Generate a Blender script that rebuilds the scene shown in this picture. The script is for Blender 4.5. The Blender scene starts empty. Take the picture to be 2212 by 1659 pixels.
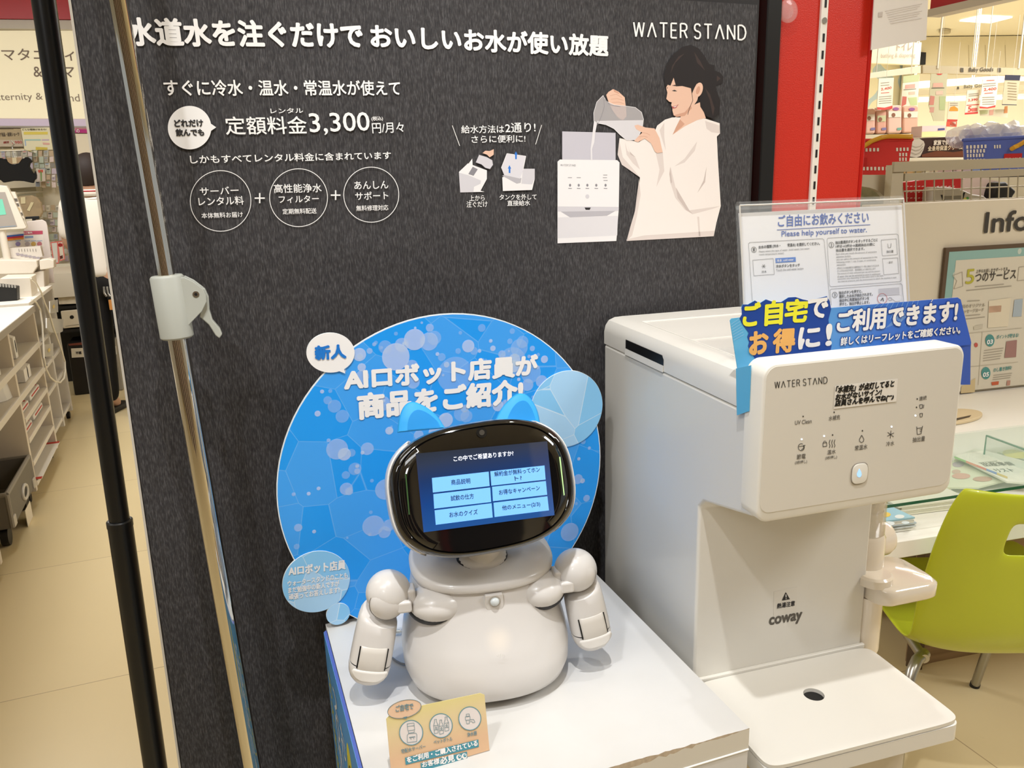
import bpy, bmesh, math, random, os
from mathutils import Vector as V, Matrix as Mx
random.seed(7)
S = bpy.context.scene
COL = S.collection
rad = math.radians

# ------------------------------------------------------------------ camera, world, light, exposure
FPX, PITCH, ROLL = 1750.0, rad(14.4), rad(1.7)
CAM = V((0, 0, 1.40))
FW = V((0, math.cos(PITCH), -math.sin(PITCH)))
_r0, _u0 = V((1, 0, 0)), V((0, math.sin(PITCH), math.cos(PITCH)))
RI = _r0 * math.cos(ROLL) - _u0 * math.sin(ROLL)
UP = _r0 * math.sin(ROLL) + _u0 * math.cos(ROLL)
cd = bpy.data.cameras.new('camera')
cam = bpy.data.objects.new('camera', cd)
COL.objects.link(cam)
cd.sensor_width = 36.0
cd.lens = 36.0 * FPX / 2212
cd.clip_start = 0.05
cd.clip_end = 60
m = Mx((RI, UP, -FW)).transposed().to_4x4()
m.translation = CAM
cam.matrix_world = m
S.camera = cam

S.view_settings.view_transform = 'Standard'
S.view_settings.look = 'None'
S.view_settings.gamma = 1.0
S.view_settings.use_curve_mapping = False
S.view_settings.exposure = -0.03

W = bpy.data.worlds.new('world')
S.world = W
W.use_nodes = True
W.node_tree.nodes['Background'].inputs[0].default_value = (.94, .98, 1.0, 1)
W.node_tree.nodes['Background'].inputs[1].default_value = 0.43

def lamp(kind, name, loc, energy, size=0.1, target=None, color=(.98, .99, 1.0), size_y=None, spot=60, blend=.5):
    l = bpy.data.lights.new(name, kind)
    l.energy = energy
    l.color = color
    if kind == 'AREA':
        l.size = size
        if size_y:
            l.shape = 'RECTANGLE'; l.size_y = size_y
    else:
        l.shadow_soft_size = size
    if kind == 'SPOT':
        l.spot_size = rad(spot); l.spot_blend = blend
    o = bpy.data.objects.new(name, l)
    COL.objects.link(o)
    o.location = loc
    if target is not None:
        o.rotation_euler = (V(target) - V(loc)).to_track_quat('-Z', 'Y').to_euler()
    return o

# ceiling lamps of the shop: a few fluorescent panels and spot lamps over the display, plus added fills
lamp('AREA', 'ceiling_panel_lamp', (-1.2, -0.6, 2.92), 14, 1.2, (-1.2, -0.6, 0), size_y=.6)
lamp('AREA', 'ceiling_panel_lamp', (2.5, 0.3, 2.92), 54, 1.2, (2.5, 0.3, 0), size_y=.6)
lamp('AREA', 'ceiling_panel_lamp', (-2.6, 3.6, 2.92), 72, 1.2, (-2.6, 3.6, 0), size_y=1.2)
lamp('AREA', 'ceiling_panel_lamp', (4.0, 4.2, 2.92), 120, 1.8, (4.0, 4.2, 0), size_y=1.8)
lamp('AREA', 'ceiling_panel_lamp', (4.2, 7.6, 2.92), 150, 1.8, (4.2, 7.6, 0), size_y=1.8)
lamp('AREA', 'ceiling_panel_lamp', (7.4, 8.4, 2.92), 170, 1.8, (7.4, 8.4, 0), size_y=1.8)
lamp('AREA', 'ceiling_panel_lamp', (-1.9, 1.1, 2.92), 9, 1.2, (-1.9, 1.1, 0), size_y=.6)  # added unseen panel that brightens the left aisle floor
lamp('AREA', 'added_fill_lamp', (-1.0, -1.9, 2.70), 10, .5, (0.1, 0.95, 1.0), size_y=.35)  # added fill, out of view; lifts surfaces facing the viewpoint
lamp('SPOT', 'spot_lamp', (0.02, 0.24, 2.80), 84, .025, (0.34, 0.85, 0.9), spot=66, blend=.7)
lamp('SPOT', 'spot_lamp', (-0.55, -0.30, 2.75), 44, .04, (-0.10, 1.0, 1.12), spot=34, blend=.7)  # added unseen spot that brightens the round blue sign
lamp('SPOT', 'spot_lamp', (0.44, 0.95, 2.85), 22, .02, (0.45, 1.4, 1.0), spot=70, blend=.6)

# ------------------------------------------------------------------ geometry helpers
def ray(px, py):
    return FW + RI * ((px - 1106) / FPX) - UP * ((py - 829.5) / FPX)

def atz(px, py, z):
    d = ray(px, py)
    return CAM + d * ((z - CAM.z) / d.z)

class Pl:
    """A plane standing in the shop: origin, heading of its horizontal axis, lean back."""
    def __init__(s, P0, head, tilt=0):
        h, t = rad(head), rad(tilt)
        s.P0 = V(P0)
        s.u = V((math.sin(h), math.cos(h), 0))
        s.n = V((math.cos(h) * math.cos(t), -math.sin(h) * math.cos(t), math.sin(t)))
        s.v = s.n.cross(s.u).normalized()
        if s.v.z < 0: s.v = -s.v
    def pt(s, px, py, off=0.0):
        d = ray(px, py)
        o = s.P0 + s.n * off
        return CAM + d * ((o - CAM).dot(s.n) / d.dot(s.n))
    def uv(s, a, b, off=0.0):
        return s.P0 + s.u * a + s.v * b + s.n * off
    def co(s, px, py):
        q = s.pt(px, py) - s.P0
        return q.dot(s.u), q.dot(s.v)

# ------------------------------------------------------------------ materials
def lin(h):
    h = h.lstrip('#')
    c = [int(h[i:i + 2], 16) / 255 for i in (0, 2, 4)]
    return tuple((x / 12.92 if x <= .04045 else ((x + .055) / 1.055) ** 2.4) for x in c) + (1,)

_mats = {}
def M(hexc, rough=.5, metal=0.0, spec=.5, emit=0.0, coat=0.0, trans=0.0, alpha=1.0, noise=0.0, nscale=30, bump=0.0, ior=1.45):
    key = (hexc, rough, metal, spec, emit, coat, trans, alpha, noise, nscale, bump)
    if key in _mats: return _mats[key]
    mt = bpy.data.materials.new('material')
    mt.use_nodes = True
    nt = mt.node_tree
    b = nt.nodes['Principled BSDF']
    c = lin(hexc)
    b.inputs['Base Color'].default_value = c
    b.inputs['Roughness'].default_value = rough
    b.inputs['Metallic'].default_value = metal
    b.inputs['Specular IOR Level'].default_value = spec
    b.inputs['IOR'].default_value = ior
    b.inputs['Coat Weight'].default_value = coat
    b.inputs['Coat Roughness'].default_value = .05
    b.inputs['Transmission Weight'].default_value = trans
    b.inputs['Alpha'].default_value = alpha
    if emit:
        b.inputs['Emission Color'].default_value = c
        b.inputs['Emission Strength'].default_value = emit
    tc = n = None
    if noise or bump:
        tc = nt.nodes.new('ShaderNodeTexCoord')
        n = nt.nodes.new('ShaderNodeTexNoise')
        n.inputs['Scale'].default_value = nscale
        n.inputs['Detail'].default_value = 5
        nt.links.new(tc.outputs['Object'], n.inputs['Vector'])
    if noise:
        r = nt.nodes.new('ShaderNodeValToRGB')
        r.color_ramp.elements[0].position = .3; r.color_ramp.elements[1].position = .7
        r.color_ramp.elements[0].color = tuple(x * (1 - noise) for x in c[:3]) + (1,)
        r.color_ramp.elements[1].color = tuple(min(1, x * (1 + noise * .5)) for x in c[:3]) + (1,)
        nt.links.new(n.outputs['Fac'], r.inputs['Fac'])
        nt.links.new(r.outputs['Color'], b.inputs['Base Color'])
    if bump:
        bp = nt.nodes.new('ShaderNodeBump')
        bp.inputs['Strength'].default_value = bump
        bp.inputs['Distance'].default_value = .002
        nt.links.new(n.outputs['Fac'], bp.inputs['Height'])
        nt.links.new(bp.outputs['Normal'], b.inputs['Normal'])
    _mats[key] = mt
    return mt

def newmat():
    mt = bpy.data.materials.new('material'); mt.use_nodes = True
    nt = mt.node_tree
    return mt, nt, nt.nodes['Principled BSDF']

def ramp(nt, src, stops):
    r = nt.nodes.new('ShaderNodeValToRGB')
    e = r.color_ramp.elements
    while len(e) < len(stops): e.new(.5)
    for k, (p, c) in enumerate(stops):
        e[k].position = p; e[k].color = lin(c) if isinstance(c, str) else c
    nt.links.new(src, r.inputs['Fac'])
    return r.outputs['Color']

def mixc(nt, fac, a, b):
    x = nt.nodes.new('ShaderNodeMix'); x.data_type = 'RGBA'
    if isinstance(fac, (int, float)): x.inputs[0].default_value = fac
    else: nt.links.new(fac, x.inputs[0])
    for i, q in ((6, a), (7, b)):
        if isinstance(q, str): x.inputs[i].default_value = lin(q)
        else: nt.links.new(q, x.inputs[i])
    return x.outputs[2]

def math_(nt, op, a, b=None):
    x = nt.nodes.new('ShaderNodeMath'); x.operation = op
    for i, q in ((0, a), (1, b)):
        if q is None: continue
        if isinstance(q, (int, float)): x.inputs[i].default_value = q
        else: nt.links.new(q, x.inputs[i])
    return x.outputs[0]

# ------------------------------------------------------------------ mesh builder
_inv = {}
class MB:
    def __init__(s):
        s.v, s.f, s.mi, s.mats = [], [], [], []
    def m(s, mat):
        if mat not in s.mats: s.mats.append(mat)
        return s.mats.index(mat)
    def add(s, vs, fs, mat):
        k = len(s.v); i = s.m(mat)
        s.v += [V(p) for p in vs]
        for f in fs:
            s.f.append([k + a for a in f]); s.mi.append(i)
        return s
    def prism(s, pts, vec, mat, back=True):
        n = len(pts); vec = V(vec)
        vs = [V(p) for p in pts] + [V(p) + vec for p in pts]
        fs = [list(range(n))] + [[i, i + n, (i + 1) % n + n, (i + 1) % n] for i in range(n)]
        if back: fs.append(list(range(2 * n - 1, n - 1, -1)))
        return s.add(vs, fs, mat)
    def box(s, c, size, mat, X=V((1, 0, 0)), Y=V((0, 1, 0)), Z=V((0, 0, 1))):
        c = V(c); a, b, d = [q / 2 for q in size]
        p = [c + X * (i * a) + Y * (j * b) + Z * (k * d) for k in (-1, 1) for (i, j) in ((-1, -1), (1, -1), (1, 1), (-1, 1))]
        return s.add(p, [(3, 2, 1, 0), (4, 5, 6, 7), (0, 1, 5, 4), (1, 2, 6, 5), (2, 3, 7, 6), (3, 0, 4, 7)], mat)
    def loft(s, rings, mat, cap=True, closed=True):
        n = len(rings[0]); vs = [p for r in rings for p in r]; fs = []
        for k in range(len(rings) - 1):
            for i in range(n if closed else n - 1):
                j = (i + 1) % n
                fs.append((k * n + i, k * n + j, (k + 1) * n + j, (k + 1) * n + i))
        if cap:
            fs.append(tuple(range(n - 1, -1, -1)))
            fs.append(tuple(range((len(rings) - 1) * n, len(rings) * n)))
        return s.add(vs, fs, mat)
    def tube(s, pts, r, mat, n=12, cap=True, sub=0):
        pts = [V(p) for p in pts]
        if sub: pts = [pts[0].lerp(pts[1], k / sub) for k in range(sub + 1)]
        rs = r if isinstance(r, (list, tuple)) else [r] * len(pts)
        rings = []; prev = None
        for i, p in enumerate(pts):
            t = (pts[min(i + 1, len(pts) - 1)] - pts[max(i - 1, 0)]).normalized()
            if prev is None:
                a = t.orthogonal().normalized()
            else:
                a = (prev - t * prev.dot(t)).normalized()
            prev = a; b = t.cross(a)
            rings.append([p + (a * math.cos(2 * math.pi * k / n) + b * math.sin(2 * math.pi * k / n)) * rs[i] for k in range(n)])
        return s.loft(rings, mat, cap)
    def ball(s, c, r, mat, nu=24, nv=14, X=V((1, 0, 0)), Y=V((0, 1, 0)), Z=V((0, 0, 1)), lo=-90, hi=90):
        if not isinstance(r, (list, tuple)): r = (r, r, r)
        c = V(c); rings = []
        for k in range(nv + 1):
            t = rad(lo + (hi - lo) * k / nv)
            ct, st = max(math.cos(t), 1e-3), math.sin(t)
            rings.append([c + X * (r[0] * ct * math.cos(2 * math.pi * i / nu)) + Y * (r[1] * ct * math.sin(2 * math.pi * i / nu)) + Z * (r[2] * st) for i in range(nu)])
        return s.loft(rings, mat)
    def build(s, name, parent=None, smooth=.6, bevel=0, seg=3, subsurf=0, solid=0, recalc=True):
        me = bpy.data.meshes.new(name)
        inv = _inv[parent.name] if parent else None
        me.from_pydata([tuple(inv @ p if inv else p) for p in s.v], [], s.f)
        for mt in s.mats: me.materials.append(mt)
        for p, i in zip(me.polygons, s.mi): p.material_index = i
        if recalc:
            bm = bmesh.new(); bm.from_mesh(me)
            bmesh.ops.recalc_face_normals(bm, faces=bm.faces)
            bm.to_mesh(me); bm.free()
        if smooth:
            for p in me.polygons: p.use_smooth = True
            me.set_sharp_from_angle(angle=smooth)
        o = bpy.data.objects.new(name, me)
        COL.objects.link(o)
        if solid:
            md = o.modifiers.new('s', 'SOLIDIFY'); md.thickness = solid; md.offset = 0
        if bevel:
            md = o.modifiers.new('b', 'BEVEL'); md.width = bevel; md.segments = seg; md.limit_method = 'ANGLE'; md.angle_limit = rad(40)
            md.harden_normals = True
        if subsurf:
            md = o.modifiers.new('u', 'SUBSURF'); md.levels = subsurf; md.render_levels = subsurf
        if parent:
            o.parent = parent
            _inv[o.name] = _inv[parent.name]
        else:
            _inv[o.name] = Mx.Identity(4)
        return o

def tag(o, label, cat, group=None, kind=None):
    if label: o['label'] = label
    if cat: o['category'] = cat
    if group: o['group'] = group
    if kind: o['kind'] = kind
    return o

def thing(name, label, cat, loc, head=90, group=None):
    """An Empty at the thing's base; head is the heading of its local X."""
    o = bpy.data.objects.new(name, None); COL.objects.link(o)
    o.empty_display_size = .05
    o.location = loc; o.rotation_euler = (0, 0, rad(90 - head))
    _inv[o.name] = (Mx.Translation(V(loc)) @ Mx.Rotation(rad(90 - head), 4, 'Z')).inverted()
    return tag(o, label, cat, group)

def struct(o):
    o['kind'] = 'structure'; return o

# ------------------------------------------------------------------ writing
FONT = None      # Blender's built-in font; its own fallback supplies the Japanese characters
_tc = {}
_tob = None
def glyphs(s):
    if s in _tc: return _tc[s]
    global _tob
    if _tob is None:
        c = bpy.data.curves.new('t', 'FONT'); c.size = 1; c.resolution_u = 3
        if FONT: c.font = FONT
        _tob = bpy.data.objects.new('t', c)
    _tob.data.body = s
    me = _tob.to_mesh()
    vs = [(v.co.x, v.co.y) for v in me.vertices]; fs = [tuple(p.vertices) for p in me.polygons]
    _tob.to_mesh_clear()
    xs = [a for a, b in vs] or [0, 1]; ys = [b for a, b in vs] or [0, 1]
    _tc[s] = (vs, fs, min(xs), max(xs), min(ys), max(ys))
    return _tc[s]

def txt(mb, pl, s, bl, br, h, mat, off=.0006, bold=0.0, outline=None, slant=0.0):
    """Write s on plane pl: glyph box spans bl..br (pixels of its two lower corners), h pixels tall at bl."""
    vs, fs, x0, x1, y0, y1 = glyphs(s)
    A, B = pl.pt(*bl, off), pl.pt(*br, off)
    T = pl.pt(bl[0] , bl[1] - h, off)
    H = abs((T - A).dot(pl.v))
    ux = (B - A) / max(x1 - x0, 1e-6)
    nrm = (B - A).normalized()
    up = pl.n.cross(nrm)
    if up.dot(pl.v) < 0: up = -up
    uy = up * (H / max(y1 - y0, 1e-6)) + nrm * (slant * H / max(y1 - y0, 1e-6))
    def put(dx, dy, z, mt):
        mb.add([A + ux * (x - x0) + uy * (y - y0) + nrm * dx + up * dy + pl.n * z for x, y in vs], fs, mt)
    if outline:
        w, mo, zz = outline
        for k in range(12):
            put(w * H * math.cos(k * math.pi / 6), w * H * math.sin(k * math.pi / 6), zz + k * 4e-6, mo)
    put(0, 0, 0, mat)
    if bold:
        d = bold * H
        n = 8 if bold > .03 else 4
        for k in range(n):
            put(d * math.cos(2 * math.pi * k / n + .4), d * math.sin(2 * math.pi * k / n + .4), (k + 1) * 4e-6, mat)
    return mb

def poly(mb, pl, pts, mat, off=.0004):
    q = [pl.pt(x, y, off) for x, y in pts]
    return mb.add(q, [tuple(range(len(q)))], mat)

def quadline(mb, pl, a, b, w, mat, off=.0005):
    """straight printed line of pixel width w"""
    dx, dy = b[0] - a[0], b[1] - a[1]; L = math.hypot(dx, dy) or 1
    nx, ny = -dy / L * w / 2, dx / L * w / 2
    return poly(mb, pl, [(a[0] + nx, a[1] + ny), (b[0] + nx, b[1] + ny), (b[0] - nx, b[1] - ny), (a[0] - nx, a[1] - ny)], mat, off)

def polyline(mb, pl, pts, w, mat, off=.0005, close=False):
    pts = list(pts) + ([pts[0]] if close else [])
    for i in range(len(pts) - 1): quadline(mb, pl, pts[i], pts[i + 1], w, mat, off + i * 3e-6)

def ell(cx, cy, rx, ry, n=40, rot=0.0, a0=0, a1=360):
    c, s_ = math.cos(rad(rot)), math.sin(rad(rot)); out = []
    m_ = n if a1 - a0 == 360 else n + 1
    for k in range(m_):
        t = rad(a0 + (a1 - a0) * k / n); x, y = rx * math.cos(t), ry * math.sin(t)
        out.append((cx + x * c - y * s_, cy + x * s_ + y * c))
    return out

def ring(mb, pl, cx, cy, rx, ry, w, mat, off=.0005, n=56, rot=0):
    a, b = ell(cx, cy, rx + w / 2, ry + w / 2, n, rot), ell(cx, cy, rx - w / 2, ry - w / 2, n, rot)
    q = [pl.pt(x, y, off) for x, y in a + b]
    mb.add(q, [(i, (i + 1) % n, n + (i + 1) % n, n + i) for i in range(n)], mat)

def rrect(x0, y0, x1, y1, r, n=5):
    out = []
    for cx, cy, a in ((x1 - r, y1 - r, 0), (x0 + r, y1 - r, 90), (x0 + r, y0 + r, 180), (x1 - r, y0 + r, 270)):
        for k in range(n + 1):
            t = rad(a + 90 * k / n); out.append((cx + r * math.cos(t), cy + r * math.sin(t)))
    return out

_SL = {'W': ([[(0, 1), (.22, 0), (.5, 1), (.78, 0), (1, 1)]], 1.0), 'A': ([[(0, 0), (.5, 1), (1, 0)]], .8),
       'T': ([[(0, 1), (1, 1)], [(.5, 1), (.5, 0)]], .75), 'E': ([[(1, 1), (0, 1), (0, 0), (1, 0)], [(0, .52), (.9, .52)]], .55),
       'R': ([[(0, 0), (0, 1), (.65, 1), (.95, .88), (.95, .62), (.65, .5), (0, .5)], [(.55, .5), (1, 0)]], .62),
       'S': ([[(.95, .85), (.75, 1), (.25, 1), (.03, .85), (.03, .64), (.25, .53), (.75, .47), (.97, .36), (.97, .15), (.75, 0), (.25, 0), (0, .15)]], .58),
       'N': ([[(0, 0), (0, 1), (1, 0), (1, 1)]], .68), 'D': ([[(0, 0), (0, 1), (.5, 1), (.85, .85), (1, .5), (.85, .15), (.5, 0), (0, 0)]], .72)}
def thin_logo(mb, pl, bl, br, h, w, mat, off=.0006):
    s = 'WATER STAND'; g = .34; x = 0; segs = []
    for ch in s:
        if ch == ' ': x += .35; continue
        st, wd = _SL[ch]; wd *= .95
        for p in st: segs.append([(x + a * wd, b) for a, b in p])
        x += wd + g
    L = x - g
    for k, p in enumerate(segs):
        q = [(bl[0] + (br[0] - bl[0]) * a / L, bl[1] + (br[1] - bl[1]) * a / L - h * b) for a, b in p]
        polyline(mb, pl, q, w, mat, off + k * 2e-6)

# ------------------------------------------------------------------ common materials
WHITE = '#efece6'
m_white = M('#ece9e3', .38, noise=.02, nscale=60)
m_shell = M('#e2deda', .3, coat=.25)
m_print = M('#f4f1ee', .55)
m_ink = M('#2a2829', .6)
m_black = M('#0b0b0c', .06, spec=.6, coat=1)
m_dark = M('#151414', .5)
m_chrome = M('#dcd7cb', .06, 1.0)
m_steel = M('#b9b6ae', .28, 1.0)
m_clear = M('#f4f8f6', .05, alpha=.32, spec=1.0, coat=1.0)

# floor: cream vinyl tiles
mt, nt, b = newmat()
tc = nt.nodes.new('ShaderNodeTexCoord')
mp = nt.nodes.new('ShaderNodeMapping'); mp.inputs['Rotation'].default_value = (0, 0, rad(-21)); mp.inputs['Location'].default_value = (.16, .3, 0)
nt.links.new(tc.outputs['Object'], mp.inputs['Vector'])
br = nt.nodes.new('ShaderNodeTexBrick')
br.inputs['Scale'].default_value = 1.0; br.inputs['Brick Width'].default_value = .9; br.inputs['Row Height'].default_value = .9
br.inputs['Mortar Size'].default_value = .0016; br.offset = 0
br.inputs['Color1'].default_value = lin('#e2cfa4'); br.inputs['Color2'].default_value = lin('#decb9f'); br.inputs['Mortar'].default_value = lin('#b09a78')
nt.links.new(mp.outputs[0], br.inputs['Vector'])
n1 = nt.nodes.new('ShaderNodeTexNoise'); n1.inputs['Scale'].default_value = 3.2; n1.inputs['Detail'].default_value = 6
nt.links.new(tc.outputs['Object'], n1.inputs['Vector'])
n2 = nt.nodes.new('ShaderNodeTexNoise'); n2.inputs['Scale'].default_value = 22; n2.inputs['Detail'].default_value = 3
nt.links.new(tc.outputs['Object'], n2.inputs['Vector'])
cl = mixc(nt, ramp(nt, n1.outputs['Fac'], [(.35, '#000000'), (.75, '#4a4a4a')]), br.outputs['Color'], '#c9b27e')
cl = mixc(nt, ramp(nt, n2.outputs['Fac'], [(.74, '#000000'), (.78, '#555555')]), cl, '#a8946e')
nt.links.new(cl, b.inputs['Base Color']); b.inputs['Roughness'].default_value = .3
m_floor = mt
o = MB().box((1.5, 5, -.03), (26, 24, .06), m_floor).build('floor', smooth=0); struct(o)
m_ceil = M('#efe8d6', .8)
o = MB().box((1.5, 5, 3.05), (26, 24, .1), m_ceil).build('ceiling', smooth=0); struct(o)

# ------------------------------------------------------------------ black display board with its printed sheet
B = Pl((-.267, .978, 0), 68)
mt, nt, b = newmat()
tc = nt.nodes.new('ShaderNodeTexCoord')
mp = nt.nodes.new('ShaderNodeMapping'); mp.inputs['Rotation'].default_value = (0, 0, rad(-22)); 
nt.links.new(tc.outputs['Object'], mp.inputs['Vector'])
mp2 = nt.nodes.new('ShaderNodeMapping'); mp2.inputs['Scale'].default_value = (800, 800, 130)
nt.links.new(mp.outputs[0], mp2.inputs['Vector'])
n1 = nt.nodes.new('ShaderNodeTexNoise'); n1.inputs['Scale'].default_value = 1; n1.inputs['Detail'].default_value = 3
nt.links.new(mp2.outputs[0], n1.inputs['Vector'])
n2 = nt.nodes.new('ShaderNodeTexNoise'); n2.inputs['Scale'].default_value = 150; n2.inputs['Detail'].default_value = 8; n2.inputs['Roughness'].default_value = .8
nt.links.new(mp.outputs[0], n2.inputs['Vector'])
f = math_(nt, 'ADD', math_(nt, 'MULTIPLY', n1.outputs['Fac'], .7), math_(nt, 'MULTIPLY', n2.outputs['Fac'], .3))
nt.links.new(ramp(nt, f, [(.34, '#262527'), (.5, '#3a3839'), (.68, '#585657')]), b.inputs['Base Color'])
b.inputs['Roughness'].default_value = .62
b.inputs['Specular IOR Level'].default_value = .3
n3 = nt.nodes.new('ShaderNodeTexNoise'); n3.inputs['Scale'].default_value = 5; n3.inputs['Detail'].default_value = 2
nt.links.new(mp.outputs[0], n3.inputs['Vector'])
bp = nt.nodes.new('ShaderNodeBump'); bp.inputs['Strength'].default_value = .5; bp.inputs['Distance'].default_value = .012
nt.links.new(n3.outputs['Fac'], bp.inputs['Height']); nt.links.new(bp.outputs['Normal'], b.inputs['Normal'])
m_board = mt
zt = B.pt(1637, 10).z
board = thing('display_board', 'tall black wood-grain display board printed with white water rental advertising', 'board', B.uv(.25, 0), 68)
uL0, uL1, uR = B.co(155, 0)[0], B.co(385, 1659)[0], B.co(1637, 10)[0]
mb = MB()
mb.prism([B.uv(uL1 - .002, 0, -.002), B.uv(uR + .004, 0, -.002), B.uv(uR + .004, zt + .22, -.002), B.uv(uL0 + .001, zt + .22, -.002)], -B.n * .012, M('#1d1b1c', .6))
mb.build('backing_panel', board, 0)
MB().prism([B.uv(uL1 - .0045, 0, -.001), B.uv(uL1 - .002, 0, -.001), B.uv(uL0 + .001, zt + .22, -.001), B.uv(uL0 - .0015, zt + .22, -.001)], -B.n * .015, M('#c9c2b6', .4)).build('edge_trim', board, 0)
# the sheet: a slightly wavy grid with two horizontal and two vertical fold creases
mb = MB(); nu, nv = 120, 120; vs = []
folds_u = [B.co(1010, 600)[0], B.co(1345, 300)[0]]; fold_v = [B.co(950, 530)[1], B.co(1400, 180)[1]]
for j in range(nv + 1):
    for i in range(nu + 1):
        tv = j / nv; z = .0 + (zt) * tv
        ul = uL1 + (uL0 - uL1) * tv
        u = ul + (uR - ul) * i / nu
        d = 0
        for q in folds_u: d += .0016 * math.exp(-((u - q) / .009) ** 2) + .0010 * math.exp(-((u - q) / .06) ** 2)
        for q in fold_v: d += .0018 * math.exp(-((z - q) / .009) ** 2) + .0012 * math.exp(-((z - q) / .05) ** 2)
        d += .0003 * math.sin(u * 23 + z * 7) * math.sin(z * 11 - u * 4)
        vs.append(B.uv(u, z, -.0013 + min(d, .0024) * .6))
mb.add(vs, [(j * (nu + 1) + i, j * (nu + 1) + i + 1, (j + 1) * (nu + 1) + i + 1, (j + 1) * (nu + 1) + i) for j in range(nv) for i in range(nu)], m_board)
mb.build('printed_sheet', board, 3, recalc=False)
OB = .0007
w_ = m_print
mb = MB(); txt(mb, B, '水道水を注ぐだけで', (279, 97), (784, 103), 58, w_, OB, .042); txt(mb, B, 'おいしいお水が使い放題', (803, 102), (1313, 121), 49, w_, OB, .042); mb.build('headline', board, 0)
mb = MB(); thin_logo(mb, B, (1369, 79), (1611, 86), 31, 3.4, w_, OB); mb.build('logo_lettering', board, 0)
mb = MB(); txt(mb, B, 'すぐに冷水・温水・常温水が使えて', (357, 207), (865, 206), 35, w_, OB, .02); mb.build('subheading', board, 0)
mb = MB(); pts = ell(409.5, 275.7, 47, 47, 60)
poly(mb, B, pts, w_, OB); poly(mb, B, [(454, 266), (467, 275), (454, 284)], w_, OB + 1e-5)
txt(mb, B, 'どれだけ', (378, 274), (439, 273), 15, m_ink, OB + .0006, .05); txt(mb, B, '飲んでも', (381, 294), (441, 293), 15, m_ink, OB + .0006, .05); mb.build('speech_bubble', board, 0)
mb = MB(); txt(mb, B, 'レンタル', (585, 245), (655, 244), 11, w_, OB, .02); txt(mb, B, '定額料金', (489, 291), (664, 289), 39, w_, OB, .012)
txt(mb, B, '3,300', (671, 292), (800, 288), 47, w_, OB, .012); txt(mb, B, '(税込)', (803, 262), (827.5, 261), 10, w_, OB, .02); txt(mb, B, '円/月々', (805, 288), (873, 286), 22, w_, OB, .012); mb.build('price_line', board, 0)
mb = MB(); txt(mb, B, 'しかもすべてレンタル料金に含まれています', (412, 353.5), (845, 343.5), 18, w_, OB, .02); mb.build('caption', board, 0)
mb = MB()
for (cx, cy, r_), rows in (((476.5, 434, 65.5), (('サーバー', 433, 422, 516, 419, 17), ('レンタル料', 430, 445, 527, 442, 19), ('本体無料お届け', 436, 472, 525, 469, 12))),
                          ((645, 427, 62.5), (('高性能浄水', 592.5, 417, 695, 415, 19), ('フィルター', 603, 439, 689, 437, 16), ('定期無料配送', 611, 463, 684, 461, 12))),
                          ((802, 420.5, 59.5), (('あんしん', 766, 409, 839, 407, 17), ('サポート', 768, 432, 839, 430, 17), ('無料修理対応', 770, 456, 839, 454, 12)))):
    ring(mb, B, cx, cy, r_, r_, 1.5, w_, OB)
    for s, x0, y0, x1, y1, h in rows: txt(mb, B, s, (x0, y0), (x1, y1), h, w_, OB, .014)
for cx, cy, r_ in ((561, 428, 11), (725, 421.5, 10.5)):
    quadline(mb, B, (cx - r_, cy), (cx + r_, cy), 3, w_, OB); quadline(mb, B, (cx, cy - r_), (cx, cy + r_), 3, w_, OB + 1e-5)
mb.build('circled_list', board, 0)
mb = MB(); txt(mb, B, '給水方法は', (997, 288), (1089, 287), 17, w_, OB, .014); txt(mb, B, '2通り!', (1092, 287), (1157, 285), 21, w_, OB, .014); txt(mb, B, 'さらに便利に!', (1019, 309), (1135, 307), 16, w_, OB, .014)
quadline(mb, B, (977, 271), (993, 315), 1.3, w_, OB); quadline(mb, B, (1170, 270), (1157, 312), 1.3, w_, OB)
for s, x0, y0, x1, y1, h in (('上から', 1014, 434, 1047, 433, 12), ('注ぐだけ', 1008, 448, 1053, 447, 13), ('タンクを外して', 1079, 432, 1159, 431, 12), ('直接給水', 1096, 445, 1145, 444, 12)): txt(mb, B, s, (x0, y0), (x1, y1), h, w_, OB, .014)
mb.build('refill_caption', board, 0)
C4 = lambda *p: [(950 + p[i] / 2.949, p[i + 1] / 2.949) for i in range(0, len(p), 2)]
g1, g2, g3, g4 = M('#efebea', .6), M('#d3cfd3', .6), M('#b9b5ba', .6), M('#8b888d', .6)
skin, skin2, blu = M('#e6bda5', .6), M('#cf9d84', .6), M('#2f78d0', .6)
mb = MB()
poly(mb, B, C4(122, 1095, 180, 1040, 185, 1042, 300, 1085, 300, 1140, 260, 1215, 285, 1222, 130, 1226), g1, OB)
poly(mb, B, C4(180, 1115, 262, 1150, 260, 1170, 218, 1190, 215, 1222, 130, 1226, 122, 1100), g2, OB + 2e-5)
poly(mb, B, C4(185, 1040, 207, 1010, 210, 1065, 180, 1110), g1, OB + 4e-5)
poly(mb, B, C4(210, 1062, 242, 1078, 215, 1120, 182, 1108), g4, OB + 6e-5)
poly(mb, B, C4(228, 1035, 250, 985, 300, 1000, 335, 1020, 340, 1050, 320, 1078, 290, 1070, 265, 1048), g2, OB + 8e-5)
polyline(mb, B, C4(228, 1035, 250, 985, 300, 1000, 335, 1020, 340, 1050, 320, 1078, 290, 1070, 265, 1048), .9, M('#555358', .6), OB + 1e-4, True)
poly(mb, B, C4(272, 975, 290, 960, 318, 962, 344, 950, 344, 985, 318, 1002, 300, 985), skin, OB + 1.2e-4)
poly(mb, B, C4(398, 1130, 470, 1100, 605, 1075, 605, 1140, 588, 1210, 402, 1217), g1, OB)
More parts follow.
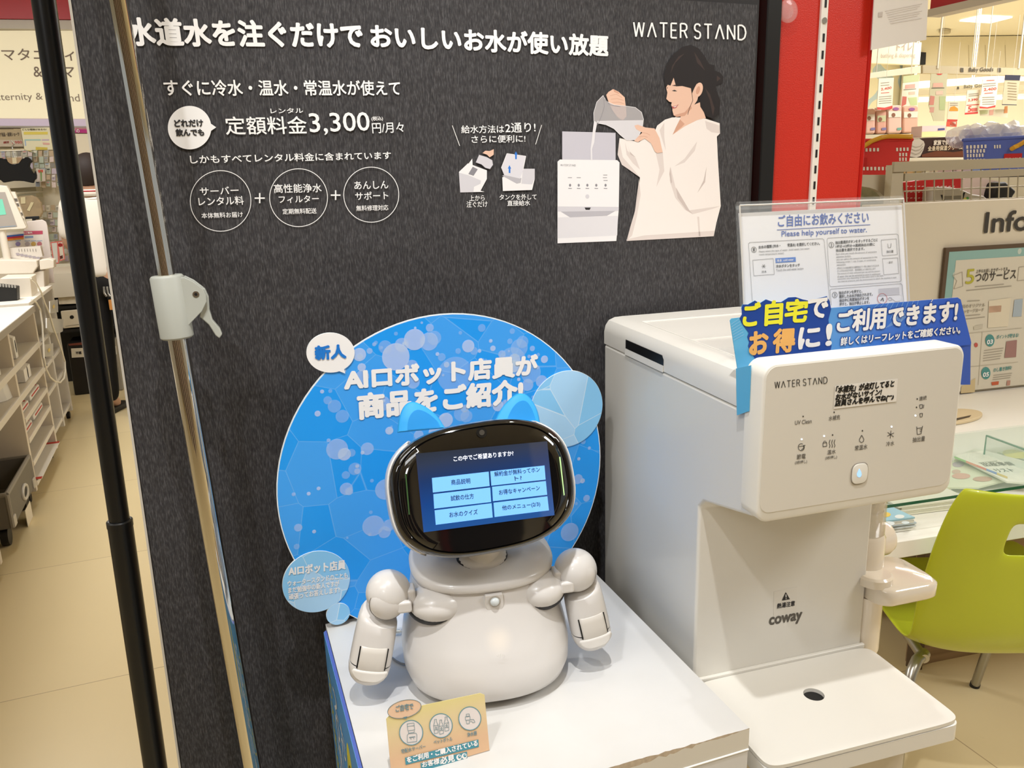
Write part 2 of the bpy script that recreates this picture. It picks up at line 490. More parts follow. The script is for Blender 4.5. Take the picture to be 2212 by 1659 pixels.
poly(mb, B, C4(530, 1075, 605, 1075, 605, 1140, 588, 1175, 520, 1170), g2, OB + 2e-5)
poly(mb, B, C4(398, 1120, 425, 1108, 520, 1135, 515, 1165, 490, 1170), g3, OB + 4e-5)
poly(mb, B, C4(392, 1070, 428, 978, 548, 995, 530, 1085, 512, 1138, 410, 1115), M('#dcd8dd', .6), OB + 6e-5)
polyline(mb, B, C4(392, 1070, 428, 978, 548, 995, 530, 1085), 1.2, g1, OB + 8e-5)
for cx, cy in ((485, 990), (444, 1078)):
    poly(mb, B, C4(cx - 5, cy + 24, cx + 6, cy + 24, cx + 6, cy - 4, cx + 11, cy - 4, cx, cy - 26, cx - 11, cy - 4, cx - 5, cy - 4), blu, OB + 1e-4)
mb.build('refill_illustration', board, 0)
mb = MB()
poly(mb, B, C4(780, 837, 1120, 846, 1120, 1025, 780, 1020), M('#c7c3cb', .6), OB)
poly(mb, B, C4(765, 1016, 1130, 1020, 1145, 1035, 1140, 1330, 1125, 1535, 750, 1550, 750, 1030), g1, OB + 2e-5)
poly(mb, B, C4(752, 1315, 1140, 1318, 1138, 1345, 752, 1348), g2, OB + 4e-5)
poly(mb, B, C4(770, 1348, 1120, 1343, 1065, 1375, 830, 1385), g3, OB + 5e-5)
poly(mb, B, C4(752, 1385, 1135, 1375, 1130, 1500, 751, 1518), M('#dfdbdd', .6), OB + 4.5e-5)
poly(mb, B, C4(922, 1322, 962, 1322, 955, 1337, 930, 1337), m_ink, OB + 7e-5)
thin_logo(mb, B, C4(770, 1058)[0], C4(865, 1060)[0], 4, .6, g4, OB + 7e-5)
for x in (830, 885, 940, 997, 1056):
    poly(mb, B, ell(*C4(x, 1180)[0], 2.4, 3.2, 10), g4, OB + 7e-5); quadline(mb, B, C4(x - 11, 1200)[0], C4(x + 11, 1201)[0], 1.6, g4, OB + 8e-5)
for x, y in ((830, 1132), (886, 1132), (1055, 1115), (1053, 1132), (1057, 1150)): quadline(mb, B, C4(x - 14, y)[0], C4(x + 12, y)[0], 1.2, g4, OB + 9e-5)
poly(mb, B, ell(*C4(940, 1252)[0], 4.2, 4.8, 16), g2, OB + 7e-5)
mb.build('printed_dispenser_picture', board, 0)
# the printed picture of a woman in a white shirt pouring water
sh1, sh2, sh3 = M('#efe5de', .6), M('#dccfc8', .6), M('#c9bab3', .6)
hair, hair2 = M('#1d1718', .55), M('#3a2c29', .55)
mb = MB()
poly(mb, B, C4(1480, 748, 1435, 762, 1385, 800, 1372, 830, 1330, 860, 1270, 905, 1145, 880, 1133, 985, 1160, 1050, 1205, 1080, 1275, 1130, 1268, 1230, 1238, 1365, 1215, 1440, 1190, 1535, 1745, 1505, 1762, 1420, 1790, 1312, 1772, 1020, 1765, 870, 1785, 850, 1783, 785, 1690, 755, 1560, 748), sh1, OB)
for q in ((1145, 900, 1165, 1000, 1230, 1075, 1275, 1130, 1215, 1085, 1160, 1050, 1135, 985), (1180, 905, 1195, 960, 1250, 1010, 1275, 1080, 1230, 1040, 1190, 985),
          (1470, 1060, 1500, 1190, 1590, 1340, 1790, 1312, 1740, 1330, 1610, 1365, 1560, 1335, 1500, 1260, 1465, 1150), (1640, 900, 1560, 1010, 1495, 1060, 1560, 1035, 1625, 960),
          (1270, 1140, 1240, 1365, 1215, 1440, 1190, 1535, 1225, 1500, 1255, 1380, 1280, 1240), (1640, 1380, 1650, 1505, 1660, 1504, 1652, 1380), (1375, 970, 1420, 965, 1430, 1090, 1380, 1190, 1400, 1080),
          (1690, 770, 1783, 800, 1785, 850, 1730, 842, 1700, 820), (1430, 780, 1400, 830, 1420, 900, 1440, 960, 1430, 870), (1190, 1525, 1300, 1500, 1600, 1480, 1750, 1470, 1745, 1505, 1190, 1535)):
    poly(mb, B, C4(*q), sh2, OB + 2e-5)
for q in ((1505, 1195, 1590, 1340, 1610, 1362, 1570, 1338, 1515, 1260), (1468, 1065, 1480, 1160, 1472, 1170, 1462, 1110), (1272, 1150, 1268, 1230, 1240, 1360, 1262, 1240), (1700, 1060, 1680, 1150, 1640, 1230, 1690, 1160), (1195, 920, 1210, 965, 1250, 1005, 1215, 985)):
    poly(mb, B, C4(*q), sh3, OB + 4e-5)
poly(mb, B, C4(1545, 700, 1660, 650, 1695, 752, 1640, 765, 1560, 805, 1478, 862, 1530, 760), skin, OB + 5e-5)
poly(mb, B, C4(1530, 760, 1478, 862, 1540, 810, 1560, 790), skin2, OB + 6e-5)
poly(mb, B, C4(1500, 745, 1530, 752, 1480, 865, 1468, 850), sh1, OB + 8e-5)
poly(mb, B, C4(1440, 520, 1442, 560, 1450, 590, 1443, 630, 1462, 648, 1478, 652, 1474, 668, 1482, 690, 1482, 705, 1490, 735, 1510, 745, 1560, 738, 1605, 690, 1640, 640, 1660, 560, 1580, 470, 1480, 470), skin, OB + 1e-4)
poly(mb, B, C4(1490, 735, 1510, 745, 1560, 738, 1605, 690, 1600, 670, 1560, 715), skin2, OB + 1.2e-4)
poly(mb, B, ell(*C4(1648, 572)[0], 9, 16, 20, 15), skin, OB + 2.2e-4)
poly(mb, B, ell(*C4(1645, 575)[0], 4, 9, 16, 15), skin2, OB + 2.3e-4)
poly(mb, B, C4(1600, 285, 1545, 298, 1490, 345, 1448, 405, 1430, 470, 1430, 520, 1440, 560, 1452, 540, 1470, 545, 1490, 495, 1505, 550, 1545, 548, 1600, 562, 1605, 600, 1622, 560, 1640, 528, 1665, 540, 1672, 590, 1655, 620, 1660, 680, 1700, 742, 1742, 757, 1780, 725, 1787, 640, 1762, 575, 1760, 545, 1800, 530, 1808, 490, 1785, 462, 1752, 450, 1752, 415, 1715, 408, 1690, 360, 1650, 308), hair, OB + 1.6e-4)
for q in ((1560, 340, 1500, 400, 1470, 470, 1480, 420, 1520, 360), (1690, 560, 1720, 640, 1740, 740, 1750, 690, 1722, 600), (1765, 480, 1790, 500, 1765, 520), (1620, 330, 1660, 390, 1690, 450, 1640, 400)):
    poly(mb, B, C4(*q), hair2, OB + 1.8e-4)
polyline(mb, B, C4(1605, 590, 1612, 640, 1590, 690, 1580, 730), .9, hair, OB + 2e-4)
poly(mb, B, C4(1478, 578, 1495, 572, 1512, 580, 1495, 582), m_ink, OB + 2e-4); poly(mb, B, C4(1443, 560, 1452, 556, 1450, 564), m_ink, OB + 2e-4)
poly(mb, B, C4(1478, 545, 1500, 540, 1520, 550, 1500, 548), hair2, OB + 2e-4)
poly(mb, B, C4(1478, 678, 1500, 675, 1522, 664, 1505, 688, 1484, 692), M('#b4504a', .6), OB + 2e-4); poly(mb, B, C4(1484, 680, 1500, 678, 1515, 670, 1500, 684), w_, OB + 2.2e-4)
poly(mb, B, C4(1075, 650, 1100, 700, 1130, 745, 1165, 766, 1190, 740, 1186, 690, 1178, 620, 1140, 585, 1105, 567, 1075, 585, 1060, 605), skin, OB + 2.4e-4)
for q in ((1085, 610, 1125, 600, 1160, 622), (1090, 632, 1130, 628, 1172, 640), (1098, 652, 1140, 650, 1175, 662)): polyline(mb, B, C4(*q), .9, skin2, OB + 2.6e-4)
poly(mb, B, C4(1105, 567, 1140, 590, 1145, 600, 1110, 585), skin2, OB + 2.6e-4)
jug = C4(1040, 608, 1062, 645, 1110, 668, 1180, 675, 1245, 684, 1285, 715, 1298, 760, 1290, 820, 1255, 890, 1190, 893, 1150, 860, 1110, 820, 1060, 795, 1010, 785, 982, 772, 980, 720, 1000, 650)
poly(mb, B, jug, M('#cfc9c9', .5, alpha=.62), OB + 3e-4)
poly(mb, B, C4(1000, 770, 1120, 768, 1295, 765, 1290, 820, 1255, 890, 1190, 893, 1150, 860, 1110, 820, 1060, 795, 1010, 785), M('#ece8ea', .5, alpha=.8), OB + 3.2e-4)
polyline(mb, B, jug, .8, M('#f5f2f2', .5), OB + 3.4e-4, True)
polyline(mb, B, C4(1045, 615, 1048, 680, 1030, 740, 1005, 795), .9, g4, OB + 3.6e-4); polyline(mb, B, C4(1050, 630, 1085, 668, 1150, 680), 1.0, g4, OB + 3.6e-4)
poly(mb, B, C4(982, 772, 1002, 785, 990, 850, 985, 905, 970, 950, 972, 1018, 962, 1018, 960, 950, 968, 890), M('#f3eff0', .5, alpha=.85), OB + 3.4e-4)
poly(mb, B, C4(1240, 800, 1262, 794, 1310, 812, 1368, 818, 1400, 880, 1420, 970, 1385, 975, 1370, 965, 1345, 912, 1305, 882, 1262, 905, 1238, 898, 1270, 862, 1290, 845, 1250, 822), skin, OB + 3.8e-4)
for q in ((1290, 845, 1320, 850, 1340, 862), (1270, 872, 1300, 868, 1325, 875)): polyline(mb, B, C4(*q), .9, skin2, OB + 4e-4)
mb.build('printed_woman_picture', board, 0)

# ------------------------------------------------------------------ posts in front of the board
Pk = V((0, .95, 0))
def vpole(px0, py0, px1, py1, Y):
    a, b_ = ray(px0, py0), ray(px1, py1)
    return CAM + a * (Y / a.y), CAM + b_ * (Y / b_.y)
pt_, pb_ = vpole(94, 0, 336, 1659, .945)
d = (pt_ - pb_) / (pt_.z - pb_.z)
foot = pb_ - d * pb_.z; top = foot + d * 2.1
jz = vpole(262, 1127, 262, 1127, .945)[0].z
pole = thing('telescopic_pole', 'slim black telescopic pole standing left of the black display board', 'pole', foot)
mbk = M('#101112', .32, .0, spec=.5)
MB().tube([foot, foot + d * jz], .0148, mbk, 24).build('lower_tube', pole)
MB().tube([foot + d * (jz - .01), top], .0121, mbk, 24).build('upper_tube', pole)
MB().tube([foot + d * (jz - .006), foot + d * (jz + .0015), foot + d * (jz + .003)], [.0154, .0154, .0136], mbk, 24).build('joint_collar', pole)
MB().tube([foot, foot + d * .012, foot + d * .02], [.045, .045, .018], mbk, 32).build('base_plate', pole)
pt_, pb_ = vpole(256, 0, 545, 1659, .865)
d = (pt_ - pb_) / (pt_.z - pb_.z)
foot = pb_ - d * pb_.z; top = foot + d * 2.1
cz = vpole(374, 662, 374, 662, .865)[0].z
pole = thing('chrome_stand', 'chrome height-adjustable banner pole with a pale grey clamp before the black board', 'stand', foot)
MB().tube([foot, foot + d * (cz - .01)], .0104, m_chrome, 64, sub=60).build('lower_tube', pole)
MB().tube([foot + d * (cz - .02), top], .0086, m_chrome, 64, sub=60).build('upper_tube', pole)
MB().tube([foot, foot + d * .012, foot + d * .02], [.045, .045, .016], m_steel, 32).build('base_plate', pole)
mg = M('#b2b4ab', .45)
cc = foot + d * cz
side = V((.93, .30, 0)).normalized(); fr = V((.30, -.93, 0)).normalized()
def cpt(a, z, q=0): return cc + side * a + d * z + fr * q
mb = MB()
mb.tube([cpt(0, -.0345), cpt(0, -.033), cpt(0, .031), cpt(0, .0335)], [.0150, .0172, .0172, .0155], mg, 28)
MB_ = mb
prof = [(.0, .031), (.018, .031), (.026, .026), (.034, .018), (.0365, .011), (.036, .004), (.030, -.006), (.012, -.022), (.0, -.030)]
for q in (-.0098, .0052): mb.prism([cpt(a, z, q) for a, z in prof], fr * .0046, mg)
mb.build('clamp_body', pole, bevel=.0008)
prof = [(.020, .020), (.028, .022), (.036, .017), (.0385, .008), (.0372, -.006), (.0385, -.017), (.0445, -.027), (.0462, -.034), (.0425, -.038), (.039, -.034), (.034, -.022), (.026, -.0125), (.030, 0.0), (.028, .010)]
lv = MB().prism([cpt(a, z, -.005) for a, z in prof], fr * .0098, mg).build('clamp_lever', pole, bevel=.0012)
mb = MB(); mb.tube([cpt(.0265, .0125, .0085), cpt(.0265, .0125, .0104)], .0034, m_steel, 16); mb.tube([cpt(.0265, .0125, .0103), cpt(.0265, .0125, .0106)], .0018, m_dark, 6); mb.build('hinge_bolt', pole)

# ------------------------------------------------------------------ white plinth with the blue side sign
ZT = .85
cBL, cBR = atz(703, 1348, ZT), None
u70 = V((math.sin(rad(70.5)), math.cos(rad(70.5)), 0)); v70 = V((-u70.y, u70.x, 0))
FRc = atz(1619, 1573, ZT)
wB = (FRc - cBL).dot(u70); dB = -(FRc - cBL).dot(v70)
plinth = thing('display_plinth', 'white laminate display plinth with a chipped front edge carrying the robot', 'plinth', (cBL.x, cBL.y, 0), 70.5)
def pp(a, b_, z): return V((cBL.x, cBL.y, 0)) + u70 * a - v70 * b_ + V((0, 0, z))
mt, nt, b = newmat()
tc = nt.nodes.new('ShaderNodeTexCoord'); n1 = nt.nodes.new('ShaderNodeTexNoise'); n1.inputs['Scale'].default_value = 9; n1.inputs['Detail'].default_value = 6
nt.links.new(tc.outputs['Object'], n1.inputs['Vector'])
nt.links.new(ramp(nt, n1.outputs['Fac'], [(.3, '#cfcdc9'), (.7, '#d8d6d3')]), b.inputs['Base Color']); b.inputs['Roughness'].default_value = .33
m_lam = mt
# top slab with a ragged chipped front edge
rng = random.Random(3); n = 90; top_, low_ = [], []
mb = MB(); x0, x1 = 0.0, wB
fx = [wB * i / n for i in range(n + 1)]
chip = []
w0 = 0
for i in range(n + 1):
    w0 = .75 * w0 + rng.uniform(-.0006, .0011); c = max(0, min(w0, .0022))
    if i > n - 16: c *= .4
    chip.append(c)
topring = [pp(0, 0, ZT), pp(wB, 0, ZT)] + [pp(fx[i], dB - chip[i], ZT) for i in range(n, -1, -1)]
edge = [pp(fx[i], dB, ZT - chip[i] * 2.2 - .0004) for i in range(n, -1, -1)]
bot = [pp(fx[i], dB, ZT - .024) for i in range(n, -1, -1)]
mb.add(topring, [tuple(range(len(topring)))], m_lam)
m_core = M('#a8957a', .9, noise=.2, nscale=200)
tf = topring[2:]
mb.add(tf + edge, [(i, i + 1, n + 1 + i + 1, n + 1 + i) for i in range(n)], m_core)
m_face = M('#d9d3c6', .5)
mb.add(edge + bot, [(i, i + 1, n + 1 + i + 1, n + 1 + i) for i in range(n)], m_face)
mb.add([pp(0, 0, ZT), pp(0, dB, ZT), pp(0, dB, ZT - .024), pp(0, 0, ZT - .024)], [(0, 1, 2, 3)], m_lam)
mb.add([pp(wB, 0, ZT), pp(wB, dB, ZT), pp(wB, dB, ZT - .024), pp(wB, 0, ZT - .024)], [(0, 3, 2, 1)], m_lam)
mb.add([pp(0, 0, ZT), pp(wB, 0, ZT), pp(wB, 0, ZT - .024), pp(0, 0, ZT - .024)], [(0, 1, 2, 3)], m_lam)
mb.add([pp(0, 0, ZT - .024), pp(wB, 0, ZT - .024), pp(wB, dB, ZT - .024), pp(0, dB, ZT - .024)], [(0, 1, 2, 3)], m_lam)
mb.build('top_slab', plinth, 0)
mb = MB(); mb.box(pp(wB / 2, dB / 2, (ZT - .0255) / 2), (wB - .0, dB - .0, ZT - .0255), m_lam, u70, v70); mb.build('cabinet_body', plinth, 0, bevel=.0015)
mb = MB(); mb.tube([pp(.0, dB + .0, ZT - .0248), pp(wB, dB, ZT - .0248)], .0011, M('#fbf9f4', .35), 8); mb.build('edge_banding', plinth)
# blue sign on the left side
Sd = Pl(pp(-.004, 0, 0), 70.5 - 90)
sg = thing('side_sign', 'narrow blue vertical-text sign fixed to the left side of the white plinth', 'sign', pp(-.004, dB / 2, .3))
mblue = M('#5a9bd6', .45)
mb = MB(); 
mb.prism([pp(-.001, .012, .30), pp(-.001, dB + .05, .30), pp(-.001, dB + .05, ZT - .004), pp(-.001, .012, ZT - .004)], -u70 * .0032, mblue); mb.build('sign_panel', sg, 0)
mb = MB(); mb.prism([pp(-.0038, .012, ZT - .0055), pp(-.0038, dB + .05, ZT - .0055), pp(-.0006, dB + .05, ZT - .0035), pp(-.0006, .012, ZT - .0035)], V((0, 0, .0016)), M('#5a6ec0', .4)); mb.build('sign_edge', sg, 0)
def vtxt(mb, s, b0, z0, b1, z1, w, mat, off):
    """characters stacked down the sign, from (b0,z0) to (b1,z1) in sign coordinates"""
    n_ = len(s); X = -u70 * (off + .0047)
    for k, ch in enumerate(s):
        vs, fs, gx0, gx1, gy0, gy1 = glyphs(ch)
        t0, t1 = k / n_, (k + .88) / n_
        bb = b0 + (b1 - b0) * t0; zt_, zb = z0 + (z1 - z0) * t0, z0 + (z1 - z0) * t1
        if ch == 'ー': mb.add([pp(0, bb + w * .45, zt_) + X, pp(0, bb + w * .6, zt_) + X, pp(0, bb + w * .6, zb) + X, pp(0, bb + w * .45, zb) + X], [(0, 1, 2, 3)], mat); continue
        mb.add([pp(0, bb + w * (x - gx0) / max(gx1 - gx0, .3), zb + (zt_ - zb) * (y - gy0) / max(gy1 - gy0, .3)) + X for x, y in vs], fs, mat)
mb = MB(); my, mw = M('#d8d04a', .5), M('#e2e4e4', .5)
vtxt(mb, 'お水体験コーナー', .028, .806, .028, .50, .030, my, 0)
vtxt(mb, '20種類の機能水が', .075, .812, .075, .50, .036, mw, 0)
vtxt(mb, 'おいしい', .125, .800, .125, .62, .040, mw, 0)
mb.build('sign_lettering', sg, 0)
mb = MB(); pl_ = [pp(-.0043, .195 + .026 * math.cos(2 * math.pi * k / 32), .752 + .062 * math.sin(2 * math.pi * k / 32)) for k in range(32)]
mb.add(pl_, [tuple(range(32))], my)
for k in range(3): vtxt(mb, 'いつでもどうぞ'[k::3] + '水', .180 + .012 * k, .79, .180 + .012 * k, .715, .010, m_ink, .0003)
mb.build('yellow_badge', sg, 0)

# ------------------------------------------------------------------ round blue cut-out sign behind the robot
G = Pl(atz(730, 1350, ZT) + V((0, 0, 0)), 70)
G.P0 = G.P0 + G.n * .0035
sign = thing('round_sign', 'large round blue cut-out sign with bubbles standing behind the white robot', 'sign', G.uv(.15, ZT * 0) , 70)
ca = G.co(592, 1030); cb = G.co(1297, 1010); ct = G.co(945, 679)
R_ = (cb[0] - ca[0]) / 2; cu, cv = (ca[0] + cb[0]) / 2, ct[1] - R_
def dirv(a, b_): return G.uv(a, b_)
z0s = ZT - G.P0.z
def blue_mat(c0, c1, c2, light, lw=.22, cw=.07):
    mt, nt, b = newmat()
    tc = nt.nodes.new('ShaderNodeTexCoord'); sp = nt.nodes.new('ShaderNodeSeparateXYZ'); nt.links.new(tc.outputs['Object'], sp.inputs[0])
    base = ramp(nt, math_(nt, 'MULTIPLY_ADD', sp.outputs[2], 2.45) if False else math_(nt, 'MULTIPLY', math_(nt, 'SUBTRACT', sp.outputs[2], ZT), 2.5), [(0, c0), (.5, c1), (.97, c2)])
    vo = nt.nodes.new('ShaderNodeTexVoronoi'); vo.inputs['Scale'].default_value = 17; vo.feature = 'DISTANCE_TO_EDGE'; nt.links.new(tc.outputs['Object'], vo.inputs['Vector'])
    ln = ramp(nt, vo.outputs['Distance'], [(.0, '#ffffff'), (.010, '#000000')])
    vc = nt.nodes.new('ShaderNodeTexVoronoi'); vc.inputs['Scale'].default_value = 17; nt.links.new(tc.outputs['Object'], vc.inputs['Vector'])
    bw = nt.nodes.new('ShaderNodeRGBToBW'); nt.links.new(vc.outputs['Color'], bw.inputs[0])
    base = mixc(nt, math_(nt, 'MULTIPLY', math_(nt, 'GREATER_THAN', bw.outputs[0], .55), cw), base, light)
    base = mixc(nt, math_(nt, 'MULTIPLY', ln, lw), base, light)
    # pale bubbles, denser towards the top of the print
    for sc, thr, amt in ():
        v3 = nt.nodes.new('ShaderNodeTexVoronoi'); v3.inputs['Scale'].default_value = sc; nt.links.new(tc.outputs['Object'], v3.inputs['Vector'])
        b3 = nt.nodes.new('ShaderNodeSeparateColor'); nt.links.new(v3.outputs['Color'], b3.inputs[0])
        hgt = ramp(nt, math_(nt, 'MULTIPLY', math_(nt, 'SUBTRACT', sp.outputs[2], ZT), 2.5), [(.42, '#000000'), (.95, '#dddddd')])
        on = math_(nt, 'LESS_THAN', b3.outputs[0], hgt)
        rr = math_(nt, 'MULTIPLY', b3.outputs[1], thr)
        dot = math_(nt, 'MULTIPLY', math_(nt, 'LESS_THAN', v3.outputs['Distance'], rr), on)
        base = mixc(nt, math_(nt, 'MULTIPLY', dot, amt), base, light)
    nt.links.new(base, b.inputs['Base Color']); b.inputs['Roughness'].default_value = .35
    return mt
m_sky = blue_mat('#1d9cf6', '#0699fc', '#55c3fd', '#c9eafc')
m_bub = blue_mat('#8ccdf8', '#aacdf3', '#b6cdf0', '#f4faff', .65, .25)
m_edge = M('#eef4f6', .5)
def disc(mb, cu_, cv_, r, mat, off, th=.0026, n=96, zmin=None, ry=None):
    pts = []
    for k in range(n):
        t = 2 * math.pi * k / n; a, b_ = cu_ + r * math.cos(t), cv_ + (ry or r) * math.sin(t)
        if zmin is not None: b_ = max(b_, zmin)
        pts.append((a, b_))
    mb.prism([G.uv(a, b_, off) for a, b_ in pts], -G.n * th, m_edge)
    r2 = .994
    mb.add([G.uv(cu_ + (a - cu_) * r2, max(cv_ + (b_ - cv_) * r2, (zmin or -9) + .0004), off + .0003) for a, b_ in pts], [tuple(range(n))], mat)
floor_v = z0s + .0006
mb = MB(); disc(mb, cu, cv, R_, m_sky, 0, zmin=floor_v); mb.build('round_panel', sign, 0)
for nm, (px, py), rx, mt_, off in (('side_bubble', (1224, 883.5), 78, m_bub, .0012), ('lower_bubble', (683.7, 1256), 74, m_bub, .0012), ('foot_bubble', (730, 1325), 26, m_bub, .0016)):
    c0 = G.co(px, py); r0 = abs(G.co(px + rx, py)[0] - G.co(px - rx, py)[0]) / 2
    mb = MB(); disc(mb, c0[0], max(c0[1], floor_v + r0 if nm == 'foot_bubble' else -9), r0, mt_, off, zmin=floor_v); mb.build(nm, sign, 0)
mb = MB(); q = ell(714, 762, 52, 43, 48); mb.prism([G.pt(x, y, .0014) for x, y in q], -G.n * .003, m_edge); poly(mb, G, q, m_print, .0018); poly(mb, G, [(742, 792), (746, 807), (728, 800)], m_print, .0019)
txt(mb, G, '新人', (682, 777), (747, 773), 29, M('#1b78cf', .5), .0026, .06); mb.build('speech_bubble', sign, 0)
mb = MB(); txt(mb, G, 'AIロボット店員が', (746, 843), (1160, 809), 46, m_print, .0012, .06); txt(mb, G, '商品をご紹介!', (776, 905), (1128, 869), 53, m_print, .0012, .06); mb.build('headline', sign, 0)
mb = MB(); txt(mb, G, 'AIロボット店員', (624, 1244), (746, 1229), 20, m_print, .0021, .04)
for s, x0, y0, x1, y1, h in (('ウォータースタンドのことも', 622, 1267, 751, 1248, 12), ('まだ勉強中の新人ですが', 623, 1282, 733, 1266, 13), ('頑張ってお答えします!', 624, 1296, 733, 1280, 13)): txt(mb, G, s, (x0, y0), (x1, y1), h, m_print, .0021, .03)
mb.build('bubble_caption', sign, 0)
for a in (.05, .24):
    mb = MB(); mb.prism([G.uv(cu - .15 + a, floor_v, -.003), G.uv(cu - .15 + a, floor_v + .08, -.003), G.uv(cu - .15 + a, floor_v, -.012)], G.u * .002, m_edge); mb.build('stand_foot', sign, 0)
mb = MB(); rng = random.Random(17); mbb = [M('#e6f5fd', .4, alpha=.30), M('#d5eefb', .4, alpha=.22), M('#f2fafe', .4, alpha=.42)]
def bub(a, b_, r, k, mt_, n=28): mb.add([G.uv(a + r * math.cos(2 * math.pi * i / n), b_ + r * math.sin(2 * math.pi * i / n), .0005 + k * 6e-7) for i in range(n)], [tuple(range(n))], mt_)
for k in range(300):
    t = rng.random(); hgt = 1 - rng.random() ** 1.7 * (1.35 if k < 230 else 2.0)
    b_ = cv + R_ * hgt; a = cu + R_ * rng.uniform(-1, 1)
    r = rng.choice((.0016, .0024, .0024, .0036, .005, .008)) if k < 230 else rng.uniform(.006, .014)
    if k >= 280: b_ = cv + R_ * rng.uniform(.5, .95); r = rng.uniform(.014, .024)
    if (a - cu) ** 2 + (b_ - cv) ** 2 < (R_ * .985 - r) ** 2 and b_ > floor_v + r: bub(a, b_, r, k, mbb[k % 3])
mb.build('bubble_print', sign, 0)

# ------------------------------------------------------------------ the white robot
RO_ = V((-.033, .845, ZT))
robot = thing('robot', 'small white desktop robot with a black screen face and blue cat ears', 'robot', RO_, 79)
RX = V((math.sin(rad(79)), math.cos(rad(79)), 0)); RY = V((-RX.y, RX.x, 0)); RZ = V((0, 0, 1))
def L(x, y, z): return RO_ + RX * x + RY * y + RZ * z
RP = lambda y: Pl(RO_ + RY * y, 79)
def rp(px, py, y):
    """pixel -> robot local point on the plane at depth y"""
    q = RP(y).pt(px, py) - RO_
    return V((q.dot(RX), q.dot(RY), q.z))
def sup(a, b_, n, N=48):
    out = []
    for k in range(N):
        t = 2 * math.pi * k / N; c, s = math.cos(t), math.sin(t)
        out.append((a * math.copysign(abs(c) ** (2 / n), c), b_ * math.copysign(abs(s) ** (2 / n), s)))
    return out
# body shell with an LED glowing behind it
mt, nt, b = newmat()
b.inputs['Base Color'].default_value = lin('#dfdbd7'); b.inputs['Roughness'].default_value = .32; b.inputs['Coat Weight'].default_value = .2
tc = nt.nodes.new('ShaderNodeTexCoord')
g = nt.nodes.new('ShaderNodeVectorMath'); g.operation = 'DISTANCE'; nt.links.new(tc.outputs['Object'], g.inputs[0])
led = rp(1080, 1384, -.0905); g.inputs[1].default_value = led
e_ = ramp(nt, g.outputs['Value'], [(.0, '#ffffff'), (.006, '#8a8a8a'), (.018, '#000000')])
nt.links.new(mixc(nt, e_, '#000000', '#ffdba0'), b.inputs['Emission Color']); b.inputs['Emission Strength'].default_value = .7
m_rbody = mt
prof = [(0.002, .070, .062, -.012), (.004, .082, .074, -.012), (.012, .089, .083, -.014), (.025, .0935, .088, -.014), (.045, .0945, .087, -.012), (.065, .0915, .079, -.010), (.085, .0865, .071, -.008), (.105, .0822, .0645, -.007), (.120, .0798, .0605, -.006), (.131, .078, .0585, -.005)]
cx = -.0095
mb = MB(); mb.loft([[L(cx + x, yc + y, z) for x, y in sup(a, bb, 2.35, 64)] for z, a, bb, yc in prof], m_rbody)
mb.build('body_shell', robot, smooth=1.2)
# shoulder deck, slightly proud of the shell at the front
prof = [(.1295, .0775, .058, -.005), (.1325, .0800, .0630, -.006), (.1370, .0803, .0636, -.006), (.1412, .0775, .061, -.005), (.1450, .070, .054, -.001), (.1485, .056, .043, .003), (.1505, .035, .027, .006), (.1515, .01, .008, .006)]
mb = MB(); mb.loft([[L(cx + x, yc + y, z + (y + .0) * .13) for x, y in sup(a, bb, 2.5, 64)] for z, a, bb, yc in prof], m_shell)
mb.build('shoulder_deck', robot, smooth=1.2)
mb = MB(); mb.tube([L(cx, -.001, .002), L(cx, -.001, .0)], [.06, .058], m_dark, 32); mb.build('base_pad', robot)
# shoulder joints; a dark ellipsoid below each paints its shaded gap
for sx, (px, py), rx, rz in ((-1, (945, 1299), .0315, .0200), (1, (1166, 1269), .0275, .0200)):
    q = rp(px, py, -.044)
    mb = MB(); mb.ball(L(q.x, q.y + .003, q.z - .0040), (rx + .0014, .028, rz + .0012), m_dark, 32, 18, RX, RY, RZ); mb.build('joint_gap_shade', robot)
    mb = MB(); mb.ball(L(q.x, q.y, q.z), (rx, .028, rz), m_shell, 40, 24, RX, RY, RZ); mb.build('shoulder_joint', robot)
# chest sensor
q = rp(1068, 1297, -.071)
SP = RP(-.0715)
mb = MB(); pts = [SP.pt(x, y) for x, y in ([(1048, 1288), (1086, 1283)] + ell(1068, 1305, 20.5, 20.5, 20, 0, -10, 190))]
mb.prism(pts, RY * .016, m_shell); mb.build('sensor_plate', robot, bevel=.0012)
c_ = SP.pt(1068.5, 1299)
mb = MB(); mb.tube([c_ + RY * .001, c_ - RY * .0008], [.0070, .0062], M('#bdb6ac', .4), 28); mb.build('sensor_bezel', robot)
mb = MB(); mb.ball(c_ - RY * .0006, (.0050, .0042, .0050), M('#d8dedf', .12, coat=.6), 24, 14, RX, RY, RZ); mb.build('sensor_dome', robot)
mb = MB(); E = RP(-.0967)
for k in range(6): quadline(mb, E, (1074 + k * 3.4, 1412 + abs(k - 2.5) * 1.6), (1074.5 + k * 3.4, 1422 - abs(k - 2.5) * 1.2), 1.2, M('#f8f6f2', .3), 0)
mb.build('embossed_mark', robot, 0)
# neck
q = rp(1041, 1203, -.026)
mb = MB(); mb.ball(L(q.x, q.y, q.z), (.0285, .0225, .0170), M('#141211', .4), 40, 20, RX, RY, RZ); mb.build('neck_seam', robot)
mb = MB(); mb.ball(L(q.x, q.y - .0006, q.z + .0009), (.0279, .0225, .0170), m_shell, 40, 20, RX, RY, RZ); mb.tube([L(q.x, q.y, q.z - .02), L(q.x, q.y - .006, q.z + .05)], .021, m_shell, 32); mb.build('neck', robot)

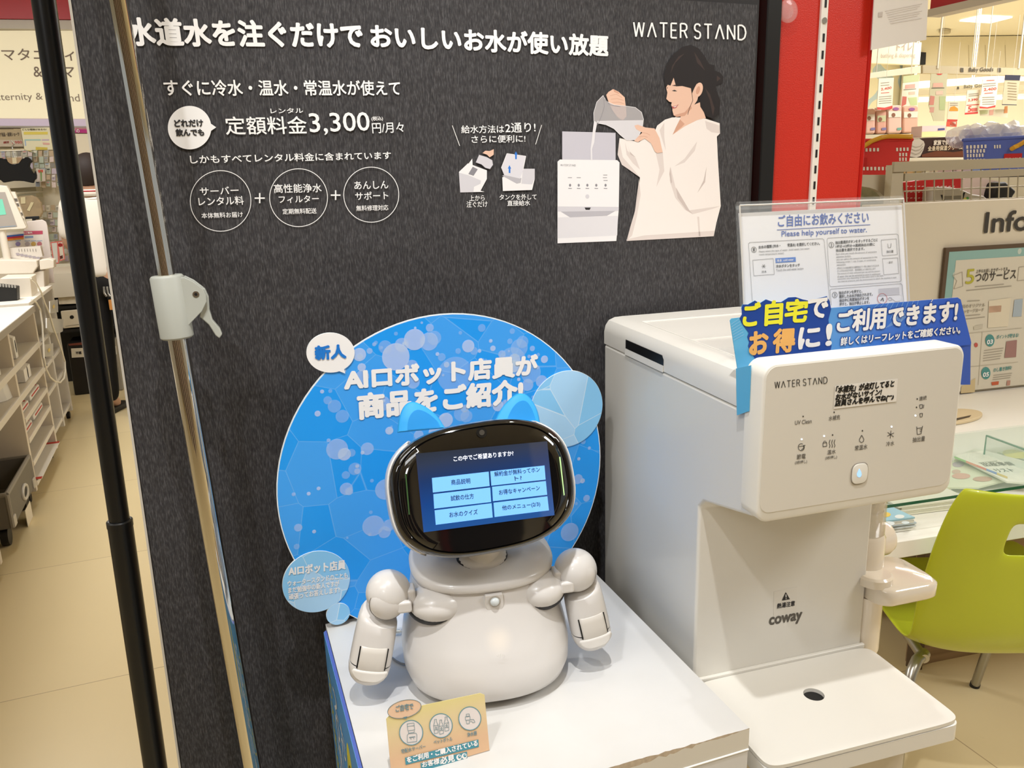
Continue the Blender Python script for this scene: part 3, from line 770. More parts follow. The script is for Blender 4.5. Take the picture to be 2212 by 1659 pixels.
# head: face plane tilted back, rolled a little
HP = Pl(L(-.012, -.070, .2465), 79, 20)
hr = rad(4.2)
hu = HP.u * math.cos(hr) + HP.v * math.sin(hr); hv = HP.v * math.cos(hr) - HP.u * math.sin(hr); hn = HP.n
HC = HP.pt(1047, 1053)
def H(a, b_, d): return HC + hu * a + hv * b_ - hn * d
hw = abs((HP.pt(1246, 1030) - HP.pt(848, 1072)).dot(hu)) / 2
hh = abs((HP.pt(1032, 908) - HP.pt(1052, 1196)).dot(hv)) / 2
def hring(k, d, n=2.75, dx=0, dy=0, N=96, kb=None): return [H(x + dx, y + dy, d) for x, y in sup(hw * k, hh * (kb or k), n, N)]
mb = MB(); mb.loft([hring(k, d) for k, d in ((.915, .0012), (.905, -.0004), (.80, -.0012), (.5, -.0019), (.2, -.0022), (.02, -.0022))], m_black, cap=False); mb.build('face_glass', robot, 1.0)
bz = [hring(.915, .0016), hring(.93, .0004), hring(.965, .0014), hring(.995, .006), hring(1.008, .013), hring(1.012, .022), hring(1.010, .030), hring(1.004, .036)]
mb = MB(); mb.loft(bz, m_black, cap=False); mb.build('face_bezel', robot, 1.0)
N = 96
rs = [hring(1.006, .034), hring(1.008, .038), hring(1.004, .048), hring(.97, .065), hring(.86, .083), hring(.66, .096), hring(.36, .103), hring(.05, .105)]
m_back = M('#b9b9ba', .3, coat=.3)
mb = MB(); mb.loft(rs, m_back, cap=True); mb.build('head_back', robot, 1.0)
# white side caps wrapping over the bezel edge
for s in (-1, 1):
    out = []
    for d, k in ((.009, 1.012), (.013, 1.022), (.021, 1.030), (.032, 1.036), (.046, 1.030), (.058, .998)):
        row = []
        for i in range(25):
            t = (i / 24 - .5) * 2
            ang = rad(180 if s < 0 else 0) + s * -t * rad(47 + 8 * (d / .046) ** .5)
            c, s2 = math.cos(ang), math.sin(ang)
            dd = d + .010 * t ** 4 * (1 if d < .02 else 0)
            row.append(H(hw * k * math.copysign(abs(c) ** (2 / 2.75), c), hh * k * math.copysign(abs(s2) ** (2 / 2.75), s2), dd))
        out.append(row)
    mb = MB(); mb.loft(out, m_shell, cap=False, closed=False); mb.build('side_cap', robot, 1.0, solid=.0016)
# display
SC = Pl(HP.P0 + hn * .0026, 79, 20)
mt, nt, b = newmat()
b.inputs['Base Color'].default_value = (0, 0, 0, 1); b.inputs['Roughness'].default_value = .04; b.inputs['Coat Weight'].default_value = 1; b.inputs['Coat Roughness'].default_value = .02
tc = nt.nodes.new('ShaderNodeTexCoord'); vm = nt.nodes.new('ShaderNodeVectorMath'); vm.operation = 'DOT_PRODUCT'; nt.links.new(tc.outputs['Object'], vm.inputs[0])
Rm = Mx.Rotation(rad(90 - 79), 4, 'Z').inverted()
vm.inputs[1].default_value = Rm @ hv
tl, blc = SC.pt(898, 980) - RO_, SC.pt(915, 1150) - RO_
a0, a1 = blc.dot(hv), tl.dot(hv)
f = math_(nt, 'DIVIDE', math_(nt, 'SUBTRACT', vm.outputs['Value'], a0), a1 - a0)
nt.links.new(ramp(nt, f, [(0, '#2a62ae'), (.35, '#21519c'), (.62, '#27457c'), (.85, '#3c4760'), (1, '#3a404c')]), b.inputs['Emission Color']); b.inputs['Emission Strength'].default_value = .8
m_scr = mt
scr = MB(); poly(scr, SC, [(898, 980), (1182, 953), (1198, 1113), (915, 1150)], m_scr, 0)
scr = scr.build('screen', robot, 0)
scr['kind'] = 'screen'; del scr['kind']
m_btn = M('#6ba6ee', .1, emit=.72); m_bt = M('#14233c', .3); m_st = M('#e8eefc', .3, emit=.8)
D8 = lambda x, y: (790 + x / 4.148, 830 + y / 4.148)
mb = MB()
for q in (((593, 840), (1102, 783), (1110, 912), (602, 971)), ((606, 985), (1116, 925), (1124, 1055), (614, 1115)), ((617, 1130), (1128, 1066), (1138, 1194), (628, 1260)),
          ((1116, 780), (1602, 728), (1612, 854), (1126, 909)), ((1132, 919), (1614, 867), (1626, 990), (1140, 1048)), ((1145, 1062), (1628, 1004), (1642, 1130), (1155, 1190))):
    poly(mb, SC, [D8(*p) for p in q], m_btn, .0003)
for s, x0, y0, x1, y1, h in (('商品説明', 768, 903, 938, 888, 48), ('試飲の仕方', 765, 1046, 970, 1024, 48), ('お水のクイズ', 752, 1194, 1005, 1166, 48), ('解約金が無料ってホン', 1155, 828, 1562, 785, 46), ('ト?', 1338, 865, 1400, 857, 40), ('お得なキャンペーン', 1197, 993, 1562, 950, 46), ('他のメニュー(2/3)', 1225, 1136, 1565, 1098, 50)):
    txt(mb, SC, s, D8(x0, y0), D8(x1, y1), h / 4.148, m_bt, .0006, .008)
txt(mb, SC, 'この中でご希望ありますか?', D8(790, 693), D8(1325, 640), 47 / 4.148, m_st, .0006, .012)
mb.build('screen_menu', scr, 0)
mb = MB(); mg_ = M('#a7c98c', .2, emit=.55)
for (x0, y0), (x1, y1), mm in (((1740, 655), (1778, 996), mg_),): poly(mb, SC, [D8(1733, 652), D8(1745, 650), D8(1783, 992), D8(1774, 998)], mm, .0002)
mb.build('light_strip', robot, 0)
mb = MB(); poly(mb, SC, [D8(352, 802), D8(364, 802), D8(396, 1166), D8(384, 1170)], M('#37512f', .2, emit=.25), .0002); mb.build('light_strip', robot, 0)
mb = MB(); p_ = SC.pt(*D8(1040, 433), 0); mb.tube([p_ - hn * .001, p_ + hn * .0006], .0054, M('#1c1b1a', .25), 24); mb.tube([p_ + hn * .0004, p_ + hn * .0009], .0028, M('#4a4640', .1), 20); mb.build('camera_lens', robot)
# ears
m_ear, m_ear2 = M('#2ba2ea', .55), M('#1d90dc', .6)
EP = Pl(HP.P0 - hn * .050, 79, 20)
for o_, i_ in (([(858, 935), (861, 905), (868, 884), (878, 871), (890, 867), (903, 870), (926, 882), (946, 899), (962, 925)], [(880, 930), (881, 908), (888, 893), (898, 885), (910, 885), (928, 894), (946, 910), (952, 922)]),
               ([(1066, 915), (1080, 885), (1098, 864), (1114, 851), (1126, 849), (1140, 853), (1155, 872), (1164, 895), (1168, 925)], [(1092, 915), (1104, 884), (1118, 868), (1130, 864), (1140, 868), (1150, 884), (1157, 905), (1159, 920)])):
    cxx = sum(p[0] for p in o_) / len(o_); cyy = sum(p[1] for p in o_) / len(o_)
    def sm(pts, it=3):
        for _ in range(it):
            q = [pts[0]]
            for a, b_ in zip(pts, pts[1:]): q += [(a[0] * .75 + b_[0] * .25, a[1] * .75 + b_[1] * .25), (a[0] * .25 + b_[0] * .75, a[1] * .25 + b_[1] * .75)]
            pts = q + [pts[-1]]
        return pts
    o2, i2 = sm(o_), sm(i_)
    sc = lambda pts, k: [(cxx + (x - cxx) * k, cyy + (y - cyy) * k + (1 - k) * 10) for x, y in pts]
    mb = MB()
    rings = [[EP.pt(x, y, off) for x, y in sc(o2, k)] for k, off in ((.80, -.016), (.93, -.013), (1.0, -.004), (1.0, .003), (.96, .0068), (.90, .008))]
    mb.loft(rings, m_ear); ear = mb.build('ear', robot, 1.0)
    rings = [[EP.pt(x, y, off) for x, y in sc(i2, k)] for k, off in ((1.0, .0078), (.98, .0083), (.9, .0084))]
    mb = MB(); mb.loft(rings, m_ear2); mb.build('inner_ear', ear, .8)

# arms
def arm(ball, br_, cap, cr_, a, b_, ya, yb, w, outer, cuts):
    q = rp(*ball, -.040)
    mb = MB(); mb.ball(L(*q), br_, m_shell, 36, 24, RX, RY, RZ); mb.build('shoulder_ball', robot)
    c = rp(*cap, -.040 - br_ * .55)
    mb = MB(); mb.ball(L(c.x, c.y, c.z), (cr_, cr_ * .62, cr_), m_shell, 36, 24, RX, RY, RZ)
    mb.build('shoulder_cap', robot)
    # seam ring round the cap and seam line over the ball
    pts = [L(c.x + (cr_ + .0001) * math.cos(t) , c.y - .0012, c.z + (cr_ + .0001) * math.sin(t)) for t in [2 * math.pi * k / 40 for k in range(41)]]
    mb = MB(); mb.tube(pts, .00045, M('#6d665f', .5), 6); mb.build('cap_seam', robot)
    # bracket to the body
    s = 1 if outer > 0 else -1
    bx = L(q.x - s * br_ * .98, q.y - .004, q.z - .005)
    mb = MB(); mb.box(bx, (.009, .020, .022), m_shell, RX, RY, RZ); mb.box(L(q.x - s * br_ * .62, q.y - .0185, q.z - .009), (.016, .0075, .0135), m_shell, RX, RY, RZ); mb.build('shoulder_bracket', robot, bevel=.003)
    A, T = rp(*a, ya), rp(*b_, yb); A, T = L(*A), L(*T)
    ax = (T - A); ln = ax.length; ax.normalize()
    X = (RX - ax * RX.dot(ax)).normalized(); Y = ax.cross(X); Y = -Y if Y.dot(RY) < 0 else Y
    def sec(t, k, kd=1, n=2.5, shift=0, lo=0):
        return [A + ax * (t * ln) + X * (x) + Y * (y + shift) for x, y in sup(w * k, w * .92 * kd, n, 40)]
    mb = MB()
    rows = []
    for t, k in ((.0, .80), (.06, .90), (.15, .95), (.3, .98), (.45, 1.0), (.6, 1.01), (.705, 1.01)):
        row = sec(t, k, k)
        # slanted open top: the front of the sleeve starts lower than its outer back
        if t < .2:
            row = [p + ax * ln * (.20 - t) * (.5 + .5 * max(-1, min(1, (-(p - A - ax * t * ln).dot(Y) / w - .6 * s * (p - A).dot(X) / w)))) for p in row]
        rows.append(row)
    mb.loft(rows, m_shell, cap=True); mb.build('upper_arm', robot, 1.0)
    mb = MB(); mb.loft([sec(.700, .975, .975), sec(.735, .975, .975)], m_dark); mb.build('wrist_gap', robot, .8)
    rows = [sec(t, k, kd, 2.4) for t, k, kd in ((.724, 1.015, 1.015), (.76, 1.02, 1.02), (.84, .97, .99), (.90, .86, .90), (.95, .68, .74), (.985, .42, .5), (1.0, .12, .16))]
    mb = MB(); mb.loft(rows, m_shell); hand = mb.build('hand', robot, 1.2)
    # elbow block with dark side gaps on the front of the sleeve
    def front(t, x, out): return A + ax * (t * ln) + X * (w * x) - Y * (w * .93 * (1 - abs(x) ** 2.5 * .5) ** .6 + out)
    mb = MB(); rows = []
    for t, o_ in ((.44, -.003), (.46, .0002), (.52, .0012), (.60, .0022), (.68, .0022), (.735, .0010), (.75, -.003)):
        rows.append([front(t, x, o_) for x in [-.62 + 1.24 * k / 12 for k in range(13)]])
    mb.loft(rows, M('#d9d3ca', .35), cap=False, closed=False); mb.build('elbow_cover', robot, 1.0, solid=.0012)
    for x in (-.66, .66):
        mb = MB(); mb.tube([front(.45, x, .0004), front(.55, x, .0008), front(.65, x, .0010), front(.722, x, .0009)], .00075, m_dark, 8); mb.build('elbow_gap', robot)
    # paler patch painting the light on the hand's concave palm
    mb = MB(); rows = []
    for t, hw_ in ((.735, .80), (.77, .86), (.81, .82), (.845, .68), (.87, .46), (.882, .2)):
        rows.append([front(t, x * hw_, .0012 - .0022 * (t - .735) / .15 + .0004) for x in [-1 + 2 * k / 12 for k in range(13)]])
    mb.loft(rows, M('#f3efe9', .35), cap=False, closed=False); mb.build('palm_light_patch', hand, 1.0, solid=.001)
arm((839, 1279), .0240, (836, 1303), .0182, (822, 1306), (791, 1473), -.038, -.046, .0222, -1, 0)
arm((1243, 1231), .0240, (1255, 1243), .0162, (1251, 1248), (1284, 1397), -.038, -.046, .0222, 1, 0)

# charging lead behind the robot
mb = MB(); a = rp(846, 1363, .01); 
cable = thing('charging_cable', 'thin charging lead with a clear plug behind the robot on the plinth', 'cable', L(-.1, .03, 0), 79)
z6 = .006
p0, p1 = atz(852, 1364, ZT + z6), atz(872, 1363, ZT + z6)
mb = MB(); mb.tube([p0, p0.lerp(p1, .75)], .0042, m_clear, 16); mb.build('plug_sleeve', cable)
mb = MB(); mb.tube([p0.lerp(p1, .1), p0.lerp(p1, .6)], .0022, m_steel, 12); mb.tube([p0.lerp(p1, .6), p0.lerp(p1, 1.15)], .0014, m_steel, 12); mb.build('plug_pin', cable)
pts = [atz(x, y, ZT + .0022) for x, y in ((838, 1411), (846, 1420), (856, 1428), (866, 1433), (880, 1436), (900, 1434))]
mb = MB(); mb.tube(pts, .0013, M('#8a8c90', .4), 8); mb.build('lead', cable)

# ------------------------------------------------------------------ yellow card in front of the robot
K = Pl(atz(940, 1528, .905), 69, 14)
card = thing('info_card', 'small yellow printed card standing at the plinth front below the robot', 'card', V((K.P0.x, K.P0.y, ZT)), 69)
kb = lambda x, y: (690 + x / 4.893, 1320 + y / 4.893)
mt, nt, b = newmat()
tc = nt.nodes.new('ShaderNodeTexCoord'); n1 = nt.nodes.new('ShaderNodeTexNoise'); n1.inputs['Scale'].default_value = 7; n1.inputs['Detail'].default_value = 0
nt.links.new(tc.outputs['Object'], n1.inputs['Vector'])
sp = nt.nodes.new('ShaderNodeSeparateXYZ'); nt.links.new(tc.outputs['Object'], sp.inputs[0])
nt.links.new(ramp(nt, math_(nt, 'MULTIPLY', sp.outputs[2], 12), [(.2, '#dcb58f'), (.52, '#dfc99a'), (.78, '#dccf86')]), b.inputs['Base Color']); b.inputs['Roughness'].default_value = .45
m_card = mt
bl_ = K.pt(*kb(760, 1659)); vdown = (bl_ - K.pt(*kb(712, 1140))).normalized()
outl = [K.pt(*kb(*p)) for p in ((1745, 885), (1700, 868), (1080, 1000), (740, 1105), (706, 1140))]
dz = lambda p: p + vdown * ((p.z - ZT - .001) / -vdown.z)
outl += [dz(outl[-1]), dz(outl[0])]
mb = MB(); mb.prism(outl, -K.n * .0008, m_card); mb.build('card_panel', card, 0)
teal, tealt = M('#4a92a2', .5), M('#6b8a92', .5)
mb = MB(); q = [kb(x, y) for x, y in ell(898, 1035, 182, 92, 40, -14)] 
mb.prism([K.pt(x, y, .0008) for x, y in q], -K.n * .0008, M('#e3bf9f', .5)); polyline(mb, K, q, 1.1, tealt, .0012, True); poly(mb, K, [kb(885, 1122), kb(930, 1112), kb(912, 1145)], tealt, .0011); txt(mb, K, 'ご自宅で', kb(808, 1068), kb(992, 1036), 14, tealt, .0016, .03); mb.build('speech_bubble', card, 0)
ic = []
for (cx_, cy_), r_ in (((970, 1285), 123), ((1285, 1210), 119), ((1590, 1135), 116)): ic.append((kb(cx_, cy_), r_ / 4.893))
mb = MB()
for (c, r_) in ic:
    poly(mb, K, ell(c[0], c[1], r_, r_ * 1.06, 48), M('#e2d8d2', .5), .0005); ring(mb, K, c[0], c[1], r_, r_ * 1.06, 1.4, teal, .0008, rot=0)
def kl(*p, w=.9, close=False): polyline(mb, K, [kb(p[i], p[i + 1]) for i in range(0, len(p), 2)], w, tealt, .0009, close)
kl(928, 1190, 1000, 1182, 1002, 1210, 930, 1220, close=True); kl(930, 1220, 935, 1265, 1008, 1255, 1002, 1210); kl(940, 1270, 942, 1290, 1000, 1282, 1005, 1262)
kl(930, 1390, 928, 1310, 945, 1295, 1020, 1290, 1030, 1305, 1028, 1378, close=True); kl(948, 1335, 1010, 1325); kl(950, 1340, 1012, 1332); kl(965, 1345, 970, 1360); kl(995, 1340, 1000, 1355)
for k in range(3):
    x, y = 1228 + k * 56, 1146 - (k == 2) * 26 + (k == 1) * 6
    kl(x - 12, y, x + 10, y - 3, x + 9, y + 22, x + 25, y + 55, x + 28, y + 140, x - 12, y + 150, x - 20, y + 60, x - 10, y + 25, close=True); kl(x - 18, y + 66, x + 24, y + 60); kl(x - 14, y + 112, x + 28, y + 106)
    kl(x + 5, y + 75, x + 14, y + 92, x + 5, y + 102, x - 4, y + 92, close=True)
kl(1552, 1090, 1582, 1085, 1586, 1110, 1556, 1114, close=True); kl(1542, 1118, 1592, 1112, 1594, 1150, 1545, 1155, close=True); kl(1594, 1148, 1630, 1145, 1645, 1175, 1622, 1180, 1612, 1166, 1590, 1168); kl(1552, 1158, 1556, 1192, 1586, 1188, 1584, 1156)
mb.build('icon_row', card, 0)
mb = MB()
for s, x0, y0, x1, y1, h in (('宅配水サーバー', 865, 1506, 1122, 1450, 46), ('ペットボトル', 1208, 1410, 1405, 1370, 44), ('浄水器', 1563, 1332, 1665, 1308, 46)): txt(mb, K, s, kb(x0, y0), kb(x1, y1), h / 4.893, tealt, .0008, .02)
mb.build('icon_captions', card, 0)
mb = MB(); poly(mb, K, [kb(905, 1550), kb(1680, 1357), kb(1685, 1435), kb(912, 1625)], teal, .0006); poly(mb, K, [kb(1070, 1608), kb(1560, 1485), kb(1566, 1560), kb(1075, 1690)], teal, .0005)
txt(mb, K, 'をご利用・ご購入されている', kb(928, 1606), kb(1672, 1422), 13, m_print, .001, .04); txt(mb, K, 'お客様', kb(1088, 1655), kb(1270, 1612), 13, m_print, .001, .03); txt(mb, K, '必見', kb(1280, 1622), kb(1430, 1586), 15.5, m_print, .001, .04)
for x, y in ((1475, 1546), (1532, 1533)): poly(mb, K, ell(*kb(x, y), 5.8, 6.4, 24), m_print, .001); poly(mb, K, ell(*kb(x + 6, y - 6), 3.2, 3.6, 18), teal, .0014); poly(mb, K, ell(*kb(x + 9, y - 12), 1.2, 1.4, 12), m_print, .0018)
mb.build('headline_band', card, 0)
mb = MB(); txt(mb, K, 'されている', kb(1480, 1668), kb(1655, 1628), 8.5, M('#b8422e', .5), .0008, .04); quadline(mb, K, kb(1765, 1588), kb(1738, 1690), 1.2, M('#b8422e', .5), .0008); mb.build('red_lettering', card, 0)

# ------------------------------------------------------------------ water dispenser
DO = V((.25, .715, 0)); DX = V((math.sin(rad(74)), math.cos(rad(74)), 0)); DY = V((-DX.y, DX.x, 0)); DZ = V((0, 0, 1))
disp = thing('water_dispenser', 'white countertop water dispenser with touch panel and drip tray beside the robot', 'dispenser', DO + DZ * .777, 74)
def D(x, y, z): return DO + DX * x + DY * y + DZ * z
m_dw = M('#dfdbd2', .30, coat=.15)
m_dw2 = M('#e9e5db', .34)
WD = .240
side = [(.427, .779), (.427, 1.1655), (.052, 1.1655), (.0405, 1.0635), (.046, 1.0590), (.139, 1.0385), (.149, 1.028), (.149, .779)]
mb = MB(); mb.prism([D(0, y, z) for y, z in side], DX * WD, m_dw); mb.build('main_body', disp, bevel=.004, seg=3)
# lid with rounded shoulders and a slot on its left side
lidp = []
zl, zh = 1.1663, 1.2035
for x, z in ((0, zl), (0, zh - .020), (.002, zh - .011), (.007, zh - .004), (.016, zh - .0005), (.028, zh), (WD - .028, zh), (WD - .016, zh - .0005), (WD - .007, zh - .004), (WD - .002, zh - .011), (WD, zh - .020), (WD, zl)): lidp.append((x, z))
ys = [.050, .243, .353, .427]
mb = MB()
# front and rear blocks and the bridge above the slot
def seg(y0, y1, pts): mb.prism([D(x, y0, z) for x, z in pts], DY * (y1 - y0), m_dw)
seg(ys[0], ys[3], lidp)
lid = mb.build('lid', disp, smooth=.5)
mb = MB(); mb.prism([D(-.0004, y, z) for y, z in ((.353, 1.168), (.353, 1.1855), (.2475, 1.1855), (.243, 1.181), (.243, 1.168))], DX * .004, M('#0d0c0b', .35)); mb.build('lid_slot', lid, 0)
mb = MB(); mb.prism([D(-.0016, y, 1.1655) for y in (.353, .243)] + [D(-.0006, y, 1.1735) for y in (.243, .353)], DX * .001, m_dw); mb.build('slot_lip', lid, 0)
mb = MB(); 
for a, b_ in (((.032, .10), (.032, .372)), ((.032, .372), (WD - .032, .372)), ((WD - .032, .372), (WD - .032, .10)), ((.032, .235), (WD - .032, .235))):
    p, q = D(a[0], a[1], zh + .0002), D(b_[0], b_[1], zh + .0002); mb.tube([p, q], .0009, m_dw, 8)
mb.build('lid_cover_rim', lid)
mb = MB(); LP = Pl(D(0, 0, zh), 74)
for k in range(3): mb.box(D(.055 + .004 * k, .14 + .012 * k, zh + .0003), (.05 - .012 * k, .003, .0004), M('#cfcabf', .5), DX, DY, DZ)
mb.build('lid_marking', lid, 0)
# front panel
pw0, pw1, pz0, pz1 = -.003, .2335, 1.0575, 1.2205
def rr(x0, z0, x1, z1, r, n=8): return rrect(x0, z0, x1, z1, r, n)
mb = MB(); a = rr(pw0, pz0, pw1, pz1, .014); mb.loft([[D(x, .060, z) for x, z in a], [D(x, .0335, z) for x, z in a], [D(x, .0318, z) for x, z in rr(pw0 + .0012, pz0 + .0012, pw1 - .0012, pz1 - .0012, .013)], [D(x, .0314, z) for x, z in rr(pw0 + .002, pz0 + .002, pw1 - .002, pz1 - .002, .0125)]], m_dw2); mb.build('front_panel', disp, smooth=.9)
mb = MB(); a = rr(pw0 + .0032, pz0 + .0105, pw1 - .0032, pz1 - .0032, .0118); mb.prism([D(x, .0309, z) for x, z in a], DY * .0006, M('#d8d2c6', .28)); mb.build('panel_face', disp, 0)
F = Pl(D(0, .0309, 0), 74)
mi = M('#5b564e', .5); mi2 = M('#3a3732', .5)
mb = MB(); thin_logo(mb, F, (1674, 839), (1787, 828), 14, 1.5, mi2, .0003); mb.build('logo_lettering', disp, 0)
mb = MB()
for s, x0, y0, x1, y1, h in (('UV Clean', 1717, 918, 1753, 914, 9), ('水補充', 1790, 909.5, 1814.5, 906, 10.5), ('連続', 1985.5, 866, 2001.5, 863, 9), ('節電', 1721, 993, 1740, 990.5, 11), ('(3秒押し)', 1717, 1004.5, 1743, 1001.5, 8.5), ('温水', 1787, 982.5, 1805, 980, 10), ('(3秒押し)', 1782.5, 994.5, 1807.5, 991.5, 8.5), ('常温水', 1846.5, 974, 1873.5, 970, 11), ('冷水', 1914, 964.5, 1931.5, 962, 10), ('抽出量', 1971, 956, 1997.5, 952.5, 11)):
    mb = MB(); txt(mb, F, s, (x0, y0), (x1, y1), h, mi, .0003, .008); mb.build('panel_label', disp, 0)
mb = MB()
def il(*p, w=1.2, close=False): polyline(mb, F, [(p[i], p[i + 1]) for i in range(0, len(p), 2)], w, mi2, .0003, close)
for x, y in ((1735, 899.5), (1802, 890.5), (1981.5, 861.8), (1980, 879.8), (1798.6, 939.6), (1863, 930.5)): poly(mb, F, ell(x, y, 1.5, 1.7, 12), mi2, .0003); mb.build('indicator_dot', disp, 0); mb = MB()
polyline(mb, F, ell(1731, 966, 6.5, 7.5, 24, 0, -30, 300), 1.2, mi2, .0003); il(1731, 972, 1736, 968, 1736, 962, 1740, 962); il(1726, 965, 1737, 963)
mb.build('panel_icon', disp, 0); mb = MB()
il(1778, 957, 1786, 956, 1786, 964, 1778, 965, close=True); polyline(mb, F, ell(1782, 956.5, 2.8, 4, 12, 0, 180, 360), 1, mi2, .0003)
mb.build('panel_icon', disp, 0); mb = MB()
for k in range(3):
    x = 1791.5 + k * 5.3; il(x, 967.5 - k * .5, x + 1.8, 963, x - .2, 957, x + 1.2, 951.5 - k * .5, x + 2.2, 950)
mb.build('panel_icon', disp, 0); mb = MB()
il(1861.5, 940, 1866.3, 948.5, 1865, 954, 1861, 956, 1857.2, 953.5, 1856.6, 949.5, close=True)
mb.build('panel_icon', disp, 0); mb = MB()
for k in range(3):
    t = rad(60 * k + 85); il(1924 - 8 * math.cos(t), 938.7 + 8.5 * math.sin(t), 1924 + 8 * math.cos(t), 938.7 - 8.5 * math.sin(t))
mb.build('panel_icon', disp, 0); mb = MB()
il(1980.5, 921.5, 1981.5, 938.5, 1989.5, 937.5, 1993, 920); il(1981, 925.5, 1991.5, 924); il(1987, 928.5, 1991, 928); il(1987, 932.5, 1990, 932)
mb.build('panel_icon', disp, 0); mb = MB()
il(1986.5, 874.5, 1987.5, 882.5, 1992, 882, 1993, 874, close=True); il(1994.5, 882, 1996, 874)
mb.build('panel_icon', disp, 0); mb = MB()
il(1987, 893.5, 1988, 901, 1992, 900.5, 1993, 892.8, close=True)
mb.build('panel_icon', disp, 0)
mb = MB(); ml = M('#dcecff', .2, emit=1.6)
for x, y in ((1732, 949), (1780.5, 942), (1926.3, 921.8), (1977.7, 897.8)): mb = MB(); poly(mb, F, ell(x, y, 1.7, 1.9, 14), ml, .0004); mb.build('indicator_light', disp, 0) 
mb = MB(); c0 = F.co(1856, 1022.5); rb = abs(F.co(1873, 1020)[0] - F.co(1839, 1025)[0]) / 2
q = [(c0[0] + x, c0[1] + y) for x, y in sup(rb, rb * 1.16, 3.2, 48)]
mb.loft([[F.uv(a, b_, .0002) for a, b_ in q], [F.uv(c0[0] + (a - c0[0]) * .97, c0[1] + (b_ - c0[1]) * .97, .0014) for a, b_ in q], [F.uv(c0[0] + (a - c0[0]) * .9, c0[1] + (b_ - c0[1]) * .9, .0016) for a, b_ in q]], m_dw2)
btn = mb.build('dispense_button', disp, smooth=.8)
mb = MB(); pts = [F.uv(c0[0] + 1.03 * (a - c0[0]), c0[1] + 1.03 * (b_ - c0[1]), .0004) for a, b_ in q]; mb.tube(pts + [pts[0]], .00045, M('#8e867a', .3), 6); mb.build('button_ring', btn)
mb = MB(); poly(mb, F, [(1856.5, 1012), (1860.5, 1020), (1861.5, 1026), (1859, 1030.5), (1855.5, 1031.5), (1852, 1029), (1851, 1024), (1853.5, 1018)], M('#9cc7f4', .2, emit=.75), .0019); mb.build('drop_light', btn, 0)
# paper note on the panel
note = MB(); q = [(1804.6, 834.7), (1939.8, 818.6), (1936.4, 867.5), (1801, 883.5)]
note.prism([F.pt(x, y, .0006) for x, y in q], -F.n * .0003, M('#e6e0d6', .5))
nt_ = note.build('paper_note', disp, 0)
mb = MB()
for s, x0, y0, x1, y1, h in (('「水補充」が点灯してると', 1805, 849.5, 1930, 835.5, 14.5), ('お水がないサイン!', 1804.5, 865, 1903, 853, 13.5), ('店員さんを呼んでね(¯¯♪', 1803, 880, 1929, 866, 15)): txt(mb, F, s, (x0, y0), (x1, y1), h, M('#0e0d0d', .5), .0009, .055, slant=.12)
mb.build('note_lettering', nt_, 0)
# column lettering
Fc = Pl(D(0, .149, 0), 74)
mb = MB(); mb.prism([Fc.pt(x, y, .0003) for x, y in ((1672, 1278), (1722, 1268), (1721, 1320), (1671, 1330))], -Fc.n * .0003, M('#ded9cf', .3)); stk = mb.build('warning_sticker', disp, 0)
mb = MB(); poly(mb, Fc, [(1697.5, 1279), (1706.5, 1294.5), (1689, 1297.5)], m_ink, .0007); quadline(mb, Fc, (1697.8, 1284), (1698, 1290.5), 1.8, m_print, .001); poly(mb, Fc, ell(1698.1, 1293.2, 1, 1, 10), m_print, .001)
txt(mb, Fc, '熱湯注意', (1678.5, 1315), (1716.5, 1308.5), 11, m_ink, .0006, .03); mb.build('warning_print', stk, 0)
mb = MB(); txt(mb, Fc, 'coway', (1661, 1357.5), (1730.5, 1345), 22.5, mi, .0003, .05); mb.build('brand_lettering', disp, 0)
# tray
mb = MB(); tx0, tx1, ty0, ty1 = .0, .2445, -.0085, .149; t = rr(tx0, ty0, tx1, ty1, .010)
mb.loft([[D(x, y, .777) for x, y in t], [D(x, y, .7965) for x, y in t], [D(x, y, .7975) for x, y in rr(tx0 + .0012, ty0 + .0012, tx1 - .0012, ty1 - .001, .009)]], m_dw); tr = mb.build('tray_base', disp, smooth=.7)
hx, hy, hr_ = .119, .0805, .0118
mb = MB(); outer = rr(tx0 - .0004, ty0 - .0006, tx1 + .0004, ty1 - .006, .010, 8); nO = len(outer)
hole = [(hx + hr_ * math.cos(2 * math.pi * k / nO), hy + hr_ * 1.0 * math.sin(2 * math.pi * k / nO)) for k in range(nO)]
# match start angles
st = min(range(nO), key=lambda i: -outer[i][0] - outer[i][1] * .1)
def ang(p): return math.atan2(p[1] - hy, p[0] - hx)
nO = 96; outer, hole = [], []
hw2, hd2, xm, ym = (tx1 - tx0) / 2 + .0004, (ty1 - .006 - ty0) / 2 + .0006, (tx0 + tx1) / 2, (ty0 + ty1 - .006) / 2
for k in range(nO):
    x, y = sup(hw2, hd2, 14, nO)[k]; outer.append((xm + x, ym + y)); t = ang((xm + x, ym + y))
    hole.append((hx + hr_ * math.cos(2 * math.pi * k / nO), hy + hr_ * math.sin(2 * math.pi * k / nO)))
zz = .8025
vs = [D(x, y, zz) for x, y in outer] + [D(x, y, zz) for x, y in hole] + [D(x, y, zz - .0055) for x, y in hole] + [D(x, y, .7982) for x, y in outer]
fs = []
for i in range(nO):
    j = (i + 1) % nO
    fs += [(i, j, nO + j, nO + i), (nO + i, nO + j, 2 * nO + j, 2 * nO + i), (j, i, 3 * nO + i, 3 * nO + j)]
mb.add(vs, fs, m_dw); mb.build('tray_cover', disp, smooth=.5)
mb = MB(); mb.tube([D(hx, hy, .7972), D(hx, hy, .7979)], hr_ * .99, m_dark, 32); mb.build('drain', disp)
mb = MB(); mb.box(D((tx0 + tx1) / 2, .1465, .803), (tx1 - tx0 - .006, .005, .006), m_dw, DX, DY, DZ); mb.build('tray_rim', disp, bevel=.001)
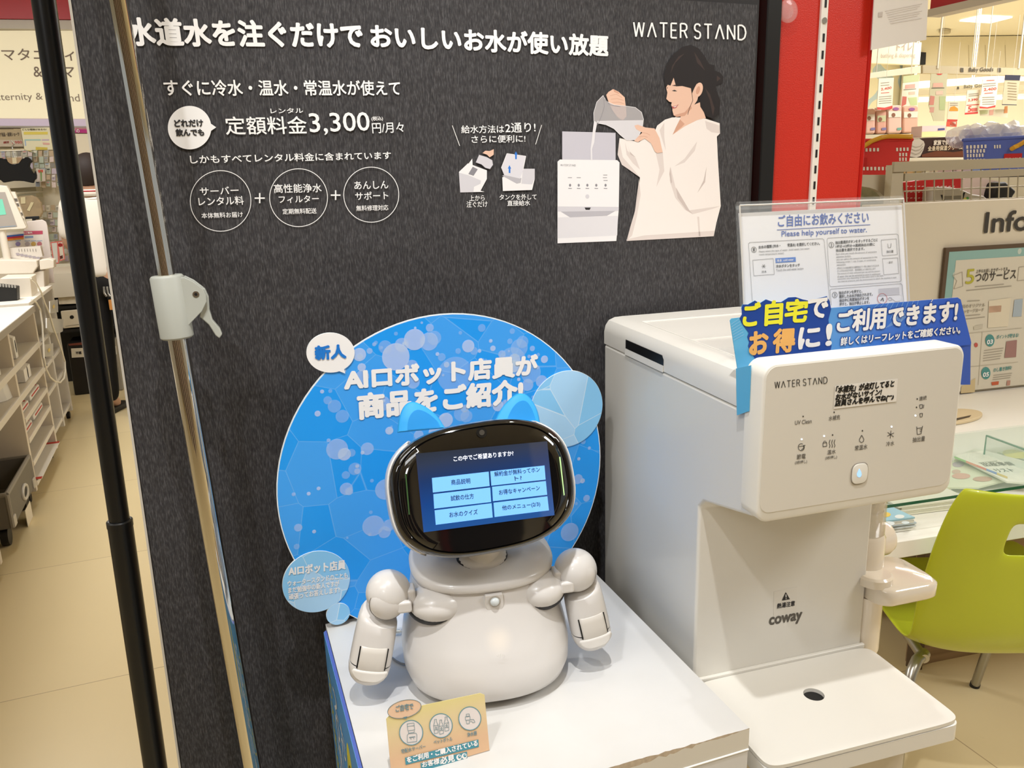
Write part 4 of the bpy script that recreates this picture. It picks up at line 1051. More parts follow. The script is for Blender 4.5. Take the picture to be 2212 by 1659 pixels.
mb = MB(); mb.tube([D(.119, .085, 1.056), D(.119, .085, 1.036)], [.010, .008], M('#c9c3b8', .4), 20); mb.build('spout', disp)
# cabinet carrying it
cab = thing('dispenser_cabinet', 'white cabinet under the water dispenser', 'cabinet', D(.11, .22, 0), 74)
mb = MB(); mb.box(D(.1085, .228, .388), (.214, .385, .774), M('#d5cbb7', .45), DX, DY, DZ); mb.build('cabinet_carcass', cab, bevel=.003)
mb = MB(); mb.box(D(.1085, .0345, .40), (.206, .003, .72), M('#d9cfbc', .45), DX, DY, DZ); mb.build('cabinet_door', cab, bevel=.001)

# blue topper on the dispenser
TP = Pl(D(0, .081, 0), 74)
topper = thing('sign_topper', 'blue cut-out card topper straddling the dispenser top behind its front panel', 'sign', D(.13, .08, 1.205), 74)
t1 = lambda x, y: (1560 + x / 3.393, 420 + y / 3.393)      # crop used for the right part
t2 = lambda x, y: (1560 + x / 5.927, 640 + y / 5.927)
mt, nt, b = newmat()
tc = nt.nodes.new('ShaderNodeTexCoord'); sp = nt.nodes.new('ShaderNodeSeparateXYZ'); nt.links.new(tc.outputs['Object'], sp.inputs[0])
nt.links.new(ramp(nt, math_(nt, 'ADD', math_(nt, 'MULTIPLY', sp.outputs[0], 3.3), .5), [(.05, '#62b8e4'), (.45, '#5a9ade'), (.62, '#3e78d2'), (.9, '#3560c8')]), b.inputs['Base Color']); b.inputs['Roughness'].default_value = .3
m_top = mt
navy = M('#1f479c', .3)
body_px = [t2(100, 310), t2(120, 285), t2(245, 270), t2(262, 235), t2(248, 150), t2(262, 105), t2(330, 105), t2(420, 55), t2(480, 90), t2(560, 40), t2(660, 75), t2(755, 75), t2(850, 15), t2(940, 10), t2(1030, 40), t2(1100, 55), t2(1340, 0), t2(1375, 60), t2(1385, 150),
           t1(1725, 755), t1(1748, 770), t1(1820, 1060), t1(1825, 1085)]
body_px += [t2(400, 1080 - 190) , (1592, 794)]
mb = MB(); q = [TP.pt(x, y) for x, y in body_px]; q[-2:] = [TP.pt(2097, 749), TP.pt(1593, 797)]
mb.prism(q, TP.n * -.0007, m_top); mb.build('topper_panel', topper, 0)
for q in ([(2066, 748), (2097, 744), (2096, 831), (2076, 831), (2070, 760)],):
    mb = MB(); mb.prism([TP.pt(x, y) for x, y in q], TP.n * -.0007, M('#3c5cb4', .35)); mb.build('side_leg', topper, 0)
SL = Pl(D(-.0035, 0, 0), 74 - 90)
mb = MB(); mb.prism([SL.pt(x, y) for x, y in ((1591, 796), (1623, 789), (1619, 888), (1593, 897))], SL.n * -.0007, M('#5fb2dc', .35)); mb.build('side_leg', topper, 0)
mb = MB(); poly(mb, TP, [t2(222, 282), t2(250, 235), t2(248, 150), t2(262, 105), t2(330, 105), t2(420, 55), t2(480, 90), t2(560, 40), t2(660, 75), t2(755, 75), t2(850, 15), t2(940, 10), t2(1030, 40), t2(1100, 55), t2(1340, 0), t2(1375, 60), t2(1395, 165), t2(1360, 300), t2(1400, 640), t2(1370, 760), t2(455, 866), t2(330, 640), t2(345, 590), t2(320, 520), t2(340, 470), t2(260, 360)], navy, .0003); mb.build('navy_burst', topper, 0)
mb = MB(); ye, ora = M('#f2ee3a', .35), M('#f3b765', .35)
oln = lambda w: (w, navy, -.0002)
txt(mb, TP, 'ご', t2(270, 380), t2(472, 365), 48, ye, .0008, .05); txt(mb, TP, '自', t2(550, 370), t2(760, 350), 50, ye, .0008, .05); txt(mb, TP, '宅', t2(800, 330), t2(1072, 320), 47, ye, .0008, .05); txt(mb, TP, 'で', t2(1090, 275), t2(1335, 262), 40, m_print, .0008, .055)
txt(mb, TP, 'お', t2(355, 748), t2(578, 718), 47, ora, .0008, .055); txt(mb, TP, '得', t2(650, 722), t2(915, 700), 49, ora, .0008, .05); txt(mb, TP, 'に', t2(980, 670), t2(1240, 640), 43, m_print, .0008, .06); txt(mb, TP, '!', t2(1330, 628), t2(1392, 620), 44, m_print, .0008, .05)
mb.build('burst_lettering', topper, 0)
mb = MB(); txt(mb, TP, 'ご利用できます!', t1(842, 1012), t1(1715, 928), 46, m_print, .0008, .045, outline=(.085, navy, -.0003))
txt(mb, TP, '詳しくはリーフレットをご確認ください。', t1(868, 1108), t1(1742, 1018), 17.5, m_print, .0008, .04, outline=(.10, navy, -.0003)); mb.build('offer_lettering', topper, 0)
mb = MB(); mwl = M('#a9d3f0', .35)
for k in range(7): quadline(mb, TP, t2(112 + k * 6, 360 + k * 34), t2(222 + k * 10, 285 + k * 34), .7, mwl, .0003)
for k in range(9): quadline(mb, TP, t1(1090 + k * 36, 850 + k * 16), t1(1150 + k * 36, 800 - k * 3), .6, mwl, .0003)
for k in range(9): quadline(mb, TP, t1(1200 + k * 14, 980 - k * 6), t1(1300 + k * 14, 880 - k * 6), .5, mwl, .00031)
quadline(mb, TP, t1(1512, 820), t1(1545, 768), 1.1, m_print, .0003)
mb.build('stripe_pattern', topper, 0)

# clear stand with the instruction sheet
AP = Pl(D(0, .118, 1.20), 74, 6)
hold = thing('sign_holder', 'clear acrylic sign holder standing behind the blue topper', 'sign holder', D(.11, .125, zh), 74)
ac = lambda x, y: (1580 + x / 5.395, 430 + y / 5.395)
tl_, tr_, br2, bl2 = AP.pt(*ac(95, 75)), AP.pt(*ac(2005, 0)), AP.pt(1965, 665), AP.pt(1607, 665)
dn = (bl2 - tl_).normalized(); k = (tl_.z - zh - .002) / -dn.z; bl3 = tl_ + dn * k
dn2 = (br2 - tr_).normalized(); br3 = tr_ + dn2 * ((tr_.z - zh - .002) / -dn2.z)
m_acr = M('#f6faf9', .02, alpha=.07, spec=.8, coat=1.0)
mb = MB(); mb.prism([tl_, tr_, br3, bl3], -AP.n * .0018, m_acr); mb.build('front_plate', hold, 0)
mb = MB(); mb.prism([p - AP.n * .0062 for p in (tl_, tr_, br3, bl3)], -AP.n * .0018, m_acr); mb.build('back_plate', hold, 0)
mb = MB(); mb.tube([tl_ - AP.n * .004, tr_ - AP.n * .004], .0042, m_acr, 14); mb.build('folded_edge', hold)
mb = MB(); mb.prism([bl3, br3, br3 + DY * .055, bl3 + DY * .055], -DZ * .0018, m_acr); mb.build('base_plate', hold, 0)
m_rim = M('#ddd8d0', .25)
mb = MB(); mb.tube([tl_ + AP.n * .0002, bl3], .0008, m_rim, 6); mb.build('edge_line', hold)
mb = MB(); mb.tube([tr_ + AP.n * .0002, br3], .0008, m_rim, 6); mb.build('edge_line', hold)
mb = MB(); mb.tube([tl_ + AP.n * .0004, tr_ + AP.n * .0004], .0009, m_rim, 6); mb.build('edge_line', hold)
SH = Pl(AP.P0 - AP.n * .0042, 74, 6)
sheet = thing('instruction_sheet', 'white water instruction sheet with blue heading inside the clear holder', 'sheet', D(.11, .128, 1.25), 74)
q = [SH.pt(*ac(85, 165)), SH.pt(*ac(1985, 70))]; c_ = [SH.pt(1608, 665), SH.pt(1960, 665)]
dl, dr = (c_[0] - q[0]).normalized(), (c_[1] - q[1]).normalized()
q += [q[1] + dr * ((q[1].z - zh - .004) / -dr.z), q[0] + dl * ((q[0].z - zh - .004) / -dl.z)]
mb = MB(); mb.prism(q, -SH.n * .0006, M('#eeecec', .5)); mb.build('paper', sheet, 0)
bl1, gr, bk = M('#3d5fae', .5), M('#8e8b8a', .5), M('#3b3838', .5)
mb = MB(); txt(mb, SH, 'ご自由にお飲みください', ac(545, 325), ac(1598, 275), 25, bl1, .0004, .02); quadline(mb, SH, ac(530, 360), ac(1618, 298), 1.3, bl1, .0004); txt(mb, SH, 'Please help yourself to water.', ac(585, 457), ac(1578, 404), 15.5, bl1, .0004, .014); mb.build('sheet_heading', sheet, 0)
mb = MB()
def sl(*p, w=.8, m_=gr, close=False): polyline(mb, SH, [ac(p[i], p[i + 1]) for i in range(0, len(p), 2)], w, m_, .0004, close)
sl(245, 1210, 200, 520, 215, 505, 1060, 460, 1080, 475, 1150, 1210); sl(1115, 470, 1125, 455, 1925, 405, 1945, 420, 1980, 945, 1965, 960, 1160, 1020, 1145, 1005, close=True); sl(1165, 1240, 1150, 1060, 1165, 1048, 1975, 985, 1990, 1000, 2010, 1200)
sl(248, 712, 488, 692, 500, 876, 262, 893, close=True); sl(1745, 478, 1922, 462, 1935, 645, 1760, 662, close=True); sl(1760, 695, 1938, 683, 1950, 865, 1778, 882, close=True)
for (x, y), s in (((262, 590), '1'), ((1165, 535), '2'), ((1205, 1117), '3')):
    ring(mb, SH, *ac(x, y), 5.2, 6, .9, bk, .0004, 24); txt(mb, SH, s, ac(x - 9, y + 18), ac(x + 9, y + 17), 6.4, bk, .0004, .02)
sl(352, 785, 402, 780, m_=bk); sl(364, 805, 390, 760, m_=bk); sl(364, 762, 392, 803, m_=bk)
sl(1822, 520, 1828, 568, 1855, 566, 1862, 516, m_=bk)
mb.build('sheet_frames', sheet, 0)
mb = MB()
for s, x0, y0, x1, y1, h in (('お水の種類 (冷水・', 318, 585, 570, 565, 42), ('常温水) を選択してください。', 655, 560, 1030, 540, 42), ('冷水ボタンをタッチ', 520, 802, 798, 785, 36), ('抽出量選択ボタンをタッチするごとに', 1212, 525, 1705, 492, 36), ('1杯分→2杯分→連続抽出の順に', 1215, 570, 1670, 542, 34), ('抽出量を選択できます。', 1218, 615, 1550, 595, 34), ('抽出ボタンを押すと、', 1252, 1112, 1525, 1090, 38), ('選択したお水が抽出されます。', 1255, 1156, 1645, 1125, 38), ('抽出中に再度抽出ボタンを', 1258, 1202, 1605, 1172, 38), ('押すと、抽出が停止します。', 1260, 1246, 1610, 1218, 38)):
    txt(mb, SH, s, ac(x0, y0), ac(x1, y1), h / 5.395, bk, .0004, .03)
for s, x0, y0, x1, y1, h in (('Please select the type of water. (cold water, hot water,', 322, 628, 915, 590, 27), ('room temperature water)', 324, 662, 610, 645, 27), ('Touch the cold water button', 522, 842, 840, 820, 27), ('Each time you touch the amount of extraction', 1220, 656, 1692, 628, 26), ('selection button,', 1222, 688, 1395, 676, 26), ('you can select the amount of extraction in the', 1224, 720, 1698, 690, 26), ('following order: 1 cup, 2 cups, or continuous', 1226, 752, 1685, 722, 26), ('extraction.', 1228, 778, 1335, 772, 22),
                             ('1杯あたりの抽出量及び連続抽出で一気に抽出できるお水', 1230, 818, 1720, 785, 24), ('タンク内の水位や内圧、使用環境により差が生じます', 1232, 850, 1680, 822, 24), ('The amount of water extracted per cup and the amount', 1234, 884, 1730, 852, 24), ('of water that can be extracted at once in continuous', 1236, 915, 1735, 880, 24), ('extraction vary depending on the water level in the tank,', 1238, 946, 1772, 905, 24), ('the internal pressure, and the environment in which the machine is used.', 1240, 976, 1925, 925, 24), ('抽出量', 1808, 628, 1888, 622, 30), ('冷水', 352, 862, 410, 858, 28), ('・連続', 1815, 752, 1880, 746, 24)):
    txt(mb, SH, s, ac(x0, y0), ac(x1, y1), h / 5.395, gr if s[0].isascii() or h < 26 else bk, .0004, .01)
mb.build('sheet_body_lettering', sheet, 0)
mb = MB(); poly(mb, SH, [ac(512, 690), ac(748, 676), ac(751, 730), ac(516, 745)], M('#4a7fcf', .5), .0003); txt(mb, SH, '冷水', ac(528, 735), ac(588, 730), 6, m_print, .0006, .03); txt(mb, SH, 'cold water', ac(606, 725), ac(725, 716), 4.6, m_print, .0006, .02); mb.build('cold_water_label', sheet, 0)
mb = MB(); poly(mb, SH, [ac(1715, 1045), ac(1955, 1028), ac(1960, 1115), ac(1720, 1130)], M('#c6c3c6', .5), .0003); ring(mb, SH, *ac(1758, 1160), 10.5, 11, 1, M('#c0504a', .5), .0005, 32); sl(1740, 1185, 1765, 1150, 1772, 1190, m_=bk, w=1.8); ring(mb, SH, *ac(1850, 1165), 4, 3, 1, gr, .0005, 20); sl(1875, 1165, 1910, 1195, 1965, 1190); mb.build('sheet_drawing', sheet, 0)

# paper cup holder on the right side of the dispenser
cup = thing('cup_holder', 'glossy cream cup dispenser bracket on the right of the water dispenser', 'cup holder', D(.28, .17, .80), 74)
mcp = M('#efe3d0', .15, coat=.8)
cx0, cy0 = .268, .178
mb = MB(); t = rr(WD + .002, .118, .333, .205, .022, 8)
mb.loft([[D(x, y, .868) for x, y in rr(WD + .002, .122, .329, .201, .02, 8)], [D(x, y, .872) for x, y in t], [D(x, y, .886) for x, y in t], [D(x, y, .891) for x, y in rr(WD + .002, .124, .327, .199, .02, 8)]], mcp); mb.build('bracket_plate', cup, 1.0)
mb = MB(); mb.tube([D(.252, .150, .889), D(.252, .150, .899), D(.252, .150, .9015)], [.022, .022, .019], mcp, 32); mb.build('bracket_boss', cup)
mb = MB(); mb.tube([D(.26, .225, .905), D(.326, .225, .905), D(.334, .225, .905), D(.337, .225, .905)], [.024, .024, .020, .008], mcp, 28); mb.build('arm_tube', cup)
mb = MB(); mb.tube([D(cx0 - .010, cy0, .893), D(cx0 - .010, cy0, .94), D(cx0 - .010, cy0, .945)], [.024, .024, .0215], mcp, 32); mb.build('cup_collar', cup)
mb = MB(); mb.tube([D(cx0 - .010, cy0, .9455), D(cx0 - .010, cy0, 1.12)], .0215, M('#efe6d4', .06, alpha=.35, spec=.8, coat=1.0), 32, cap=False); mb.build('clear_tube', cup, solid=.001)
mb = MB(); mb.tube([D(.256, .162, .866), D(.256, .162, .79), D(.256, .162, .779)], [.018, .018, .015], mcp, 24); mb.build('lower_spout', cup)
g_ = 'stacked paper cups in the clear tube'
cup0 = None
for k in range(12):
    z = .946 + k * .0125
    if cup0 is None:
        mb = MB(); mb.loft([[V((rr_ * math.cos(2 * math.pi * i / 28), rr_ * math.sin(2 * math.pi * i / 28), h)) for i in range(28)] for rr_, h in ((.0158, 0), (.0190, .028), (.0197, .029), (.0190, .0302), (.0184, .029), (.0155, .004))], M('#f3ead8', .5), cap=False)
        cup0 = mb.build('paper_cup', None, .7); c = cup0
    else:
        c = cup0.copy(); COL.objects.link(c)
    c.location = D(cx0 - .010, cy0, z); tag(c, 'cream paper cup nested in the stack inside the clear tube right of the dispenser', 'cup', g_)

# ------------------------------------------------------------------ helpers for the surroundings
def slab(name, label, cat, pl, pts, th, mat, group=None, bevel=0, off=0, parent=None):
    """outline on a standing plane, given real thickness away from the viewer"""
    mb = MB(); mb.prism([pl.pt(x, y, off) for x, y in pts], -pl.n * th, mat)
    o = mb.build(name, parent, 0, bevel=bevel)
    if not parent: tag(o, label, cat, group)
    return o
def rebase(o):
    """move a mesh thing's origin to its own base"""
    me = o.data; n = len(me.vertices)
    c = sum((v.co for v in me.vertices), V()) / n; c.z = min(v.co.z for v in me.vertices)
    me.transform(Mx.Translation(-c)); o.location = o.location + c; _inv[o.name] = Mx.Translation(-o.location)
def away(d, head, px=2050, py=400): return Pl(CAM + ray(px, py) * d, head)
def lines(mb, pl, rows, mat, w, off=.001):
    for x0, y0, x1, y1 in rows: quadline(mb, pl, (x0, y0), (x1, y1), w, mat, off)

# ------------------------------------------------------------------ red column right of the board
RC = Pl((-.297, 1.052, 0), 70)
red = M('#c42612', .45, bump=.25, nscale=500)
col = thing('display_column', 'red display column with a white slotted upright beside the black board', 'column', RC.uv(.86, 0), 70)
ua, ub = RC.co(1640, 0)[0] - .05, RC.co(1868, 200)[0]
uc = RC.co(1884, 100)[0]
mb = MB(); mb.prism([RC.uv(ua, 0), RC.uv(ub, 0), RC.uv(ub, 2.6), RC.uv(ua, 2.6)], -RC.n * .05, red); mb.build('red_panel', col, 0)
mb = MB(); mb.prism([RC.uv(ub + .0005, 0, .003), RC.uv(uc, 0, .003), RC.uv(uc, 2.6, .003), RC.uv(ub + .0005, 2.6, .003)], -RC.n * .056, M('#b81a10', .3)); mb.build('edge_trim', col, 0, bevel=.004)
a_, b2 = RC.co(1778, 0)[0], RC.co(1754, 430)[0]
su = (a_ + b2) / 2; wdt = .0062
mb = MB(); mb.prism([RC.uv(su - wdt, .1, .004), RC.uv(su + wdt, .1, .004), RC.uv(su + wdt, 2.5, .004), RC.uv(su - wdt, 2.5, .004)], -RC.n * .0038, M('#e9e2d6', .4)); up_ = mb.build('slotted_upright', col, 0)
z = 1.20
for k in range(24):
    zz_ = z + k * .0245
    if k in (5, 17):
        mb = MB(); c_ = RC.uv(su, zz_, .004); mb.tube([c_, c_ + RC.n * .0015], .0045, m_steel, 16); mb.build('upright_screw', up_); continue
    mb = MB(); mb.prism([RC.uv(su - .0012, zz_ - .006, .0046), RC.uv(su + .0026, zz_ - .006, .0046), RC.uv(su + .0026, zz_ + .006, .0046), RC.uv(su - .0012, zz_ + .006, .0046)], -RC.n * .0004, m_dark); mb.build('slot', up_, 0)
post = thing('square_post', 'black square metal post in front of the red column, right of the board', 'post', RC.uv(.745, 0, .03), 70)
PQ = Pl(RC.P0 + RC.n * .030, 70)
u0, u1 = PQ.co(1662, 200)[0] - .0, PQ.co(1681, 200)[0]
u0 = PQ.co(1650, 200)[0]
mb = MB(); mb.prism([PQ.uv(u0, 0), PQ.uv(u1, 0), PQ.uv(u1, 2.6), PQ.uv(u0, 2.6)], -PQ.n * .028, M('#141312', .35)); mb.build('post_tube', post, 0, bevel=.002)
mb = MB(); mb.prism([PQ.uv(u0 - .03, 0), PQ.uv(u1 + .03, 0), PQ.uv(u1 + .03, .006), PQ.uv(u0 - .03, .006)], -PQ.n * .028, M('#141312', .35)); mb.build('post_foot', post, 0)
hook = thing('clear_knob', 'clear round plastic knob on the red column near its top', 'knob', RC.pt(1692, 26), 70)
c_ = RC.pt(1692, 27); m_kn = M('#f2f0ee', .04, alpha=.13, spec=1.0, coat=1.0)
mb = MB(); mb.tube([c_, c_ + RC.n * .010], .0105, m_kn, 24); mb.build('knob_stem', hook)
mb = MB(); mb.tube([c_ + RC.n * .010, c_ + RC.n * .0125, c_ + RC.n * .014], [.0165, .0165, .014], m_kn, 28); mb.build('knob_disc', hook)
# notice hanging from the column edge
NP = Pl(RC.uv(uc + .004, 1.6, .01), 62)
nq = [NP.pt(1893, -70), NP.pt(2008, -70), NP.pt(2001, 86), NP.pt(1882, 108)]
mb = MB(); mb.prism(nq, -NP.n * .0015, M('#e2dad0', .4, alpha=.93)); nb = mb.build('notice_sheet'); tag(nb, 'pale notice sheet sticking out right of the red column top', 'notice')
mb = MB()
for k in range(7): quadline(mb, NP, (1912 + 2 * k, 24 + 5.5 * k - k), (1992 - 5 * (k % 3), 8 + 5.2 * k), 1.1, M('#c9beb4', .5), .0006)
poly(mb, NP, [(1898, 27), (1907, 25.5), (1906, 36), (1897, 37)], M('#bdb2a8', .5), .0006)
mb.build('notice_lettering', nb, 0)

# ------------------------------------------------------------------ information counter
IP = Pl((1.401, 2.44, 0), 76)
iu, iv = IP.u, V((-IP.u.y, IP.u.x, 0))
def I(a, b_, z): return V((1.401, 2.44, 0)) + iu * a - iv * b_ + V((0, 0, z))     # a along, b toward viewer
info = thing('information_counter', 'long white information counter with desk and upright back panel', 'counter', I(.6, .4, 0), 76)
m_inf = M('#d9cdb6', .5); m_desk = M('#f3efe4', .35)
mb = MB(); mb.box(I(.45, -.02, .645), (1.66, .036, 1.29), m_inf, iu, iv); mb.build('back_panel', info, bevel=.003)
deskf = .825
mb = MB(); mb.box(I(.15, deskf / 2, .682), (2.26, deskf, .036), m_desk, iu, iv); mb.build('desk_top', info, bevel=.002)
mt, nt, b = newmat()
tc = nt.nodes.new('ShaderNodeTexCoord'); wv = nt.nodes.new('ShaderNodeTexNoise'); mp = nt.nodes.new('ShaderNodeMapping'); mp.inputs['Scale'].default_value = (3, 3, 40)
nt.links.new(tc.outputs['Object'], mp.inputs[0]); nt.links.new(mp.outputs[0], wv.inputs['Vector']); wv.inputs['Scale'].default_value = 1.5
nt.links.new(ramp(nt, wv.outputs['Fac'], [(.3, '#8b7150'), (.7, '#a68a66')]), b.inputs['Base Color']); b.inputs['Roughness'].default_value = .5
mb = MB(); mb.box(I(.45, .3, .33), (1.62, .03, .66), mt, iu, iv); mb.build('kick_board', info, 0)
for a in (-.36, .15, 1.2):
    mb = MB(); mb.box(I(a, .32, .33), (.03, .03, .66), M('#5b4832', .5), iu, iv); mb.build('leg_post', info, 0)
mb = MB(); txt(mb, IP, 'Information', (2126, 503), (2420, 484), 44, M('#3f3a34', .5), .0022, .03, slant=.0); mb.build('sign_lettering', info, 0)
# framed poster on the panel
pos = thing('service_poster', 'teal bordered poster of five services in a dark frame on the counter panel', 'poster', IP.uv(.1, .75), 76)
pq = lambda x, y: (1980 + x / 4.608, 500 + y / 4.608)
pu0, pv1 = IP.co(*pq(270, 162)); pv0 = .71; pu1 = IP.co(*pq(1300, 80))[0]
pu1 = max(pu1, pu0 + .42)
def Q(a, b_, off): return IP.uv(a, b_, off)
fw = .012
mb = MB(); mb.prism([Q(pu0, pv0, .010), Q(pu1, pv0, .010), Q(pu1, pv1, .010), Q(pu0, pv1, .010)], -IP.n * .0095, M('#5c4a38', .5)); mb.build('frame', pos, 0)
mb = MB(); mb.add([Q(pu0 + fw, pv0, .0104), Q(pu1 - fw, pv0, .0104), Q(pu1 - fw, pv1 - fw, .0104), Q(pu0 + fw, pv1 - fw, .0104)], [(0, 1, 2, 3)], M('#8fb3ab', .5))
for k in range(60):
    a, b_ = random.uniform(pu0 + fw + .008, pu1 - fw - .008), random.uniform(pv0 + .01, pv1 - fw - .008)
    rr_ = random.uniform(.004, .008); mb.add([Q(a + rr_ * math.cos(t * .5236), b_ + rr_ * 1.2 * math.sin(t * .5236), .0107) for t in range(12)], [tuple(range(12))], M('#c3cdbf', .5))
mb.build('teal_border', pos, 0)
wi = .026
mb = MB(); mb.add([Q(pu0 + fw + wi, pv0, .011), Q(pu1 - fw - wi, pv0, .011), Q(pu1 - fw - wi, pv1 - fw - wi, .011), Q(pu0 + fw + wi, pv1 - fw - wi, .011)], [(0, 1, 2, 3)], M('#d6cdb9', .5)); mb.build('poster_sheet', pos, 0)
mb = MB(); mk, mk2, tl2 = M('#5a544a', .5), M('#a39a8a', .5), M('#4f8f8a', .5)
PO = .0125
txt(mb, IP, '5', pq(487, 525), pq(570, 515), 31, M('#b5ae3c', .5), PO, .02); txt(mb, IP, 'つのサービス', pq(582, 505), pq(985, 468), 21, M('#4a443c', .5), PO, .02)
txt(mb, IP, '上手なお返しをサポートする', pq(592, 415), pq(905, 388), 7.5, mk, PO, .02)
lines(mb, IP, [(*pq(580, 550), *pq(870, 524)), (*pq(495, 588), *pq(945, 542))], mk2, 1.6, PO)
txt(mb, IP, '無料のオリジナル', pq(420, 768), pq(680, 748), 8, mk2, PO, .03); txt(mb, IP, 'メッセージカード', pq(440, 818), pq(668, 798), 8, mk2, PO, .03)
lines(mb, IP, [(*pq(490, 838), *pq(635, 826)), (*pq(490, 872), *pq(680, 850)), (*pq(505, 694), *pq(630, 686))], mk2, 1.6, PO)
for (x, y), s in (((730, 1085), '03'), ((690, 1410), '05')):
    poly(mb, IP, ell(*pq(x, y), 9.8, 13.2, 28), tl2, PO); txt(mb, IP, s, pq(x - 30, y + 38), pq(x + 26, y + 32), 9, m_print, PO + .001, .05)
txt(mb, IP, 'ポイントが貯まる!', pq(795, 1072), pq(1015, 1050), 8.5, tl2, PO, .02); txt(mb, IP, 'のし書き無料!', pq(765, 1400), pq(945, 1375), 8.5, tl2, PO, .02)
for k in range(5): lines(mb, IP, [(*pq(672 - 3 * k, 1185 + 26 * k), *pq(865 - 8 * k, 1160 + 26 * k))], mk2, 1.4, PO)
for k in range(3): lines(mb, IP, [(*pq(765 - 4 * k, 1432 + 22 * k), *pq(950 - 8 * k, 1410 + 22 * k))], mk2, 1.3, PO)
lines(mb, IP, [(*pq(500, 1015), *pq(1050, 960)), (*pq(540, 1345), *pq(1010, 1300)), (*pq(655, 1000), *pq(615, 1530))], M('#b9b09e', .5), .9, PO)
mb.build('poster_lettering', pos, 0)
mb = MB()
polyline(mb, IP, [pq(360, 440), pq(455, 402), pq(462, 545), pq(372, 572), pq(402, 492)], .9, mk2, PO, True); polyline(mb, IP, [pq(1020, 355), pq(1100, 345), pq(1110, 480), pq(1005, 490)], .9, mk2, PO, True)
mb.build('poster_ribbon', pos, 0)
for q, c in (((720, 690, 940, 660, 910, 945, 708, 960), '#ded2b8'), ((720, 745, 845, 735, 840, 800, 718, 810), '#c9a488'), ((850, 790, 905, 780, 890, 875, 835, 882), '#b7a9a6'), ((715, 850, 760, 835, 750, 890, 712, 900), '#8d7a5c'), ((845, 885, 880, 880, 890, 935, 840, 940), '#c08a58'), ((795, 750, 830, 745, 825, 790, 790, 795), '#c27f74'),
             ((975, 680, 1058, 670, 1045, 845, 955, 850), '#a9b4bb'), ((980, 690, 1045, 685, 1040, 745, 978, 750), '#e2d6c8'), ((895, 1095, 1000, 1080, 990, 1250, 875, 1258), '#a07870'), ((915, 1110, 972, 1102, 960, 1225, 912, 1232), '#e6dccb'), ((745, 1500, 820, 1490, 815, 1525, 750, 1532), '#c4603c'), ((900, 1485, 935, 1482, 930, 1530, 895, 1535), '#b98a78'), ((445, 1545, 585, 1460, 580, 1600, 440, 1612), '#cdb88c'), ((570, 945, 660, 925, 655, 965, 568, 980), '#c6bda9')):
    mb = MB(); poly(mb, IP, [pq(q[i], q[i + 1]) for i in range(0, 8, 2)], M(c, .5), PO + .00005 * (q[0] % 7)); mb.build('poster_picture', pos, 0)
mb = MB()
poly(mb, IP, ell(*pq(592, 1130), 4, 5, 16), M('#c0584c', .5), PO)
mb.build('poster_dot', pos, 0)

# things on the desk: beige cable tray lid, glass case, leaflets, magazines
ZD = .70
def dz_(x, y, z=ZD): return atz(x, y, z)
grom = MB(); q = [dz_(2040 + 82 * math.cos(t), 905 + 16 * math.sin(t) - 6 * math.cos(t), ZD + .001) for t in [2 * math.pi * k / 40 for k in range(40)]]
grom.prism(q, V((0, 0, .008)), M('#d9c49c', .45)); gr_ = grom.build('cable_lid', None, .6, bevel=.002); tag(gr_, 'oval beige cable lid set on the white counter above the glass case', 'lid')
mb = MB(); q = [dz_(x, y, ZD + .0095) for x, y in ((2060, 905), (2098, 897), (2094, 901), (2062, 909))]; mb.prism(q, V((0, 0, .0006)), M('#4a3a26', .5)); mb.build('cable_slot', gr_, 0)
zg = ZD + .075
gl = M('#b9d8c6', .02, alpha=.16, spec=.8, coat=1.0); gle = M('#1d5a44', .2)
case = thing('glass_case', 'low glass display case on the white counter above the leaflets', 'display case', I(-.2, .5, ZD), 76)
f0, f1 = atz(1905, 1099, zg), atz(2045, 1068, zg)
fb0, fb1 = f0 - iu * .10, f0 + iu * .95
dep = (atz(2068, 940, zg) - f0).dot(iv)
mb = MB(); mb.prism([fb0, fb1, fb1 + iv * dep, fb0 + iv * dep], V((0, 0, .006)), gl); mb.build('glass_top', case, 0)
mb = MB(); mb.prism([fb0 - iv * .0006, fb1 - iv * .0006, fb1 - iv * .0006 + V((0, 0, .006)), fb0 - iv * .0006 + V((0, 0, .006))], iv * .0005, gle); mb.build('glass_edge', case, 0)
mb = MB(); bb0, bb1 = fb0 + iv * dep, fb1 + iv * dep; mb.prism([V((bb0.x, bb0.y, ZD + .001)), V((bb1.x, bb1.y, ZD + .001)), bb1, bb0], iv * .004, gl); mb.build('glass_back', case, 0)
dv0 = atz(2133, 940, zg); dv0 = dv0 + iv * (dep - .02 - (dv0 - f0).dot(iv))
mb = MB(); dv1 = dv0 - iv * (dep - .05)
mb.prism([V((dv0.x, dv0.y, ZD + .001)), V((dv1.x, dv1.y, ZD + .001)), dv1, dv0], iu * .005, gl); mb.build('glass_divider', case, 0)
mb = MB(); mb.tube([V((dv0.x, dv0.y, ZD + .002)), dv0 - V((0, 0, .002)), dv1 - V((0, 0, .002))], .0022, M('#4f8a70', .2), 6); mb.build('divider_edge', case)
